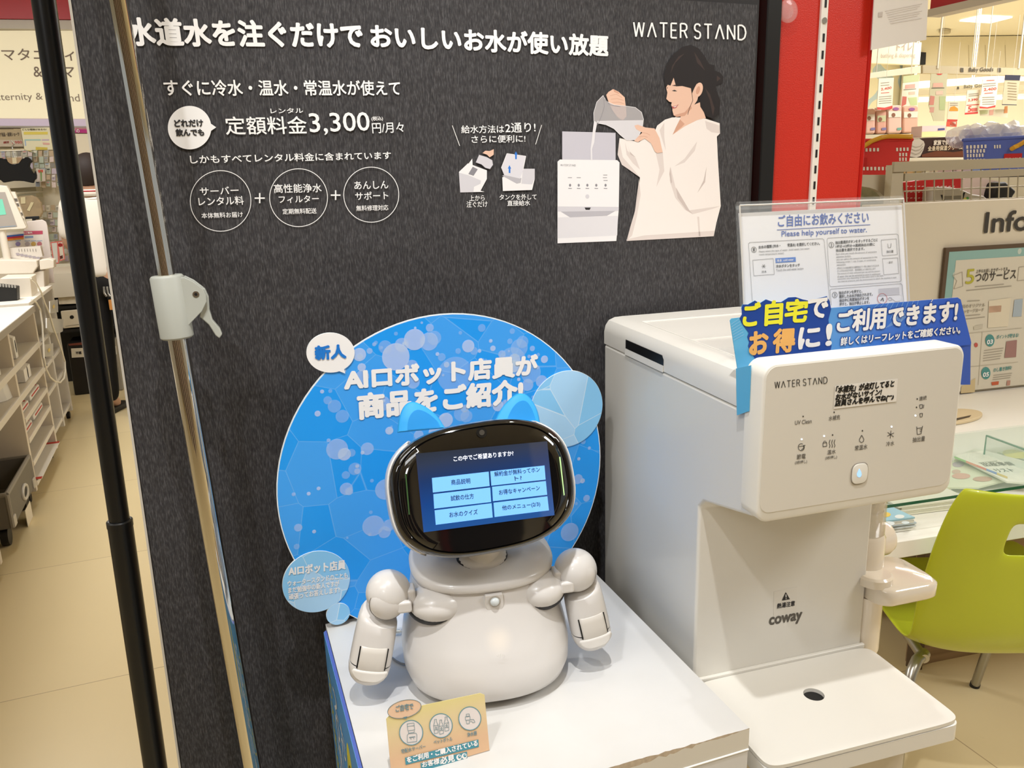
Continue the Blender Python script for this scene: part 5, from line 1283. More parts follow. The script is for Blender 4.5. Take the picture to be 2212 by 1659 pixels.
# leaflets under the glass
def leaflet(name, label, pts, z, th, mat, cat='leaflet', group=None):
    q = [atz(x, y, z + th) for x, y in pts]; mb = MB(); mb.prism(q, V((0, 0, -th)), mat); o = mb.build(name, None, 0); tag(o, label, cat, group); return o
class Hz:
    """horizontal plane for print lying flat"""
    def __init__(s, z): s.z = z; s.n = V((0, 0, 1)); s.v = iv
    def pt(s, x, y, off=0): return atz(x, y, s.z + off)
lq = lambda x, y: (1880 + x / 4.741, 850 + y / 4.741)
l1 = leaflet('leaflet', 'white preparation-list leaflet with a coloured stripe under the glass', [lq(870, 640), lq(1080, 560), lq(1620, 700), lq(1700, 920), lq(1400, 900)], ZD + .022, .004, M('#eeeede', .5))
h1 = Hz(ZD + .0262); mb = MB()
for (a, b_), c in zip(((0, .22), (.22, .42), (.42, .6), (.6, .8), (.8, 1)), ('#86b96a', '#d98868', '#d66a58', '#6d86c0', '#d8be62')):
    f_ = lambda t: (860 + 545 * t, 650 + 210 * t); x0, y0 = f_(a); x1, y1 = f_(b_); poly(mb, h1, [lq(x0, y0 - 9), lq(x1, y1 - 9), lq(x1, y1 + 12), lq(x0, y0 + 12)], M(c, .5), .0003)
txt(mb, h1, '出産準備', lq(1180, 745), lq(1490, 735), 10, M('#6b6a60', .5), .0004, .02); txt(mb, h1, 'リスト', lq(1315, 805), lq(1490, 798), 9, M('#6b6a60', .5), .0004, .02); lines(mb, h1, [(*lq(1110, 710), *lq(1300, 690))], M('#b5b5a5', .5), 1.4, .0004); mb.build('leaflet_print', l1, 0)
l2 = leaflet('leaflet', 'pale green leaflet with printed roses lying under the glass at the left', [lq(700, 960), lq(840, 700), lq(880, 650), lq(1420, 880), lq(1100, 960)], ZD + .012, .004, M('#dfe3c4', .5))
h2 = Hz(ZD + .0162); mb = MB()
for x, y, rx, ry, c in ((900, 725, 60, 28, '#b9a9b4'), (880, 800, 45, 22, '#cfae98'), (930, 845, 95, 30, '#d9a48f'), (910, 840, 55, 16, '#c77a70'), (1150, 875, 100, 26, '#c9a088'), (1330, 840, 60, 18, '#dcc77e')): poly(mb, h2, ell(*lq(x, y), rx / 4.741, ry / 4.741, 20), M(c, .5), .0004 + x * 1e-7)
mb.build('leaflet_print', l2, 0)
l3 = leaflet('leaflet', 'pale yellow leaflet at the right end under the glass divider', [lq(1300, 600), lq(1560, 545), lq(1900, 640), lq(1700, 700)], ZD + .006, .003, M('#e6e8ca', .5))
mb = MB(); h3 = Hz(ZD + .0092); poly(mb, h3, ell(*lq(1480, 620), 27, 9, 24, 8), M('#d8cf62', .5), .0003); poly(mb, h3, ell(*lq(1540, 770), 12, 4, 20), M('#e0bd86', .5), .0003); mb.build('leaflet_print', l3, 0)
l4 = leaflet('leaflet', 'printed flyer with grey and pink pictures just behind the green glass edge', [lq(150, 1090), lq(600, 990), lq(840, 960), lq(800, 1040), lq(200, 1150)], ZD + .008, .003, M('#d4d6cc', .5))
mb = MB(); h4 = Hz(ZD + .0112)
for x, y, rx, ry, c in ((300, 1070, 60, 16, '#b9bab4'), (520, 1045, 70, 16, '#cf9a8a'), (620, 1025, 40, 12, '#d3a08a'), (780, 990, 40, 12, '#e0c35c'), (180, 1110, 30, 14, '#8fb8c4')): poly(mb, h4, ell(*lq(x, y), rx / 4.741, ry / 4.741, 20, -12), M(c, .5), .0003)
mb.build('leaflet_print', l4, 0)
# stacks of magazines in front of the case
base = [lq(60, 1445), lq(440, 1395), lq(445, 1330), lq(330, 1190), lq(60, 1250)]
cols = ['#e9e6dc', '#dcd9d0', '#c9cdcc', '#ece9e0', '#b9c4cb', '#e4e1d8', '#d3d0c6', '#a9d2e2']
q0 = [atz(*p, ZD) for p in (lq(70, 1448), lq(445, 1400))]
ed = (q0[1] - q0[0])
for k in range(8):
    jit = V((random.uniform(-.004, .004), random.uniform(-.003, .003), 0)); z = ZD + .0012 + k * .0032
    a = q0[0] + jit; bq = q0[1] + jit
    pts = [a, bq, bq + iv * .19 - iu * .02, a + iv * .19]
    mb = MB(); mb.prism([V((p.x, p.y, z)) for p in pts], V((0, 0, .0030)), M(cols[k], .45)); o = mb.build('magazine', None, 0)
    tag(o, 'magazine with a sky and cloud cover on top of the stack by the cup bracket' if k == 7 else 'magazine under the sky-covered one in the stack by the cup bracket', 'magazine', None if k == 7 else 'magazines stacked by the cup bracket')
    if k == 7:
        mb = MB(); hz = Hz(z + .003)
        for x, y, rx, ry, c in ((190, 1330, 60, 22, '#e9f1f2'), (300, 1260, 50, 20, '#f0f4f2'), (150, 1240, 60, 26, '#f2cf62'), (90, 1290, 40, 22, '#eebd50'), (360, 1320, 40, 14, '#dfe9ea')): poly(mb, hz, ell(*lq(x, y), rx / 4.741, ry / 4.741, 24), M(c, .5), .0004)
        mb.build('cover_print', o, 0)
for k in range(5):
    z = ZD + .0012 + k * .0045; j = random.uniform(-.006, .006)
    a = atz(*lq(300, 1262), ZD); bq = atz(*lq(760, 1210), ZD); a = V((a.x, a.y, 0)) + iu * j; bq = V((bq.x, bq.y, 0)) + iu * j
    pts = [a, bq + iu * .06, bq + iu * .06 + iv * .12, a + iv * .12]
    mb = MB(); mb.prism([V((p.x, p.y, z)) for p in pts], V((0, 0, .004)), M(['#e8e4d0', '#d8d4bd', '#efecdc', '#cfcbb4', '#e6e3d0'][k], .5)); o = mb.build('paper_pad', None, 0)
    tag(o, 'cream pad in the pile under the front edge of the glass case', 'paper pad', 'cream pads under the glass edge')

# ------------------------------------------------------------------ green chair
CH = V((1.0, 1.412, 0)); ch_h = 92
chair = thing('plastic_chair', 'lime green plastic shell chair with metal legs at the information counter', 'chair', CH, ch_h)
CX = V((math.sin(rad(ch_h)), math.cos(rad(ch_h)), 0)); CY = V((-CX.y, CX.x, 0))
def Cp(x, y, z): return CH + CX * x + CY * y + V((0, 0, z))
prof = [(.44, .435, .200), (.425, .455, .208), (.36, .452, .215), (.26, .440, .220), (.17, .430, .222), (.10, .426, .222), (.05, .432, .222), (.012, .450, .222), (-.012, .480, .222), (-.026, .520, .222), (-.036, .565, .221), (-.044, .61, .219), (-.052, .655, .216), (-.060, .70, .212), (-.068, .735, .208), (-.074, .765, .203), (-.080, .795, .196), (-.085, .818, .186), (-.084, .826, .180)]
nw = 24; grid = []
for i, (y, z, w) in enumerate(prof):
    t = i / (len(prof) - 1)
    row = []
    for k in range(nw + 1):
        s = -1 + 2 * k / nw
        ss = abs(s)
        lift = .045 * ss ** 3.2
        back = max(0, min(1, (t - .30) / .25))
        wt = w
        if t > .9: wt = w
        row.append(Cp(wt * s, y + lift * back * 1.0, z + lift * (1 - back)))
    grid.append(row)
n_ = nw + 1; vs = [p for r_ in grid for p in r_]; fs = []
for i in range(len(prof) - 1):
    for k in range(nw):
        if 13 <= i <= 14 and 6 <= k <= 17: continue
        fs.append((i * n_ + k, i * n_ + k + 1, (i + 1) * n_ + k + 1, (i + 1) * n_ + k))
mgreen = M('#bdc72b', .34, coat=.2)
mb = MB(); mb.add(vs, fs, mgreen); sh = mb.build('seat_shell', chair, 3.0, solid=.007, subsurf=2)
m_leg = M('#a9a69c', .3, .9)
for sx in (-1, 1):
    mb = MB(); mb.tube([Cp(sx * .16, .07, .414), Cp(sx * .185, .05, .411), Cp(sx * .203, .03, .397), Cp(sx * .214, .016, .372), Cp(sx * .221, .006, .335), Cp(sx * .227, .0, .28), Cp(sx * .238, -.02, .0)], .0115, m_leg, 16); leg = mb.build('leg', chair)
    mb = MB(); mb.tube([Cp(sx * .238, -.02, .0), Cp(sx * .2378, -.0195, .012)], .0128, m_dark, 16); mb.build('foot_cap', leg)
    mb = MB(); mb.tube([Cp(sx * .16, .34, .425), Cp(sx * .185, .38, .40), Cp(sx * .20, .41, .35), Cp(sx * .232, .545, .0)], .0115, m_leg, 16); leg = mb.build('leg', chair)
    mb = MB(); mb.tube([Cp(sx * .232, .545, .0), Cp(sx * .2312, .541, .012)], .0128, m_dark, 16); mb.build('foot_cap', leg)
    mb = MB(); mb.tube([Cp(sx * .17, .05, .413), Cp(sx * .16, .36, .425)], .0105, m_leg, 14); mb.build('side_rail', chair)

# ------------------------------------------------------------------ behind the counter
wq = lambda x, y: (1840 + x / 5.946, 270 + y / 5.946)
WP = Pl(IP.P0 - IP.n * .16, 76)
m_wire = M('#b9ad92', .4)
rack = thing('wire_rack', 'beige wire-grid rack standing behind the information panel', 'rack', I(.2, -.3, 0), 76)
def bar(mb, a, b_, w, pl=WP, off=0): 
    p, q = pl.pt(*wq(*a), off), pl.pt(*wq(*b_), off); mb.tube([p, q], w, m_wire, 8)
mb = MB(); p, q = WP.pt(*wq(530, 540)), WP.pt(*wq(2600, 470)); mb.box((p + q) / 2, ((q - p).length, .012, .030), m_wire, (q - p).normalized(), iv, (q - p).normalized().cross(iv) * -1); mb.build('top_rail', rack, 0)
mb = MB(); p, q = WP.pt(*wq(670, 672)), WP.pt(*wq(2600, 590)); mb.box((p + q) / 2, ((q - p).length, .010, .022), m_wire, (q - p).normalized(), iv, (q - p).normalized().cross(iv) * -1); mb.build('middle_rail', rack, 0)
mb = MB(); a = WP.pt(*wq(600, 520)); mb.prism([WP.pt(*wq(528, 515)), WP.pt(*wq(672, 515)), V((0, 0, -.6)) + WP.pt(*wq(690, 1000)), V((0, 0, -.6)) + WP.pt(*wq(510, 1000))], -WP.n * .03, M('#c9bda2', .5)); mb.build('end_panel', rack, 0)
mb = MB()
for k in range(17): bar(mb, (700 + 120 * k, 560), (705 + 118 * k, 1020), .0022)
for y in (852, 1000): bar(mb, (672, y), (2600, y - 85), .0022)
mb.build('wire_grid', rack, 0)
rk2 = thing('low_cabinet', 'pale cabinet end with a rounded cut-out just right of the red column', 'cabinet', WP.pt(1890, 420) - V((0, 0, WP.pt(1890, 420).z)) - WP.n * .1, 76)
LC = Pl(WP.P0 - WP.n * .05, 76)
mb = MB(); t = [(70, 640), (490, 640), (528, 600), (640, 600), (680, 1000), (440, 950)] + [(110 + 330 * math.cos(rad(a)), 1000 - 210 * math.sin(rad(a))) for a in (12, 25, 40, 55, 70, 85)] + [(60, 780)]
mb.prism([LC.pt(*wq(*p)) for p in t], -LC.n * .02, M('#cbbfa6', .5)); mb.build('end_panel', rk2, 0)
mb = MB(); p = [LC.pt(*wq(*a), -.06) for a in ((60, 780), (460, 760), (470, 1050), (60, 1050))]; mb.prism(p, -LC.n * .02, M('#b5b494', .6, noise=.2, nscale=60)); mb.build('inner_panel', rk2, 0)
mb = MB(); zc = LC.pt(*wq(300, 980)).z - .02; bc = LC.pt(*wq(330, 980), -.12); mb.box((bc.x, bc.y, zc / 2), (.5, .2, zc), M('#c2b69c', .5), LC.u, V((-LC.u.y, LC.u.x, 0))); mb.build('carcass', rk2, 0)
# red pouches, a white desk machine and a black bag behind the grid, on a ledge
ledge = thing('rear_ledge', 'pale shelf behind the wire rack carrying red pouches', 'shelf', I(.4, -.6, 0), 76)
zl_ = Pl(IP.P0 - IP.n * .40, 76).pt(*wq(800, 1010)).z - .03
mb = MB(); mb.box(I(.72, -.42, zl_ / 2), (1.46, .42, zl_), M('#c9bfa8', .5), iu, iv); mb.build('ledge_body', ledge, 0)
RPp = Pl(IP.P0 - IP.n * .32, 76)
for nm, lab, q, c, th in (('red_pouch', 'red printed pouch leftmost behind the wire grid', (668, 735, 1050, 690, 1050, 1040, 690, 1060), '#c01a16', .02), ('red_pouch', 'red printed pouch right of the first, behind the white machine', (1060, 690, 1410, 680, 1400, 1000, 1060, 1030), '#b81c18', .02)):
    o = slab(nm, lab, 'pouch', RPp, [wq(q[i], q[i + 1]) for i in range(0, 8, 2)], th, M(c, .35), bevel=.004, off=0 if 'left' in lab else -.04)
    mb = MB(); wl = M('#e7c8c0', .5)
    for k in range(3):
        for j in range(5): quadline(mb, RPp, wq(q[0] + 30 + 50 * j, 790 + 75 * k), wq(q[0] + 60 + 50 * j, 786 + 75 * k), 1.6, wl, (0 if 'left' in lab else -.04) + .001)
    mb.build('pouch_print', o, 0)
MP = Pl(IP.P0 - IP.n * .27, 76)
mach = slab('desk_machine', 'white desk machine behind the wire grid in front of a red pouch', 'machine', MP, [wq(*p) for p in ((1055, 820), (1110, 795), (1280, 800), (1400, 820), (1520, 870), (1560, 890), (1700, 910), (1760, 960), (1760, 1060), (1040, 1060))], .12, M('#cfcabd', .45), bevel=.006)
mb = MB(); poly(mb, MP, [wq(*p) for p in ((1150, 915), (1420, 905), (1400, 1000), (1180, 1000))], M('#8f8a7c', .5), .001)
for q in ((1140, 900, 1165, 895, 1200, 975, 1175, 980), (1430, 870, 1460, 860, 1430, 960, 1405, 965)): poly(mb, MP, [wq(q[i], q[i + 1]) for i in range(0, 8, 2)], m_dark, .0016)
poly(mb, MP, ell(*wq(1455, 950), 3.5, 3, 14), M('#d9d05a', .5), .002); poly(mb, MP, ell(*wq(1488, 940), 3, 3, 14), M('#4fa04a', .5), .002); mb.build('machine_details', mach, 0)
pb = slab('paper_board', 'pale pink board leaning behind the wire grid right of the machine', 'board', Pl(IP.P0 - IP.n * .38, 76), [wq(*p) for p in ((1420, 690), (1600, 668), (1880, 720), (1830, 1050), (1420, 1050))], .01, M('#d9c3b8', .5))
bag = slab('black_bag', 'black bag behind the wire grid at the right edge of the photo', 'bag', Pl(IP.P0 - IP.n * .33, 76), [wq(*p) for p in ((1830, 1050), (1850, 880), (1890, 740), (1990, 730), (2060, 790), (2130, 850), (2080, 920), (2060, 1050))], .07, m_dark, bevel=.01)
# baskets
def basket(label, pl, q, mat, hm, logo_q, handle, lattice):
    o = thing('shopping_basket', label, 'basket', pl.pt(*q[3]), 76)
    P = [pl.pt(*p) for p in q]; dd = -pl.n * .26
    mid = lambda a, b_, t: a.lerp(b_, t)
    top0, top1, b1, b0 = P
    ins = (b1 - b0).normalized() * .03
    B0, B1 = b0 + dd * .93 , b1 + dd * .93
    mb = MB()
    fr_ = [top0, top1, b1, b0]
    mb.add([top0, top1, b1, b0, top0 + dd, top1 + dd, B1, B0], [(0, 1, 2, 3), (5, 4, 7, 6), (4, 0, 3, 7), (1, 5, 6, 2), (3, 2, 6, 7)], mat)
    mb.build('basket_body', o, 0, solid=.003)
    mb = MB(); mb.tube([top0, top1, top1 + dd, top0 + dd, top0], .007, mat, 8); mb.build('basket_rim', o)
    mb = MB(); mb.tube([pl.pt(*p, .008 + .01 * (i % 2 == 1)) for i, p in enumerate(handle)], .009, hm, 10); mb.build('handle', o)
    mb = MB(); ms = M('#e9e2d2', .5)
    for (x0, x1, y, n__, sl_) in lattice:
        for k in range(n__):
            t = (k + .5) / n__; x = x0 + (x1 - x0) * t; yy = y + sl_ * t; w = (x1 - x0) / n__ * .28
            poly(mb, pl, [wq(x - w, yy - 22), wq(x + w, yy - 22), wq(x + w, yy + 22), wq(x - w, yy + 22)], ms, .0035)
    mb.build('basket_openings', o, 0)
    mb = MB(); poly(mb, pl, logo_q, M('#bd1f1c', .4), .005)
    if logo_q[1][0] - logo_q[0][0] > 20:
        a, b_ = logo_q[3], logo_q[2]; txt(mb, pl, 'アカチャンホンポ', (a[0] + 4, a[1] - 4.5), (b_[0] - 3, b_[1] - 4.5), 5, m_print, .007, .04)
    mb.build('logo_plate', o, 0)
    return o
BP = away(3.3, 112, 1920, 330)
m_rb, m_bb, m_yh = M('#d4342f', .4), M('#5566b2', .4), M('#dda52c', .4)
basket('red shopping basket with yellow handle right of the red column', BP, [wq(-300, 205), wq(780, 190), wq(705, 635), wq(-250, 640)], m_rb, m_yh, [wq(100, 425), wq(195, 420), wq(185, 535), wq(95, 540)], [wq(60, 330), wq(150, 275), wq(260, 205), wq(380, 160), wq(480, 145), wq(640, 146), wq(775, 150)], [(165, 360, 320, 4, -4), (560, 740, 315, 4, -5), (600, 720, 380, 3, 0), (600, 715, 440, 3, 0), (130, 520, 560, 8, 0)])
BP2 = away(3.25, 118, 2160, 310)
basket('blue shopping basket with yellow handle and red logo plate at the right edge', BP2, [wq(1435, 195), wq(2500, 140), wq(2450, 640), wq(1460, 640)], m_bb, m_yh, [wq(1960, 370), wq(2190, 362), wq(2180, 472), wq(1945, 478)], [wq(2050, 310), wq(2090, 285), wq(2140, 262), wq(2220, 215), wq(2330, 180)], [(1460, 1740, 285, 6, -12), (1465, 1720, 340, 6, -10), (1470, 1700, 395, 6, -8), (1820, 1920, 280, 3, -5), (1470, 1720, 455, 6, 0)])
tb = MB()
rng = random.Random(5)
for k in range(9):
    x = 1400 + 95 * k; y = 115 - 6 * k
    c = BP2.pt(*wq(x, y + 30), -.12); r_ = rng.uniform(.035, .06); R2 = rng.uniform(.03, .05)
    pts = []
    bm = bmesh.new(); bmesh.ops.create_icosphere(bm, subdivisions=2, radius=1)
    for v in bm.verts: v.co = v.co * (1 + rng.uniform(-.18, .22))
    vs = [c + V((v.co.x * r_, v.co.y * r_, v.co.z * R2)) for v in bm.verts]; fs = [[v.index for v in f.verts] for f in bm.faces]; bm.free()
    mb = MB(); mb.add(vs, fs, M('#e4e2ea', .08, alpha=.45)); o = mb.build('plastic_bag', None, .3)
    tag(o, 'crumpled clear plastic bag piled in the blue basket', 'bag', 'clear bags in the blue basket')
ts = thing('goods_table', 'pale table carrying the red and blue baskets behind the rack', 'table', BP.pt(1960, 400) - V((0, 0, BP.pt(1960, 400).z)), 76)
ztb = min(BP.pt(*wq(700, 640)).z, BP2.pt(*wq(1500, 640)).z) - .012
bm_ = BP.pt(*wq(1200, 600)); mb = MB(); tv = V((-BP.u.y, BP.u.x, 0)); mb.box(I(.85, -1.12, ztb / 2), (2.3, .92, ztb), M('#cfc5ac', .5), iu, iv); mb.build('table_body', ts, 0)
# brown cream banner and box row
CB = away(4.4, 76, 2030, 320)
ban = slab('cream_banner', 'dark brown cream advertisement between the two baskets', 'banner', CB, [wq(*p) for p in ((720, 180), (940, 165), (1400, 148), (1445, 415), (720, 420))], .02, M('#34180a', .45))
mb = MB(); poly(mb, CB, [wq(*p) for p in ((900, 380), (1100, 330), (1300, 350), (1440, 330), (1442, 412), (900, 412))], M('#6a3413', .5), .002); poly(mb, CB, [wq(*p) for p in ((1230, 270), (1420, 240), (1430, 300), (1250, 320))], M('#5a2a10', .5), .0018)
poly(mb, CB, [wq(*p) for p in ((740, 210), (800, 180), (870, 175), (925, 210), (938, 250), (920, 320), (880, 400), (830, 418), (740, 405))], M('#c8bfae', .6), .003)
for k in range(3): polyline(mb, CB, [wq(760, 260 + 45 * k), wq(820, 285 + 45 * k), wq(880, 275 + 40 * k), wq(915, 235 + 35 * k)], 1.6, M('#a79d8b', .6), .004 + k * .0005)
txt(mb, CB, '家族で使える', wq(1050, 262), wq(1340, 245), 11, M('#e8dcc8', .5), .004, .03); txt(mb, CB, '全身用保湿クリーム', wq(975, 335), wq(1420, 315), 10.5, M('#d9c7a6', .5), .004, .03); mb.build('banner_print', ban, 0)
shf = thing('goods_shelf', 'long pale shelf unit under the brown banner', 'shelf', CB.pt(2030, 400) - V((0, 0, CB.pt(2030, 400).z)), 76)
tv = V((-CB.u.y, CB.u.x, 0)); p = CB.pt(*wq(1100, 440)); zs = p.z
mb = MB(); mb.box(V((p.x, p.y, zs - .02)) + tv * .2 + CB.u * .2, (2.6, .4, .035), M('#d9cfb4', .5), CB.u, tv); mb.build('shelf_board', shf, 0)
mb = MB(); mb.box(V((p.x, p.y, (zs - .3) / 2)) + tv * .22 + CB.u * .2, (2.6, .36, zs - .3), M('#d3c8ac', .5), CB.u, tv); mb.build('shelf_base', shf, 0)
mb = MB(); mb.box(V((p.x, p.y, zs - .16)) + tv * .39 + CB.u * .2, (2.6, .02, .3), M('#d9cfb4', .5), CB.u, tv); mb.build('shelf_back', shf, 0)
for k in range(12):
    c = ['#c98a58', '#b9733e', '#cfc3a6', '#d79a66', '#b5652f', '#e2c68a', '#cdb98c', '#a9b9c0'][k % 8]
    x = 735 + k * 88; q = CB.pt(*wq(x, 490), -.03); h_ = .07
    mb = MB(); mb.box((q.x, q.y, zs - .3 + .001 + h_ / 2 + .02), (.055, .05, h_ + .04), M(c, .5), CB.u, tv); o = mb.build('carton', None, 0); tag(o, 'small warm-coloured carton in the row below the brown banner', 'carton', 'cartons below the brown banner')
for k in range(9):
    c = ['#d8b27a', '#b9a26a', '#e2d7b2', '#dcc9a8', '#cdaea2', '#c9a9a4', '#d9b9b2', '#c4aeb4', '#7f93c8'][k]
    RB = Pl(IP.P0 - IP.n * .50, 76); x = 700 + k * 105; q = RB.pt(*wq(x, 640)); 
    mb = MB(); hh_ = q.z - zl_ ; mb.box((q.x, q.y, zl_ + .0 + hh_ / 2 + .014), (.045, .035, hh_ + .026), M(c, .5), RB.u, tv); o = mb.build('carton', None, 0); tag(o, 'small pale carton in the row seen through the top of the wire grid', 'carton', 'cartons seen through the wire grid')
# diaper packs on the left shelf, poster strips, header beams
bq = lambda x, y: (1870 + x / 6.468, 120 + y / 6.468)
DPp = away(5.4, 84, 1930, 250)
dsh = thing('pack_shelf', 'pale shelf board holding the pink packs right of the column', 'shelf', DPp.pt(1930, 290), 84)
dv_ = V((-DPp.u.y, DPp.u.x, 0)); p0, p1 = DPp.pt(*bq(-250, 1110)), DPp.pt(*bq(770, 1090))
mb = MB(); mb.prism([p0, p1, p1 + dv_ * .4, p0 + dv_ * .4], V((0, 0, -.05)), M('#d6ccb0', .5)); mb.build('shelf_board', dsh, 0)
mb = MB(); mb.prism([V((p.x, p.y, 0)) for p in (p0 + dv_ * .02, p1 + dv_ * .02, p1 + dv_ * .4, p0 + dv_ * .4)], V((0, 0, p0.z - .06)), M('#cfc5a8', .5)); mb.build('shelf_base', dsh, 0)
dm = [M('#e6b9a6', .5), M('#dba792', .5), M('#e4bfae', .5), M('#e0b09a', .5)]
for k, (x0, x1, y0) in enumerate(((-5, 145, 745), (150, 300, 760), (305, 515, 700), (520, 745, 705))):
    P = [DPp.pt(*bq(x0, y0)), DPp.pt(*bq(x1, y0 - 10)), DPp.pt(*bq(x1 - 6, 1088)), DPp.pt(*bq(x0, 1100))]
    zb = max(p0.z, p1.z) + .002
    P[2].z = P[3].z = zb
    mb = MB(); mb.prism([p + DPp.n * .0 for p in P], dv_ * .18, dm[k]); o = mb.build('diaper_pack', None, 0, bevel=.015)
    tag(o, ['pink pack with a baby picture nearest the red column on the shelf', 'pink pack second from the red column with green label', 'pink pack with a purple badge and green tag third along the shelf', 'pink pack with a purple badge at the right end of the shelf'][k], 'pack')
    mb = MB(); xm = (x0 + x1) / 2
    if k >= 2: poly(mb, DPp, ell(*bq(xm + 15, y0 + 45), 6.5, 3.5, 18), M('#9b5f9a', .5), .004)
    poly(mb, DPp, [bq(x0 + 15, y0 + 80), bq(x1 - 15, y0 + 75), bq(x1 - 20, y0 + 160), bq(x0 + 15, y0 + 165)], M('#e9dfcf' if k != 1 else '#c3c79a', .5), .003)
    poly(mb, DPp, ell(*bq(xm - 20, y0 + 130), 4, 4.5, 16), M('#8a5b44', .5), .005)
    poly(mb, DPp, [bq(x1 - 75, 1010), bq(x1 - 12, 1005), bq(x1 - 12, 1040), bq(x1 - 75, 1045)], M('#7f7aa6' if k < 2 else '#6fa596', .5), .004)
    mb.build('pack_print', o, 0)
# header beams on hangers
HB = away(5.2, 97, 2080, 150)
beam = thing('header_beam', 'beige header beam lettered Baby Goods across the right of the shop', 'sign beam', HB.pt(2080, 150), 97)
mb = MB(); q = [bq(800, 135), bq(2600, 190), bq(2600, 290), bq(800, 245)]; mb.prism([HB.pt(*p) for p in q], -HB.n * .04, M('#bfb292', .5)); mb.build('beam_board', beam, 0)
mb = MB(); inkb = M('#5a5345', .5); txt(mb, HB, 'Baby Goods', bq(1438, 243), bq(1778, 235), 11, inkb, .003, .03)
for x in (1345, 1868): poly(mb, HB, [bq(x - 22, 172), bq(x + 22, 175), bq(x + 22, 232), bq(x - 22, 228)], inkb, .003)
mb.build('beam_lettering', beam, 0)
for k, x in enumerate((2025, 2098, 2130, 2200)):
    p = HB.pt(x, 148); mb = MB(); mb.tube([p, V((p.x, p.y, 2.995))], .006 if k in (0, 3) else .003, M('#d8d2c0', .4), 6); mb.build('hanger_rod', beam)
HB2 = away(5.35, 52, 1930, 150)
beam2 = thing('header_beam', 'blank pale header beam running to the red column above the pink packs', 'sign beam', HB2.pt(1930, 160), 52)
mb = MB(); mb.prism([HB2.pt(*p) for p in (bq(0, 255), bq(790, 140), bq(790, 240), bq(0, 325))], -HB2.n * .04, M('#dccfb6', .5)); mb.build('beam_board', beam2, 0)
for k, x in enumerate((1893, 1968)):
    p = HB2.pt(x, 155); mb = MB(); mb.tube([p, V((p.x, p.y, 2.995))], .003, M('#d8d2c0', .4), 6); mb.build('hanger_rod', beam2)
HB3 = away(6.6, 70, 2080, 190)
beam3 = thing('header_beam', 'second beige Baby Goods header partly hidden by price cards farther back', 'sign beam', HB3.pt(2080, 190), 70)
mb = MB(); mb.prism([HB3.pt(*p) for p in (bq(740, 485), bq(2600, 385), bq(2600, 465), bq(740, 555))], -HB3.n * .04, M('#c9bd9d', .5)); mb.build('beam_board', beam3, 0)
mb = MB(); txt(mb, HB3, 'Baby Goods', bq(1370, 470), bq(1700, 448), 9, inkb, .003, .03); poly(mb, HB3, [bq(1275, 435), bq(1305, 434), bq(1305, 470), bq(1275, 472)], inkb, .003); mb.build('beam_lettering', beam3, 0)
HB4 = away(7.2, 70, 2080, 200)
for lab, q in (('upper pale shelf-light rail in the back of the baby goods corner', ((740, 360, 2600, 230, 2600, 300, 740, 430))), ('lower pale rail in the back of the baby goods corner', ((740, 580, 2600, 520, 2600, 570, 740, 625)))):
    HB4 = Pl(HB4.P0 - HB4.n * .2, 70)
    o = slab('shelf_rail', lab, 'rail', HB4, [bq(q[i], q[i + 1]) for i in range(0, 8, 2)], .05, M('#d7cfbd', .5))
    rd = MB(); pp0, pp1 = HB4.pt(*bq(q[6], q[7] + 12), .0), HB4.pt(*bq(q[4], q[5] + 12), .0)
    rd.tube([pp0, pp1], .012, M('#fff6e2', .5, emit=.5), 8); rd.build('tube_lamp', o)
    for x in (1975, 2100):
        p = HB4.pt(*bq((x - 1870) * 6.468, q[1] - (q[1] - q[3]) * .3)); rd = MB(); rd.tube([p, V((p.x, p.y, 2.995))], .004, M('#d8d2c0', .4), 6); rd.build('hanger_rod', o)
# hanging price cards
CPp = away(5.0, 86, 2050, 220)
def pcard(label, q, body, rows, pl=CPp, z=.0):
    P = [bq(q[i], q[i + 1]) for i in range(0, len(q), 2)]
    o = slab('price_card', label, 'price card', pl, P, .003, M(body, .5), off=z)
    mb = MB()
    for r_ in rows:
        if r_[0] == 't': txt(mb, pl, r_[1], bq(r_[2], r_[3]), bq(r_[4], r_[5]), r_[6] / 6.468, M(r_[7], .5), z + .0015, .03)
        elif r_[0] == 'q': poly(mb, pl, [bq(r_[1][i], r_[1][i + 1]) for i in range(0, len(r_[1]), 2)], M(r_[2], .5), z + .001)
        elif r_[0] == 'l':
            for k in range(r_[5]): quadline(mb, pl, bq(r_[1], r_[2] + k * r_[6]), bq(r_[3], r_[4] + k * r_[6]), 1.3, M(r_[7], .5), z + .0015)
    mb.build('card_print', o, 0)
    # thin string to the beam above
    a = P[0]; b_ = P[1]; p = pl.pt((a[0] + b_[0]) / 2, (a[1] + b_[1]) / 2, z); mb = MB(); mb.tube([p, V((p.x, p.y, p.z + .34))], .0012, M('#d8d2c0', .4), 5); mb.build('card_string', o)
rd_, gy = '#c4413a', '#8a8274'
L1 = (('l', 210, 385, 330, 375, 2, 35, gy), ('t', '2,400', 215, 495, 360, 470, 40, rd_), ('l', 215, 525, 330, 515, 1, 0, rd_), ('l', 185, 580, 360, 565, 4, 30, gy), ('q', (160, 720, 265, 728, 375, 698, 372, 740, 262, 762, 160, 755), rd_))
pcard('white 2,400 yen price card hanging left of the green ones', (185, 320, 395, 310, 372, 735, 155, 750), '#e6dbc6', L1, pl=Pl(HB2.P0 + HB2.n * .02, 52))
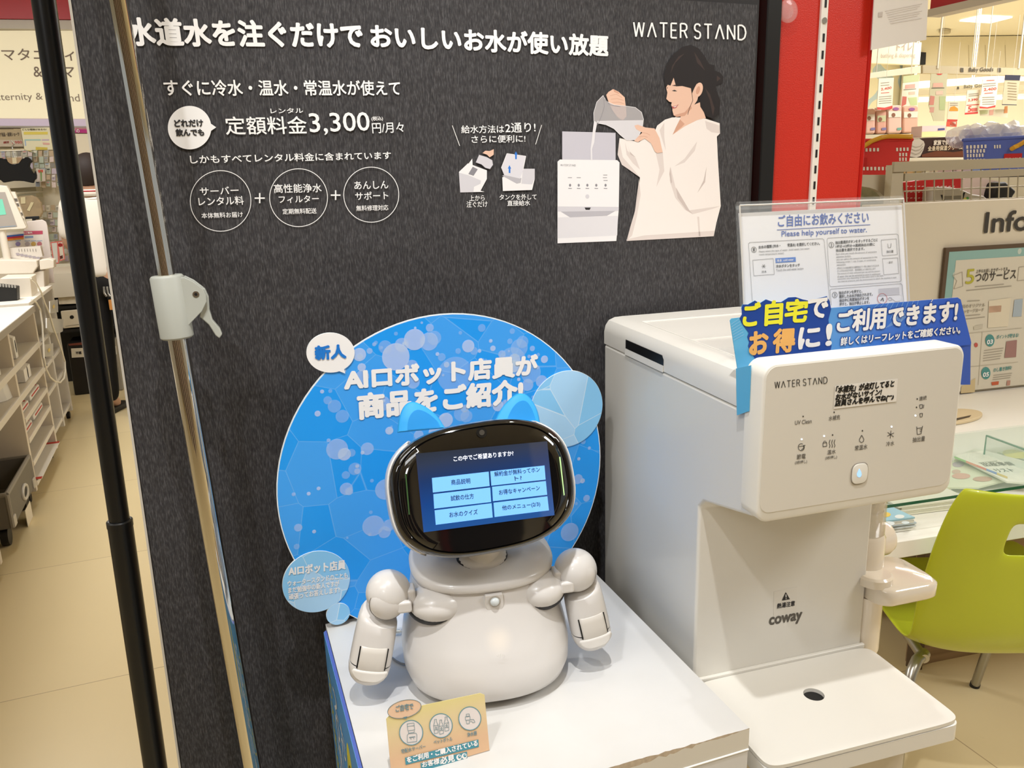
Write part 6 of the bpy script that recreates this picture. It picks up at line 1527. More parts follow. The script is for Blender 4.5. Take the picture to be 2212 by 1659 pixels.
pcard('green and white price card hanging second from the red column', (525, 290, 755, 262, 725, 715, 490, 735), '#e9e3cf', (('q', (525, 290, 755, 262, 742, 360, 520, 385), '#b7bf90'), ('q', (555, 410, 690, 395, 690, 455, 550, 465), '#d99f92'), ('q', (590, 590, 715, 580, 720, 690, 630, 705), '#bccb94'), ('q', (515, 570, 575, 575, 565, 680, 500, 715), '#c76a5c'), ('q', (600, 510, 690, 500, 690, 545, 600, 550), '#d9b9a6'), ('l', 530, 480, 705, 465, 1, 0, '#5f5a50')), pl=Pl(HB2.P0 + HB2.n * .02, 52))
pcard('long green tinted price card hanging at the beam corner', (912, 255, 1145, 252, 1100, 915, 950, 915, 880, 700), '#b9b493', (('q', (985, 252, 1080, 252, 1050, 272, 1010, 272), '#b8463c'), ('q', (945, 385, 1075, 380, 1085, 440, 935, 445), '#cda08c'), ('q', (905, 560, 965, 570, 950, 690, 885, 690), '#b87868'), ('q', (1030, 570, 1120, 570, 1105, 760, 1030, 760), '#a3ad7c'), ('q', (980, 500, 1080, 490, 1080, 545, 980, 550), '#cbb09a'), ('l', 920, 455, 1100, 452, 1, 0, '#4f4a42'), ('q', (900, 720, 960, 720, 950, 795, 890, 795), '#b98a78')))
pcard('small card with an orange dome and red foot hanging mid right', (1165, 640, 1310, 640, 1270, 1100, 1115, 1090), '#cfc6ac', (('q', (1165, 775, 1185, 720, 1240, 705, 1290, 740, 1290, 775), '#d08a2c'), ('q', (1140, 890, 1285, 895, 1280, 915, 1140, 925), '#b83c30'), ('q', (1130, 925, 1275, 920, 1270, 995, 1125, 990), '#c4523c'), ('q', (1180, 930, 1260, 928, 1258, 980, 1178, 985), '#e8ddc8'), ('l', 1180, 665, 1290, 665, 2, 28, gy)))
pcard('red 5 point price card hanging left of the right 2,400 card', (1420, 485, 1600, 475, 1570, 810, 1385, 825), '#ddd3bc', (('l', 1440, 540, 1575, 530, 2, 25, gy), ('t', '2,390', 1430, 645, 1565, 632, 36, rd_), ('t', '5', 1430, 785, 1475, 782, 75, rd_), ('q', (1480, 735, 1560, 730, 1555, 775, 1480, 782), '#c9685c'), ('q', (1385, 800, 1570, 785, 1568, 812, 1383, 827), rd_), ('q', (1410, 690, 1585, 678, 1585, 690, 1410, 700), rd_)))
pcard('white 2,400 yen price card hanging beside the navy topped list', (1635, 335, 1855, 330, 1815, 720, 1590, 730), '#e9dfca', (('l', 1690, 350, 1800, 345, 1, 0, rd_), ('l', 1640, 430, 1820, 415, 2, -30, gy), ('t', '2,400', 1650, 500, 1825, 485, 42, rd_), ('l', 1660, 530, 1780, 520, 1, 0, rd_), ('l', 1630, 585, 1800, 580, 4, 32, gy), ('q', (1590, 710, 1700, 722, 1815, 692, 1812, 722, 1700, 742, 1590, 738), rd_), ), z=.02)
pcard('grey list card with a navy top band hanging near the right edge', (1950, 270, 2165, 275, 2110, 695, 1905, 685), '#bdb294', (('q', (1950, 270, 2165, 275, 2150, 348, 1942, 342), '#2f3040'), ('l', 1985, 380, 2110, 390, 7, 38, '#8a7c5e'), ('q', (1905, 680, 2110, 686, 2110, 696, 1903, 692), '#2f3040')), z=.03)
pcard('small pale card below the right 2,400 card', (1590, 760, 1990, 745, 1985, 870, 1820, 850, 1600, 840), '#cfc7ae', (('q', (1595, 770, 1710, 762, 1700, 815, 1595, 825), '#b7bd92'), ('q', (1730, 760, 1790, 755, 1780, 830, 1725, 835), '#c99a88'), ('q', (1940, 710, 1985, 705, 1980, 800, 1930, 805), '#c98a58')), z=-.02)
# pink box on the shelf and far wall mural
bx = slab('pink_box', 'pale pink and yellow box on the shelf beside the packs', 'box', away(4.9, 80, 2010, 290), [bq(790, 985), bq(1120, 975), bq(1110, 1130), bq(780, 1142)], .1, M('#e2c3c0', .5))
bxp = away(4.9, 80, 2010, 290); mb = MB(); poly(mb, bxp, [bq(785, 1065), bq(1115, 1055), bq(1110, 1130), bq(780, 1142)], M('#ded69a', .5), .002); poly(mb, bxp, [bq(1010, 1018), bq(1105, 1012), bq(1105, 1040), bq(1010, 1046)], M('#4a4f80', .5), .002); mb.build('box_print', bx, 0)
zb_ = bxp.pt(*bq(950, 1142)).z; q = bxp.pt(*bq(950, 1142)); mb = MB(); mb.box((q.x + .02, q.y + .06, zb_ / 2 - .003), (.5, .14, zb_ - .006), M('#d6ccb2', .5), bxp.u, V((-bxp.u.y, bxp.u.x, 0))); o = mb.build('shelf_block', None, 0); tag(o, 'pale shelf end carrying the pink and yellow box', 'shelf')
mt, nt, b = newmat()
tc = nt.nodes.new('ShaderNodeTexCoord'); n1 = nt.nodes.new('ShaderNodeTexVoronoi'); n1.inputs['Scale'].default_value = 2.2; nt.links.new(tc.outputs['Object'], n1.inputs['Vector'])
n2 = nt.nodes.new('ShaderNodeTexNoise'); n2.inputs['Scale'].default_value = 1.6; nt.links.new(tc.outputs['Object'], n2.inputs['Vector'])
nt.links.new(mixc(nt, math_(nt, 'GREATER_THAN', n2.outputs['Fac'], .52), '#efe6c4', '#bfd2d6'), b.inputs['Base Color']); b.inputs['Roughness'].default_value = .7
FWp = away(11.4, 80, 2050, 350)
mb = MB(); mb.prism([FWp.uv(-7, -FWp.P0.z), FWp.uv(8, -FWp.P0.z), FWp.uv(8, 3.05 - FWp.P0.z), FWp.uv(-7, 3.05 - FWp.P0.z)], -FWp.n * .1, mt); struct(mb.build('wall_back', None, 0))
ws = thing('wall_sign', 'pale bathing and diapering sign high on the far wall beside the red column', 'sign', away(6.6, 80, 1930, 110).pt(1930, 110), 80)
WSp = away(6.6, 80, 1930, 110); sq = lambda x, y: (1600 + x / 3.606, y / 3.606)
mb = MB(); mb.prism([WSp.pt(*sq(*p)) for p in ((1010, 330), (1410, 330), (1395, 505), (1005, 490))], -WSp.n * .05, M('#f2ead6', .6)); mb.build('sign_board', ws, 0)
mb = MB(); txt(mb, WSp, 'トイレ', sq(1215, 395), sq(1335, 390), 17, M('#b5a79a', .5), .003, .02); txt(mb, WSp, 'bathing & diapering', sq(1092, 460), sq(1358, 455), 12, M('#c0b0a4', .5), .003); mb.build('sign_lettering', ws, 0)
for dx_ in (1020, 1385):
    p = WSp.pt(*sq(dx_, 332)); mb = MB(); mb.tube([p, V((p.x, p.y, 2.995))], .005, M('#d8d2c0', .4), 6); mb.build('hanger_rod', ws)
# partition with white cupboard doors behind
PW = away(10.6, 84, 2080, 110)
mb = MB(); q0_, q1_ = PW.co(*sq(1370, 440)), PW.co(*sq(2600, 500))
mb.prism([PW.uv(q0_[0], -PW.P0.z), PW.uv(q1_[0], -PW.P0.z), PW.uv(q1_[0], 2.99 - PW.P0.z), PW.uv(q0_[0], 2.99 - PW.P0.z)], -PW.n * .3, M('#e2d9bd', .6)); o = mb.build('tall_cupboard', None, 0); tag(o, 'tall cream cupboards along the back of the baby goods corner', 'cupboard')
mb = MB()
for x in (1775, 1905, 2060): quadline(mb, PW, sq(x, 350), sq(x + 4, 520), 1.2, M('#b5aa8a', .5), .002)
mb.build('door_gap', o, 0)
dk = slab('dark_opening_panel', 'dark narrow panel painting a shaded gap in the cream cupboards beside the far sign', 'panel', Pl(PW.P0 + PW.n * .04, 84), [sq(1405, 405), sq(1445, 408), sq(1440, 503), sq(1400, 503)], .05, m_dark)  # dark slab painting the shade inside an opening
# ceiling lights, vent
CZ = 2.995
lit = M('#fff7e6', .5, emit=2.2)
for lab, q in (('bright square ceiling light panel nearest the red fascia at upper right', ((2073, 44), (2120, 33), (2187, 36), (2140, 48))), ('bright ceiling light strip lower down at upper right', ((2056, 100), (2080, 95), (2118, 96), (2100, 102))), ('bright ceiling light strip right of the lower one', ((2110, 101), (2128, 95), (2160, 93), (2140, 103)))):
    P = [atz(*p, CZ) for p in q]; mb = MB(); mb.prism(P, V((0, 0, -.012)), lit); o = mb.build('ceiling_light', None, 0); tag(o, lab, 'light')
P = [atz(2041 + 13 * math.cos(t), 65 + 3.4 * math.sin(t), CZ) for t in [k * math.pi / 12 for k in range(24)]]; mb = MB(); mb.prism(P, V((0, 0, -.03)), M('#b5ab94', .6)); o = mb.build('ceiling_vent', None, 0); tag(o, 'round ceiling vent left of the upper light panel', 'vent')
# red fascia at the upper right
RF = away(3.4, 158, 2060, 20)
fas = thing('red_fascia', 'red hanging fascia with a pale lower edge at the upper right corner', 'fascia', RF.pt(2110, 10), 62)
fu0, fv0 = RF.co(*sq(1475, 75)); fu1 = fu0 + 1.9
zz0 = fv0
mb = MB(); mb.prism([RF.uv(fu0, zz0), RF.uv(fu1, zz0), RF.uv(fu1, 2.99 - RF.P0.z), RF.uv(fu0, 2.99 - RF.P0.z)], -RF.n * .05, M('#b4151a', .4)); mb.build('red_band', fas, 0)
zz1 = RF.co(*sq(1475, 132))[1]
mb = MB(); mb.prism([RF.uv(fu0, zz1, .012), RF.uv(fu1, zz1, .012), RF.uv(fu1, zz0, .012), RF.uv(fu0, zz0, .012)], -RF.n * .07, M('#cfc6b4', .5)); mb.build('pale_edge', fas, 0)
# banded wall added behind the viewpoint to stripe the chrome and darken the face
mt, nt, b = newmat()
tc = nt.nodes.new('ShaderNodeTexCoord'); sp = nt.nodes.new('ShaderNodeSeparateXYZ'); nt.links.new(tc.outputs['Object'], sp.inputs[0])
fx_ = math_(nt, 'FRACT', math_(nt, 'MULTIPLY', sp.outputs[0], .83))
nt.links.new(ramp(nt, fx_, [(0, '#3a302a'), (.34, '#4a3d33'), (.36, '#d9ccb4'), (.60, '#cfc2a8'), (.62, '#5a2a22'), (.72, '#9c2a20'), (.74, '#2c2623'), (.99, '#3a302a')]), b.inputs['Base Color']); b.inputs['Roughness'].default_value = .6
o = MB().box((0, -3.0, 1.5), (9, .1, 3.0), mt).build('wall_front_added', None, 0); struct(o)

# ------------------------------------------------------------------ register counter along the left aisle
CF = Pl(atz(15, 1245, 0), -21)
lu, ln_ = CF.u, CF.n                       # along the aisle (away), out into the aisle
def R(a, d, z): return CF.P0 + lu * a - ln_ * d + V((0, 0, z))      # a along, d depth behind the face
zt = (CF.co(121, 620)[1] + CF.co(0, 745)[1]) / 2
DPT = .62
reg = thing('register_counter', 'long white cash counter with open shelves along the left aisle', 'counter', R(.8, .3, 0), 69)
mrc = M('#ddd5c8', .45); mrc2 = M('#d9cdbb', .5); medge = M('#a8a094', .5)
def bxR(a0, a1, d0, d1, z0, z1, mat, name, parent, bevel=.002):
    mb = MB(); c = R((a0 + a1) / 2, (d0 + d1) / 2, (z0 + z1) / 2); mb.box(c, (a1 - a0, d1 - d0, z1 - z0), mat, lu, -ln_); return mb.build(name, parent, 0, bevel=bevel)
bxR(-1.6, 1.48, .004, DPT, zt - .004, zt + .02, M('#f1ebdf', .35), 'counter_top', reg)
bxR(-1.6, 1.48, 0, .003, zt - .012, zt + .019, medge, 'top_edge', reg, 0)
for a in (-.005, .80, 1.47): bxR(a, a + .03, .01, DPT - .02, .05, zt - .006, mrc2, 'side_panel', reg)
bxR(-1.6, 1.47, DPT - .02, DPT - .005, .05, zt - .006, M('#cfc3b0', .6), 'rear_panel', reg, 0)
def zr(x0, y0, x1, y1): return (CF.co(x0, y0)[1] + CF.co(x1, y1)[1]) / 2
zs1 = zr(0, 835, 87, 733); zs2 = zr(11, 899, 97, 795)
for z, a0, a1 in ((zs1, -1.6, 1.47), (zs2, -1.6, 1.47)):
    bxR(a0, a1, .006, DPT - .03, z - .03, z, mrc, 'shelf', reg)
for q in ((58, 897, 106, 841), (66, 947, 109, 881), (77, 995, 117, 921), (82, 1040, 131, 946)):
    z = zr(*q); bxR(.83, 1.47, .006, DPT - .03, z - .022, z, mrc, 'shelf', reg)
for a in (-.02, .815, 1.485):
    mb = MB(); c = R(a, .05, .022); mb.tube([c - ln_ * .01, c + ln_ * .01], .022, m_dark, 16); mb.build('caster', reg)
zB = zt + .03
uB = thing('storage_rack', 'white open storage rack standing beyond the cash counter end', 'rack', R(1.95, .3, 0), 69)
bxR(1.515, 2.33, .03, DPT, zB - .02, zB, M('#f1ebdf', .4), 'rack_top', uB)
for a in (1.515, 1.93, 2.30): bxR(a, a + .028, .03, DPT - .02, .05, zB - .022, mrc, 'upright', uB)
for q in ((97, 737, 150, 690), (130, 945, 159, 873)):
    z = zr(*q); bxR(1.545, 2.30, .035, DPT - .03, z - .02, z, mrc, 'shelf', uB)
for z in (.32, .46): bxR(1.545, 2.30, .035, DPT - .03, z - .02, z, mrc, 'shelf', uB)
bxR(1.515, 2.33, DPT - .015, DPT, .06, zB - .022, M('#cdbfa9', .6), 'rear_panel', uB, 0)
for k in range(5):
    mb = MB(); c = R(1.70, .0295, .60 - .045 * k); mb.box(c, (.035, .0012, .006), m_dark, lu, -ln_); mb.build('peg_slot', uB, 0)
for a in (1.53, 2.315):
    mb = MB(); c = R(a, .06, .022); mb.tube([c - ln_ * .01, c + ln_ * .01], .022, m_dark, 16); mb.build('caster', uB)
# magazine files, wrapped piles and paper on the shelves
mf = M('#d3cabc', .5); mfw = M('#e9e4da', .45)
def fbox(lab, a, d, z, w, dp, h, mat, slot=True, cut=.35):
    o = thing('file_box', lab, 'file box', R(a, d, z), 69)
    mb = MB(); pr = [(0, 0), (dp, 0), (dp, h), (dp * .45, h), (0, h * (1 - cut))]
    mb.prism([R(a - w / 2, d + x, z + .002 + y) for x, y in pr], lu * w, mat); mb.build('file_case', o, 0, bevel=.002)
    if slot:
        mb = MB(); c = R(a, d - .0006, z + h * .38); mb.prism([c + lu * (.008 * math.cos(t)) + V((0, 0, .03 * math.sin(t))) for t in [k * math.pi / 8 for k in range(16)]], ln_ * .0008, m_dark); mb.build('finger_hole', o, 0)
    return o
fbox('white file box nearest the aisle end on the upper counter shelf', 1.02, .03, zs1, .05, .24, .15, mfw)
fbox('white file box second from the far end on the upper shelf', .62, .03, zs1, .05, .24, .15, mfw)
fbox('beige file box at the near end of the upper shelf', .10, .03, zs1, .10, .24, .14, mf, False)
fbox('tall white file box at the far end of the middle shelf', 1.18, .03, zs2, .16, .24, zs1 - zs2 - .045, mfw)
fbox('pale grey file box at the near end of the middle shelf', .18, .02, zs2, .26, .25, zs1 - zs2 - .045, M('#c5beb2', .5))
fbox('white file box on the top shelf of the storage rack', 1.62, .05, zr(97, 737, 150, 690), .05, .22, .14, mfw)
rng = random.Random(11)
def pile(lab, a, d, z, w, h, mat, group, cat='packet', name='packet'):
    mb = MB(); n_ = 12; vs = []
    rows = []
    for j, t in enumerate((0, .35, .7, 1.0)):
        rows.append([R(a + (w / 2) * (1 - .25 * t) * math.cos(2 * math.pi * k / n_) * rng.uniform(.85, 1.1), d + .09 + .085 * (1 - .25 * t) * math.sin(2 * math.pi * k / n_), z + .0015 + h * t * (rng.uniform(.88, 1.05) if j else 1)) for k in range(n_)])
    mb.loft(rows, mat); o = mb.build(name, None, .3); tag(o, lab, cat, group); return o
mwp = M('#ece7de', .25)
pile('clear wrapped packet between the first two file boxes on the upper shelf', .46, .03, zs1, .11, .11, mwp, None)
pile('clear wrapped packet at the near end of the upper shelf', -.05, .03, zs1, .12, .09, mwp, None)
pile('tan paper packet beside the far file box on the upper shelf', .86, .05, zs1, .08, .10, M('#c2a25e', .5), None)
pile('sheaf of white paper slips standing on the middle shelf', .80, .03, zs2, .22, .13, M('#e4e0d6', .5), None)
pile('navy packet at the near end of the middle shelf', -.10, .03, zs2, .10, .08, M('#2a2f55', .5), None)
for k, q in enumerate(((58, 897, 106, 841), (66, 947, 109, 881))):
    z = zr(*q)
    for j in range(2):
        mb = MB(); a = .95 + .32 * j; mb.box(R(a, .15, z + .016 + .006 * j), (.26, .24, .028), mfw, lu, -ln_); o = mb.build('shirt_packet', None, 0, bevel=.006)
        tag(o, ['folded white packet with red trim, nearer one on the upper inner shelf', 'folded white packet with red trim, farther one on the upper inner shelf', 'folded white packet with red trim, nearer one on the next inner shelf', 'folded white packet with red trim, farther one on the next inner shelf'][k * 2 + j], 'packet')
        mb = MB(); mb.box(R(a + .11, .15, z + .031 + .006 * j), (.02, .22, .0015), M('#c4382c', .5), lu, -ln_); mb.box(R(a, .0285, z + .02 + .006 * j), (.20, .0015, .006), M('#c4382c', .5), lu, -ln_); mb.build('red_trim', o, 0)
z = zr(82, 1040, 131, 946); mb = MB(); mb.box(R(1.15, .17, z + .0035), (.60, .36, .003), M('#efe9df', .5), lu, -ln_); o = mb.build('liner_sheet', None, 0); tag(o, 'white liner sheet with red ends on the lowest inner shelf', 'sheet')
mb = MB(); mb.box(R(.86, .17, z + .0058), (.03, .36, .001), M('#c4382c', .5), lu, -ln_); mb.box(R(1.44, .17, z + .0058), (.03, .36, .001), M('#c4382c', .5), lu, -ln_); mb.build('red_end', o, 0)
# crate and bins in the open bay
cr = thing('rolling_crate', 'dark grey fabric crate on casters in the open bay of the counter', 'crate', R(.5, .25, 0), 69)
mcr, mcr2 = M('#6f695f', .6), M('#8a8377', .5)
a0, a1, d0, d1, z0, z1 = .27, .775, .012, .29, .09, CF.co(62, 996)[1]
mb = MB()
for (p, q) in (((a0, d0), (a1, d0)), ((a1, d0), (a1, d1)), ((a1, d1), (a0, d1)), ((a0, d1), (a0, d0))):
    P = [R(p[0], p[1], z0), R(q[0], q[1], z0), R(q[0], q[1], z1), R(p[0], p[1], z1)]; mb.add(P, [(0, 1, 2, 3)], mcr)
mb.add([R(a0, d0, z0), R(a1, d0, z0), R(a1, d1, z0), R(a0, d1, z0)], [(0, 1, 2, 3)], mcr); mb.build('crate_wall', cr, 0, solid=.008)
mb = MB(); mb.tube([R(a0, d0, z1), R(a1, d0, z1), R(a1, d1, z1), R(a0, d1, z1), R(a0, d0, z1)], .010, mcr2, 8); mb.build('rim', cr, 0)
for a, d in ((a0, d0), (a1, d0)):
    mb = MB(); mb.tube([R(a, d, z0), R(a, d, z1)], .010, mcr2, 8); mb.build('corner_bar', cr, 0)
    mb = MB(); mb.box(R(a + (.02 if a < .3 else -.02), d - .006, z0 + .02), (.05, .010, .045), M('#b7b0a4', .4), lu, -ln_); mb.build('corner_plate', cr, bevel=.01)
mb = MB(); mb.tube([R(.55 + .05 * math.cos(t), d0 - .007, z1 - .09 + .028 * math.sin(t)) for t in [k * math.pi / 10 for k in range(21)]], .007, M('#c9c4ba', .4), 8); mb.build('grip_ring', cr)
mb = MB(); mb.prism([R(.55 + .045 * math.cos(t), d0 - .0052, z1 - .09 + .024 * math.sin(t)) for t in [k * math.pi / 10 for k in range(20)]], ln_ * .001, m_dark); mb.build('grip_hole', cr, 0)
mb = MB(); mb.box(R(.55, d0 - .006, z1 - .20), (.12, .002, .09), M('#e6dcc8', .5), lu, -ln_); mb.build('label_card', cr, 0)
for a in (a0 + .05, a1 - .05):
    for d in (d0 + .04, d1 - .04):
        mb = MB(); c = R(a, d, .04); mb.tube([c - ln_ * .014, c + ln_ * .014], .04, m_dark, 20); mb.tube([R(a, d, .045), R(a, d, z0)], .008, m_steel, 8); mb.build('caster', cr)
def bin_(lab, a, d, r0, h, mat, mat2, zb=.0):
    o = thing('waste_bin', lab, 'bin', R(a, d, zb), 69)
    mb = MB(); rings = []
    for k, z in ((.82, 0.001), (.82, .012), (.97, h * .86), (1.0, h * .87), (1.06, h * .90), (1.06, h), (1.0, h), (.95, h * .9), (.80, .03)):
        rings.append([R(a + x, d + y, zb + z) for x, y in sup(r0 * k, r0 * .82 * k, 4, 32)])
    mb.loft(rings, mat, cap=True); mb.build('bin_body', o, .8)
    mb = MB(); mb.box(R(a + .02, d - r0 * .80 * .93, zb + h * .55), (.10, .002, .07), M('#e2d8c4', .5), lu, -ln_); mb.build('label_card', o, 0)
    return o
bin_('grey plastic bin behind the rolling crate under the counter', .66, .43, .13, .58, M('#a39a8c', .5), None)
bin_('small black bin left of the grey one behind the crate', .36, .43, .10, .52, m_dark, None)

# register equipment on the counter top
wl2 = lambda x, y: (x / 5.923, 400 + y / 5.923)
ztop = zt + .0205
TPp = lambda d: Pl(R(0, d, 0), 69)
mreg, mreg2 = M('#eae0d0', .4), M('#d9cfc1', .45)
def deskbox(name, lab, cat, px, d_m, mat, zbase=None, bevel=.004, th=.16, head=69, dist=None):
    pl = Pl(atz(*wl2(*dist), ztop), head)
    P = [pl.pt(*wl2(*p)) for p in px]; zb = ztop + .001 if zbase is None else zbase
    lowz = min(p.z for p in P)
    mb = MB(); mb.prism(P, -pl.n * th, mat); o = mb.build(name, None, 0, bevel=bevel); tag(o, lab, cat)
    return o, pl
prn, pl1 = deskbox('receipt_printer', 'white receipt printer standing behind the black box on the cash counter', 'printer', ((0, 1192), (385, 1182), (412, 1452), (0, 1458)), 0, mreg, dist=(390, 1450), th=.20)
mb = MB(); poly(mb, pl1, [wl2(*p) for p in ((225, 1440), (410, 1435), (412, 1452), (222, 1458))], M('#5c554c', .5), .001); mb.build('base_gap', prn, 0)
blk, pl2 = deskbox('card_terminal', 'black ribbed box at the left edge of the cash counter', 'terminal', ((-60, 1275), (215, 1305), (222, 1490), (180, 1505), (-60, 1520)), 0, M('#1b1a19', .5), dist=(215, 1500), th=.08)
mb = MB(); 
for k in range(6): poly(mb, pl2, [wl2(-10 + 38 * k, 1250 + 5 * k), wl2(12 + 38 * k, 1252 + 5 * k), wl2(16 + 38 * k, 1302 + 3 * k), wl2(-6 + 38 * k, 1300 + 3 * k)], M('#a8a49c', .4), .002)
mb.build('ribbed_top', blk, 0)
rg = thing('cash_register', 'white cash register body with a sloped key tray behind the printer', 'register', atz(*wl2(450, 1320), ztop), 69)
pl3 = Pl(atz(*wl2(520, 1330), ztop), 69)
mb = MB(); mb.prism([pl3.pt(*wl2(*p)) for p in ((-60, 955), (470, 965), (480, 1040), (420, 1130), (-60, 1140))], -pl3.n * .25, mreg); mb.build('register_body', rg, 0, bevel=.005)
mb = MB(); mb.prism([pl3.pt(*wl2(*p), -.03) for p in ((-60, 1130), (400, 1128), (560, 1090), (568, 1312), (-60, 1330))], -pl3.n * .2, mreg2); mb.build('cash_drawer', rg, 0, bevel=.004)
mb = MB(); mb.prism([pl3.pt(*wl2(*p), -.02) for p in ((500, 960), (620, 940), (690, 960), (692, 1060), (600, 1075), (510, 1085))], -pl3.n * .1, mreg); mb.build('side_arm', rg, 0, bevel=.006)
mb = MB(); mb.prism([pl3.pt(*wl2(*p), -.12) for p in ((120, 805), (515, 780), (545, 910), (450, 950), (60, 925))], -pl3.n * .06, M('#dfd6ca', .45)); kt = mb.build('key_tray', rg, 0)
mb = MB()
for k in range(6): poly(mb, pl3, [wl2(200 + 52 * k, 870 + 10 * k), wl2(245 + 52 * k, 868 + 10 * k), wl2(255 + 52 * k, 900 + 9 * k), wl2(215 + 52 * k, 903 + 9 * k)], M('#a89fa4', .5), -.118)
for k in range(7): quadline(mb, pl3, wl2(240 + 36 * k, 815), wl2(245 + 36 * k, 850), 1.2, M('#8b847c', .5), -.118)
mb.build('keys', kt, 0)
mon, pl4 = deskbox('register_monitor', 'white bezel touch monitor tilted at the left edge above the register', 'monitor', ((-120, -10), (85, 10), (115, 60), (340, 545), (300, 560), (-120, 580)), 0, mreg, dist=(300, 1330), th=.05)
mb = MB(); poly(mb, pl4, [wl2(*p) for p in ((-120, 95), (65, 88), (220, 528), (-120, 560))], M('#a9a097', .15, emit=.12), .0015); poly(mb, pl4, [wl2(*p) for p in ((-120, 190), (30, 178), (80, 375), (-120, 395))], M('#7fd0b4', .15, emit=.15), .003); poly(mb, pl4, [wl2(*p) for p in ((-120, 540), (190, 515), (215, 527), (-120, 556))], M('#8f9aa6', .15, emit=.1), .0028); mb.build('screen', mon, 0)
mb = MB(); mb.prism([pl4.pt(*wl2(*p), -.03) for p in ((110, 80), (190, 85), (355, 550), (300, 560))], -pl4.n * .03, mreg); 
for y0, x0 in ((170, 150), (232, 170), (350, 218), (425, 236)): poly(mb, pl4, [wl2(x0, y0), wl2(x0 + 68, y0), wl2(x0 + 78, y0 + 38), wl2(x0 + 10, y0 + 38)], M('#6c655c', .5), -.028)
poly(mb, pl4, [wl2(180, 285), wl2(250, 285), wl2(262, 325), wl2(190, 328)], M('#d9bf8a', .5), -.028)
mb.build('side_tags', mon, 0)
mb = MB(); pA = pl4.pt(*wl2(20, 560), -.03); mb.tube([V((pA.x, pA.y, ztop + .001)), pA], .02, mreg, 16); mb.build('monitor_neck', mon)
bd, pl5 = deskbox('acrylic_notice', 'white rounded notice stand with a pink header behind the register', 'notice stand', ((300, 470), (540, 440), (590, 470), (605, 520), (700, 1250), (600, 1262), (560, 1262), (330, 1262)), 0, M('#e9ddd6', .3), dist=(650, 1262), th=.012)
mb = MB(); poly(mb, pl5, [wl2(*p) for p in ((60, 610), (545, 580), (570, 790), (60, 800))], M('#efe6dc', .5), .001); poly(mb, pl5, [wl2(*p) for p in ((300, 590), (545, 582), (547, 628), (305, 635))], M('#c4506a', .5), .002)
txt(mb, pl5, 'のご案内', wl2(300, 625), wl2(412, 618), 4, m_print, .003, .03)
poly(mb, pl5, [wl2(*p) for p in ((315, 655), (425, 648), (427, 672), (318, 680))], M('#8aa4cc', .5), .002)
for x, c in ((230, '#9a8fc0'), (350, '#c2b6b8'), (428, '#d0ae62'), (505, '#c27a80')): poly(mb, pl5, ell(*wl2(x, 752), 5.5, 5, 18), M(c, .5), .002); quadline(mb, pl5, wl2(x - 35, 714), wl2(x + 35, 710), 1.2, M('#8aa4cc', .5), .002)
for y, c in ((640, '#3a62b0'), (662, '#c02f3c'), (685, '#dd8a2c')): poly(mb, pl5, [wl2(40, y + 10), wl2(300, y - 18), wl2(305, y + 4), wl2(40, y + 32)], M(c, .5), .004 + y * 1e-6)
mb.build('notice_print', bd, 0)
st_, pl6 = deskbox('stapler', 'small black device perched on top of the notice stand behind the monitor', 'device', ((320, 405), (495, 395), (500, 435), (450, 440), (445, 465), (325, 468)), 0, m_dark, dist=(640, 1255), th=.03)
mb = MB(); poly(mb, pl6, [wl2(330, 435), wl2(410, 430), wl2(412, 460), wl2(332, 464)], M('#d9cfba', .5), .001); mb.build('label', st_, 0)
cbl = thing('white_cable', 'white cable hanging in a loop from the cash counter to the rack', 'cable', R(1.0, -.05, zt), 69)
wc = lambda x, y: (x / 5.529, 600 + y / 5.529)
CBp = Pl(R(0, -.02, 0), -21)
mb = MB(); mb.tube([CBp.pt(*wc(*p)) for p in ((370, 5), (430, 60), (490, 170), (530, 290), (590, 430), (640, 600), (690, 740), (740, 880), (775, 1000), (780, 1110), (765, 1200), (720, 1250), (660, 1240), (600, 1190), (555, 1100), (525, 960), (515, 760), (505, 560), (480, 380), (430, 290), (380, 268))], .0045, M('#e4dccb', .4), 8); mb.build('cable_loop', cbl)
mb = MB(); hq = [R(1.35, -.012, .0)]
pbag = [CBp.pt(*wc(*p), -.005) for p in ((560, 480), (760, 495), (750, 640), (700, 665), (600, 650), (560, 600))]
o = MB().prism(pbag, -CBp.n * .006, M('#ddd8cd', .3, alpha=.7)).build('hanging_bag', None, 0); tag(o, 'clear bag hanging on the side of the storage rack', 'bag')
for lab, x, y in (('cream paper tag in a clear pouch, upper one on the rack side', 640, 350), ('cream paper tag in a clear pouch, lower one on the rack side', 585, 870)):
    o = MB().prism([CBp.pt(*wc(x + a, y + b_), -.006) for a, b_ in ((-45, -70), (50, -90), (55, 60), (-40, 75))], -CBp.n * .004, M('#d8d2c4', .3, alpha=.55)).build('tag_pouch', None, 0); tag(o, lab, 'pouch')
    mb = MB(); poly(mb, CBp, [wc(x - 14, y - 10), wc(x + 8, y - 35), wc(x + 18, y - 5), wc(x - 2, y + 25)], M('#d8c07a', .5), -.004); mb.build('paper_tag', o, 0)

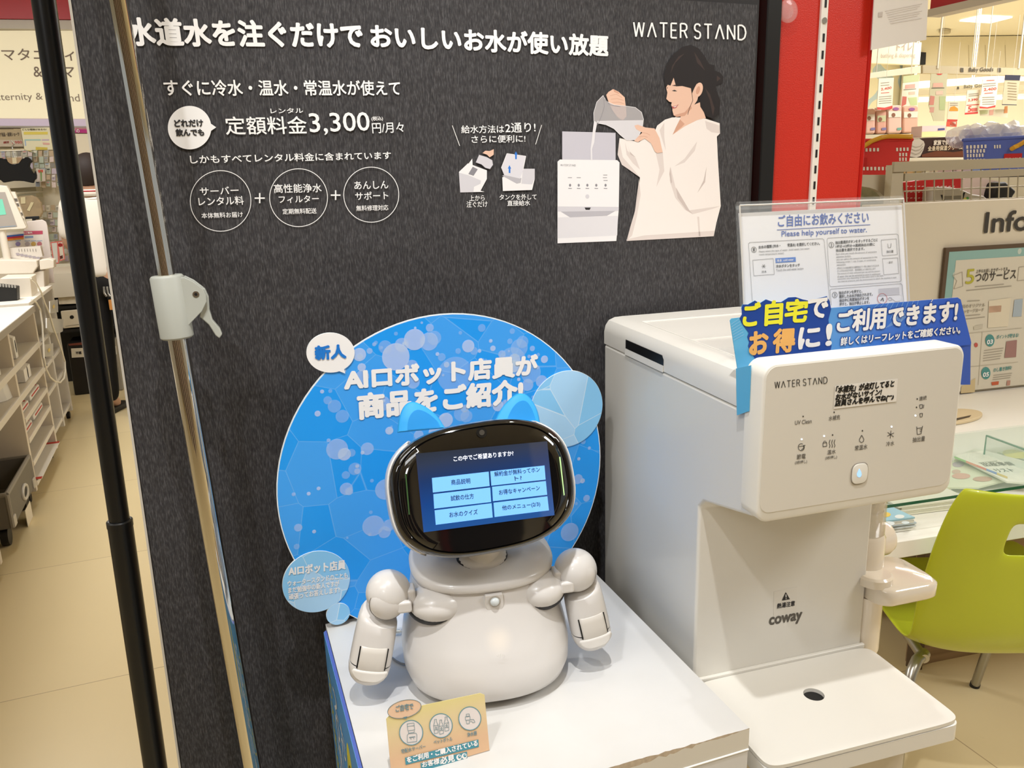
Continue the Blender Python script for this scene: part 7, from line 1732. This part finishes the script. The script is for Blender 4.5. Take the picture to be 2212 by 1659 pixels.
# ------------------------------------------------------------------ far left: back counter, bins, goods wall, sign
LW = Pl(atz(163, 851, 0), 69)
lwv = V((-LW.u.y, LW.u.x, 0))
bc = thing('back_counter', 'pale counter with dark open bays at the end of the left aisle', 'counter', LW.uv(0, 0), 69)
ul, ur = LW.co(90, 700)[0], LW.co(300, 700)[0]
zc1 = LW.co(140, 590)[1]; 
mb = MB(); mb.prism([LW.uv(ul, zc1 - .16, .02), LW.uv(ur, zc1 - .16, .02), LW.uv(ur, zc1, .02), LW.uv(ul, zc1, .02)], -LW.n * .6, M('#d9d0be', .5)); mb.build('counter_slab', bc, 0)
mb = MB(); mb.prism([LW.uv(ul, 0, -.45), LW.uv(ur, 0, -.45), LW.uv(ur, zc1 - .161, -.45), LW.uv(ul, zc1 - .161, -.45)], -LW.n * .05, m_dark); mb.build('dark_back', bc, 0)
for z in (LW.co(140, 657)[1], LW.co(140, 708)[1]):
    mb = MB(); z -= .014; mb.prism([LW.uv(ul, z - .02, .0), LW.uv(ur, z - .02, .0), LW.uv(ur, z, .0), LW.uv(ul, z, .0)], -LW.n * .44, m_dark); mb.build('bay_shelf', bc, 0)
lf = lambda x, y: (x / 5.529, 600 + y / 5.529)
o = slab('paper_stack', 'stack of cream paper sheets on the upper bay shelf left of the pole', 'paper', LW, [lf(*p) for p in ((680, 140), (1205, 130), (1225, 295), (705, 318))], .3, M('#d3c8b2', .6, noise=.15, nscale=40))
o1 = slab('archive_box', 'white box with a round hole left of the black pole at the aisle end', 'box', LW, [lf(*p) for p in ((722, 400), (745, 396), (945, 378), (1060, 378), (1075, 580), (755, 608))], .3, M('#ddd2bc', .5), bevel=.006, off=.002)
mb = MB(); poly(mb, LW, ell(*lf(858, 470), 4.6, 4, 20), m_dark, .004); poly(mb, LW, [lf(780, 576), lf(970, 550), lf(972, 556), lf(782, 582)], M('#a39a88', .5), .004); mb.build('finger_hole', o1, 0)
o2 = slab('archive_box', 'white box with a round hole right of the black pole at the aisle end', 'box', LW, [lf(*p) for p in ((1130, 360), (1272, 350), (1332, 562), (1180, 575))], .3, M('#ddd2bc', .5), bevel=.006, off=.002)
mb = MB(); poly(mb, LW, ell(*lf(1253, 435), 4.6, 4, 20), m_dark, .004); mb.build('finger_hole', o2, 0)
for nm, lab, q, c, lb, s in (('waste_bin', 'black bin with a white burnable label left of the black pole', (800, 790, 1080, 770, 1110, 1378, 890, 1388), '#191614', (848, 845, 1040, 835, 1050, 945, 858, 955), '不燃'), ('waste_bin', 'grey bin with a white label right of the black pole', (1170, 800, 1375, 740, 1475, 1330, 1290, 1345), '#8f887a', (1268, 825, 1385, 815, 1395, 915, 1278, 925), '可燃')):
    P = [LW.pt(*lf(q[i], q[i + 1]), .05) for i in range(0, 8, 2)]
    for p in P[2:]: p.z = .002
    o = MB().prism(P, -LW.n * .3, M(c, .5)).build(nm, None, 0, bevel=.008); tag(o, lab.replace('burnable ', ''), 'bin')
    mb = MB(); poly(mb, LW, [lf(lb[i], lb[i + 1]) for i in range(0, 8, 2)], M('#e4dccb', .5), .053); x = lb[0] + 60 if s == '不燃' else lb[0] + 12
    txt(mb, LW, s, lf(x, lb[1] + 70), lf(x + 66, lb[1] + 66), 6, m_ink, .055, .04); mb.build('bin_label', o, 0)
    mb = MB(); poly(mb, LW, [lf(q[0] + 15, q[1]), lf(q[2] - 10, q[3] - 10), lf(q[2] - 15, q[3] + 25), lf(q[0] + 25, q[1] + 22)], M('#7a3f30' if s == '不燃' else '#b7b39a', .5), .053); mb.build('bin_liner', o, 0)

GW = Pl(LW.P0 + lwv * .75 - LW.u * .3, 69)
mb = MB(); mb.prism([GW.uv(-2.4, 0, -.06), GW.uv(1.6, 0, -.06), GW.uv(1.6, 2.99, -.06), GW.uv(-2.4, 2.99, -.06)], -GW.n * .08, M('#d8cdb4', .7)); struct(mb.build('wall_left', None, 0))
# back-lit maternity sign
sg2 = thing('maternity_sign', 'large cream illuminated maternity sign on the far left wall', 'sign', GW.pt(90, 270), 69)
mb = MB(); a = [GW.pt(*p) for p in ((-160, 66), (300, 66), (300, 257), (-160, 254))]; mb.prism(a, -GW.n * .05, M('#efe5c6', .6, emit=.36)); mb.build('light_panel', sg2, 0)
mb = MB(); mb.prism([GW.pt(*p, .004) for p in ((-160, 255.5), (300, 258), (300, 273), (-160, 271))], -GW.n * .054, M('#cbbcd0', .5, emit=.2)); mb.build('lilac_band', sg2, 0)
mb = MB(); mb.prism([GW.pt(*p, .008) for p in ((-160, 271), (300, 273), (300, 277), (-160, 275))], -GW.n * .058, M('#a89f94', .4)); mb.build('metal_rail', sg2, 0)
mb = MB(); mb.prism([GW.pt(*p, .03) for p in ((-160, 40.5), (300, 45), (300, 66), (-160, 59))], -GW.n * .08, M('#c4bcb0', .35)); mb.build('upper_rail', sg2, 0)
mb = MB(); ms_ = M('#8a7c70', .6); txt(mb, GW, 'マタニティ', (7, 131), (163, 131), 26, ms_, .003, .012); txt(mb, GW, '&', (74, 166), (92, 166), 22, ms_, .003, .012); txt(mb, GW, 'ママ', (101, 167), (163, 167), 22, ms_, .003, .012); txt(mb, GW, 'Maternity &', (-26, 222), (94, 220), 20, M('#93867a', .6), .003, .0); txt(mb, GW, 'nd', (150, 219), (173, 219), 16, M('#93867a', .6), .003, .0); mb.build('sign_lettering', sg2, 0)
mb = MB(); mb.prism([GW.pt(*p, .05) for p in ((-160, -60), (300, -60), (300, 43), (-160, 38.5))], -GW.n * .1, M('#b41418', .35)); o = mb.build('red_fascia', None, 0); tag(o, 'red fascia band above the maternity sign at the upper left', 'fascia')
# notices and goods on the wall
gq = lambda x, y: (x / 8.294, 260 + y / 8.294)
def wallcard(name, lab, cat, q, c, rows=(), off=.0, th=.01, group=None):
    o = slab(name, lab, cat, GW, [gq(q[i], q[i + 1]) for i in range(0, len(q), 2)], th, M(c, .55), group=group, off=off + .01)
    if rows:
        mb = MB()
        for r_ in rows:
            if r_[0] == 't': txt(mb, GW, r_[1], gq(r_[2], r_[3]), gq(r_[4], r_[5]), r_[6] / 8.294, M(r_[7], .5), off + .013, .03)
            else: poly(mb, GW, [gq(r_[1][i], r_[1][i + 1]) for i in range(0, len(r_[1]), 2)], M(r_[2], .5), off + .0115)
        mb.build('card_print', o, 0)
    return o
wallcard('price_board', 'tan garment price board reading 1,980 under the maternity sign', 'price board', (-200, 145, 370, 150, 420, 470, -200, 470), '#b9a684', (('t', 'ア用品・産褥ショーツ', 0, 290, 350, 280, 70, '#5a4c38'), ('q', (-200, 350, 400, 350, 420, 470, -200, 470), '#c6b7a2'), ('q', (62, 378, 158, 372, 158, 412, 62, 416), '#c03c34'), ('t', '1,980', 225, 430, 400, 420, 55, '#b8504a'), ('q', (0, 148, 245, 145, 240, 158, 0, 160), '#6a5c46')))
wallcard('guide_poster', 'pale yellow question poster right of the tan price board', 'poster', (372, 140, 885, 128, 945, 525, 440, 540), '#efe8c6', (('t', 'どんな種類があるの?', 400, 182, 835, 178, 34, '#6a624c'), ('q', (425, 205, 855, 205, 855, 252, 425, 255), '#e6d35c'), ('q', (440, 340, 730, 338, 730, 362, 440, 362), '#a5cbc8'), ('q', (748, 340, 882, 338, 882, 362, 748, 364), '#c9b3cc'), ('q', (440, 365, 462, 365, 470, 455, 448, 458), '#a9bfdc'), ('q', (760, 395, 888, 405, 890, 440, 775, 435), '#e6b3a4'), ('q', (640, 475, 850, 485, 850, 525, 640, 532), '#d9c34a')), off=.01)
wallcard('magenta_banner', 'magenta banner strip with white letters right of the black pole', 'banner', (890, 125, 1700, 140, 1700, 230, 895, 215), '#b7267e', (('t', 'アの', 1300, 220, 1430, 215, 55, '#f0e6e6'), ('q', (1330, 145, 1700, 150, 1700, 158, 1330, 152), '#d8cf9a')), off=.0)
wallcard('white_board', 'blank white panel right of the pole below the magenta banner', 'panel', (1330, 240, 1760, 245, 1760, 620, 1380, 620), '#eee3cc', off=.0)
# black top on a hanger
GB = Pl(GW.P0 + GW.n * .42, 69)
mb = MB(); t = [(-60, 680), (20, 672), (50, 690), (115, 690), (140, 760), (200, 785), (270, 790), (340, 765), (388, 690), (430, 680), (445, 660), (490, 655), (535, 690), (570, 735), (530, 770), (520, 820), (560, 900), (605, 970), (625, 900), (648, 985), (645, 1040), (610, 1070), (590, 1125), (520, 1110), (430, 1090), (330, 1085), (230, 1085), (150, 1100), (60, 1115), (10, 1070), (-60, 1060)]
mb.prism([GB.pt(*gq(*p)) for p in t], -GB.n * .05, M('#0c0b0b', .8)); blk2 = mb.build('camisole', None, 0, bevel=.01); tag(blk2, 'black sleeveless top on a hanger with a tan card in front of the goods wall', 'garment')
mb = MB(); mb.prism([GB.pt(*gq(*p), .006) for p in ((115, 670), (385, 662), (385, 700), (345, 755), (270, 785), (195, 780), (140, 740))], -GB.n * .004, M('#a58a68', .6)); poly(mb, GB, [gq(*p) for p in ((215, 670), (290, 665), (300, 770), (225, 775))], M('#cfc2a0', .5), .008); mb.build('hanger_card', blk2, 0)
mb = MB(); pz = GB.pt(*gq(250, 665)); mb.tube([pz, pz + V((0, 0, .07)), pz + V((.02, 0, .09)), pz + V((.0, .0, .11))], .004, m_steel, 8); mb.tube([GB.pt(*gq(-100, 545)), GB.pt(*gq(440, 525))], .008, m_chrome, 8); mb.tube([GB.pt(*gq(430, 530)), GB.pt(*gq(430, 530)) - GB.n * .42], .006, m_chrome, 8); mb.build('hanger_rail', blk2, 0)
GC = Pl(GW.P0 + GW.n * .36, 69)
mb = MB(); t = [(300, 1370), (420, 1350), (560, 1340), (660, 1380), (735, 1480), (760, 1660), (700, 1760), (420, 1790), (350, 1560)]
mb.prism([GC.pt(*gq(*p)) for p in t], -GC.n * .05, M('#ad9878', .8, noise=.15, nscale=20)); bg_ = mb.build('beige_garment', None, 0, bevel=.012); tag(bg_, 'beige top with cream tags hanging behind the register monitor', 'garment')
mb = MB(); poly(mb, GC, [gq(*p) for p in ((370, 1380), (455, 1370), (455, 1490), (375, 1495))], M('#dccfa6', .5), .004); poly(mb, GC, [gq(*p) for p in ((555, 1465), (608, 1470), (530, 1630), (480, 1610))], M('#dccfa6', .5), .004); mb.build('swing_tag', bg_, 0)
for k, (y, x0, x1) in enumerate(((1220, 130, 640), (1330, 250, 640))):
    GD = Pl(GW.P0 + GW.n * .3, 69); p, q = GD.pt(*gq(x0, y)), GD.pt(*gq(x1, y - 30)); mb = MB(); mb.prism([p, q, q - GD.n * .3, p - GD.n * .3], V((0, 0, -.03)), M('#8b8266', .6)); o = mb.build('goods_shelf', None, 0)
    tag(o, ['upper olive shelf edge under the black top', 'lower olive shelf edge under the black top'][k], 'shelf')
rng = random.Random(21)
pal = ['#c9c6b8', '#d8cfc0', '#b9b3a4', '#dcc9c2', '#c6b8c4', '#a9aeb6', '#e3ddcc', '#8f8a80', '#c2ab8c', '#b7c0ae']
cells = [(20 + 95 * i + 12 * j, 545 + 110 * j) for j in range(3) for i in range(10)] + [(640 + 95 * i, 860 + 118 * j) for j in range(3) for i in range(5)] + [(560 + 88 * i + 35 * j, 1520 + 130 * j) for j in range(8) for i in range(6)]
for k, (x, y) in enumerate(cells):
    w, h = rng.uniform(62, 88), rng.uniform(80, 112); c = rng.choice(pal)
    pts = [(x, y), (x + w, y - rng.uniform(0, 12)), (x + w + rng.uniform(-2, 8), y + h), (x + rng.uniform(-2, 8), y + h)]
    o = MB().prism([GW.pt(*gq(*p), .03 + .0015 * (k % 20)) for p in pts], -GW.n * rng.uniform(.008, .022), M(c, .35)).build('hanging_pack', None, 0)
    tag(o, 'small clear-fronted pack hanging on the goods wall at the far left', 'pack', 'packs hanging on the far left goods wall')
    if k % 2 == 0:
        mb = MB(); poly(mb, GW, [gq(x + 8, y + 8), gq(x + w * .8, y + 6), gq(x + w * .8, y + h * .3), gq(x + 8, y + h * .32)], M(rng.choice(['#8f949c', '#d6938a', '#6b665c', '#e9e2d2', '#9db0c4', '#3f3a36']), .5), .032 + .0015 * (k % 20))
        for j in range(2): quadline(mb, GW, gq(x + 10, y + h * (.5 + .18 * j)), gq(x + w * .75, y + h * (.49 + .18 * j)), .8, M('#8a8478', .5), .0322 + .0015 * (k % 20))
        mb.build('pack_print', o, 0)
GR = Pl(GW.P0 + GW.n * .2, 69)
wallcard('flower_pack', 'pack with a red and green flower print beside the black top', 'pack', (650, 870, 800, 880, 812, 1090, 660, 1105), '#d8c9ba', (('q', (680, 890, 770, 885, 770, 930, 690, 940), '#cf5a44'), ('q', (720, 900, 750, 930, 750, 1085, 730, 1085), '#7fa05a'), ('q', (660, 930, 700, 930, 705, 1080, 665, 1080), '#e3d6cf')), off=.07)
mr = M('#d87066', .5)
for lab, q, c in (('pack with a coral border on the lower goods wall, right of the notice stand', (735, 725, 800, 720, 825, 945, 770, 965), '#dcd2bf'), ('pack with teal and red stripes beside the coral bordered pack', (650, 735, 735, 725, 750, 995, 690, 1000), '#d9d6cc')):
    P = [wl2(q[i], q[i + 1]) for i in range(0, 8, 2)]; o = slab('goods_pack', lab, 'pack', GR, P, .03, M(c, .4), off=.0)
    mb = MB(); polyline(mb, GR, P, 2.2, mr if 'coral' in lab else M('#3f8f7c', .5), .002, True)
    if 'coral' in lab: poly(mb, GR, ell(*wl2(770, 765), 5, 4, 18), M('#cf4a44', .5), .003); poly(mb, GR, [wl2(765, 910), wl2(800, 895), wl2(805, 935), wl2(770, 945)], M('#7a4034', .5), .003)
    mb.build('pack_print', o, 0)
# shelf that carries the lower goods, and support block behind the goods
mb = MB(); p, q = GR.pt(*wl2(560, 1010)), GR.pt(*wl2(960, 1005)); mb.prism([p, q, q - GR.n * .2, p - GR.n * .2], V((0, 0, -.03)), M('#cfc8b4', .5)); o = mb.build('goods_shelf', None, 0); tag(o, 'pale shelf below the coral bordered pack', 'shelf')

# ------------------------------------------------------------------ shop assistant seen past the pole
PD = 5.02
def pz_(px, py): return CAM + ray(px, py) * (PD / ray(px, py).y)
hd = pz_(191, 352)
sc_ = (pz_(191, 329).z) / 1.62
per = thing('person', 'person in a white polo with a red-lined collar seen from behind, black trousers', 'person', V((hd.x, hd.y, 0)), 95)
bX = V((math.sin(rad(95)), math.cos(rad(95)), 0)); bY = V((-bX.y, bX.x, 0))
def PB(x, y, z): return V((hd.x, hd.y, 0)) + (bX * x + bY * y + V((0, 0, z))) * sc_
def skinfig(name, parent, joints, edges, mat, lev=2):
    me = bpy.data.meshes.new(name); inv = _inv[parent.name]
    me.from_pydata([tuple(inv @ PB(*j[0])) for j in joints], edges, []); me.materials.append(mat)
    o = bpy.data.objects.new(name, me); COL.objects.link(o); o.parent = parent; _inv[o.name] = inv
    sk = o.modifiers.new('k', 'SKIN'); 
    for k, j in enumerate(joints):
        me.skin_vertices[0].data[k].radius = (j[1] * sc_, j[2] * sc_); me.skin_vertices[0].data[k].use_root = (k == 0)
    sk.use_smooth_shade = True
    md = o.modifiers.new('u', 'SUBSURF'); md.levels = lev; md.render_levels = lev
    return o
sk_m = M('#c99c7e', .5)
jb = [((0, 0, .90), .112, .088), ((0, 0, 1.08), .12, .09), ((0, .01, 1.26), .145, .10), ((0, .0, 1.36), .07, .06), ((0, -.005, 1.42), .05, .05), ((0, .01, 1.51), .075, .085), ((0, .01, 1.58), .05, .06),
      ((-.17, 0, 1.31), .05, .05), ((-.235, .04, 1.08), .042, .042), ((-.21, .20, .98), .033, .033), ((-.19, .28, .97), .03, .02), ((.17, 0, 1.31), .05, .05), ((.225, .04, 1.08), .042, .042), ((.20, .20, .98), .033, .033), ((.18, .28, .97), .03, .02),
      ((-.09, 0, .84), .09, .09), ((-.095, .01, .46), .06, .06), ((-.10, -.01, .09), .04, .045), ((-.10, .09, .035), .04, .03), ((.09, 0, .84), .09, .09), ((.095, .01, .46), .06, .06), ((.10, -.01, .09), .04, .045), ((.10, .09, .035), .04, .03)]
eb = [(0, 1), (1, 2), (2, 3), (3, 4), (4, 5), (5, 6), (2, 7), (7, 8), (8, 9), (9, 10), (2, 11), (11, 12), (12, 13), (13, 14), (0, 15), (15, 16), (16, 17), (17, 18), (0, 19), (19, 20), (20, 21), (21, 22)]
skinfig('body', per, jb, eb, sk_m)
js = [((0, 0, .86), .132, .112), ((0, 0, .93), .132, .112), ((0, 0, 1.08), .130, .104), ((0, .01, 1.25), .160, .115), ((0, .0, 1.355), .085, .075), ((-.175, 0, 1.31), .066, .062), ((-.228, .035, 1.10), .062, .058), ((.175, 0, 1.31), .066, .062), ((.215, .01, 1.18), .062, .058)]
skinfig('polo_shirt', per, js, [(0, 1), (1, 2), (2, 3), (3, 4), (3, 5), (5, 6), (3, 7), (7, 8)], M('#ece3d6', .7))
jt = [((0, 0, .955), .118, .100), ((0, 0, .90), .126, .108), ((-.08, 0, .82), .085, .095), ((-.095, .01, .46), .075, .078), ((-.10, -.005, .06), .062, .068), ((.08, 0, .82), .085, .095), ((.095, .01, .46), .075, .078), ((.10, -.005, .06), .062, .068)]
skinfig('trousers', per, jt, [(0, 1), (1, 2), (2, 3), (3, 4), (1, 5), (5, 6), (6, 7)], M('#141314', .8))
mb = MB(); 
for r_, z0_, z1_, mm in ((.078, 1.365, 1.405, M('#ece3d6', .7)), (.0795, 1.392, 1.399, M('#b5232a', .6))):
    mb.loft([[PB(r_ * math.cos(t), -.002 + r_ * .9 * math.sin(t), z) for t in [2 * math.pi * k / 28 for k in range(28)]] for z in (z0_, z1_)], mm, cap=False)
mb.build('collar', per, .6, solid=.006)
mb = MB(); rings = []
for k in range(13):
    t = rad(-62 + 152 * k / 12); rr_ = .094 * math.cos(t) if k < 12 else .001
    rings.append([PB(max(rr_, .002) * math.cos(a) * (1 + .04 * math.sin(5 * a)), .0 + max(rr_, .002) * 1.06 * math.sin(a) - .006, 1.515 + .105 * math.sin(t)) for a in [2 * math.pi * j / 28 for j in range(28)]])
mb.loft(rings, M('#2b1f1a', .7)); mb.build('hair', per, 1.2)
for s in (-1, 1):
    mb = MB(); mb.ball(PB(s * .094, .02, 1.49), (.012, .02, .032), sk_m, 14, 10); mb.build('ear', per)
    mb = MB(); mb.box(PB(s * .10, .05, .018), (.085, .25, .036), m_dark, bX, bY); mb.build('shoe', per, bevel=.012)
    mb = MB()
    for k in range(5):
        a = PB(s * .19 + (k - 2) * .016, .29, .968); L_ = (.055, .075, .08, .075, .058)[k]
        if k == (4 if s < 0 else 0): b_ = PB(s * .19 + (k - 2) * .03, .30, .955); mb.tube([PB(s * .19 + (k - 2) * .014, .26, .965), b_], [.010, .008], sk_m, 8)
        else: mb.tube([a, PB(s * .19 + (k - 2) * .018, .29 + L_ * .6, .955), PB(s * .19 + (k - 2) * .018, .29 + L_, .935)], [.009, .0085, .007], sk_m, 8)
    mb.build('hand', per)
mb = MB(); kp = PB(.06, -.115, .80)
for k in range(3): mb.tube([PB(.05 + .02 * k, -.118, .83), PB(.05 + .022 * k, -.125, .79), PB(.06 + .02 * k, -.122, .77)], .006, m_steel, 8)
mb.box(PB(.09, -.125, .72), (.03, .02, .06), M('#c98a4a', .4), bX, bY); mb.build('key_bunch', per, .4)
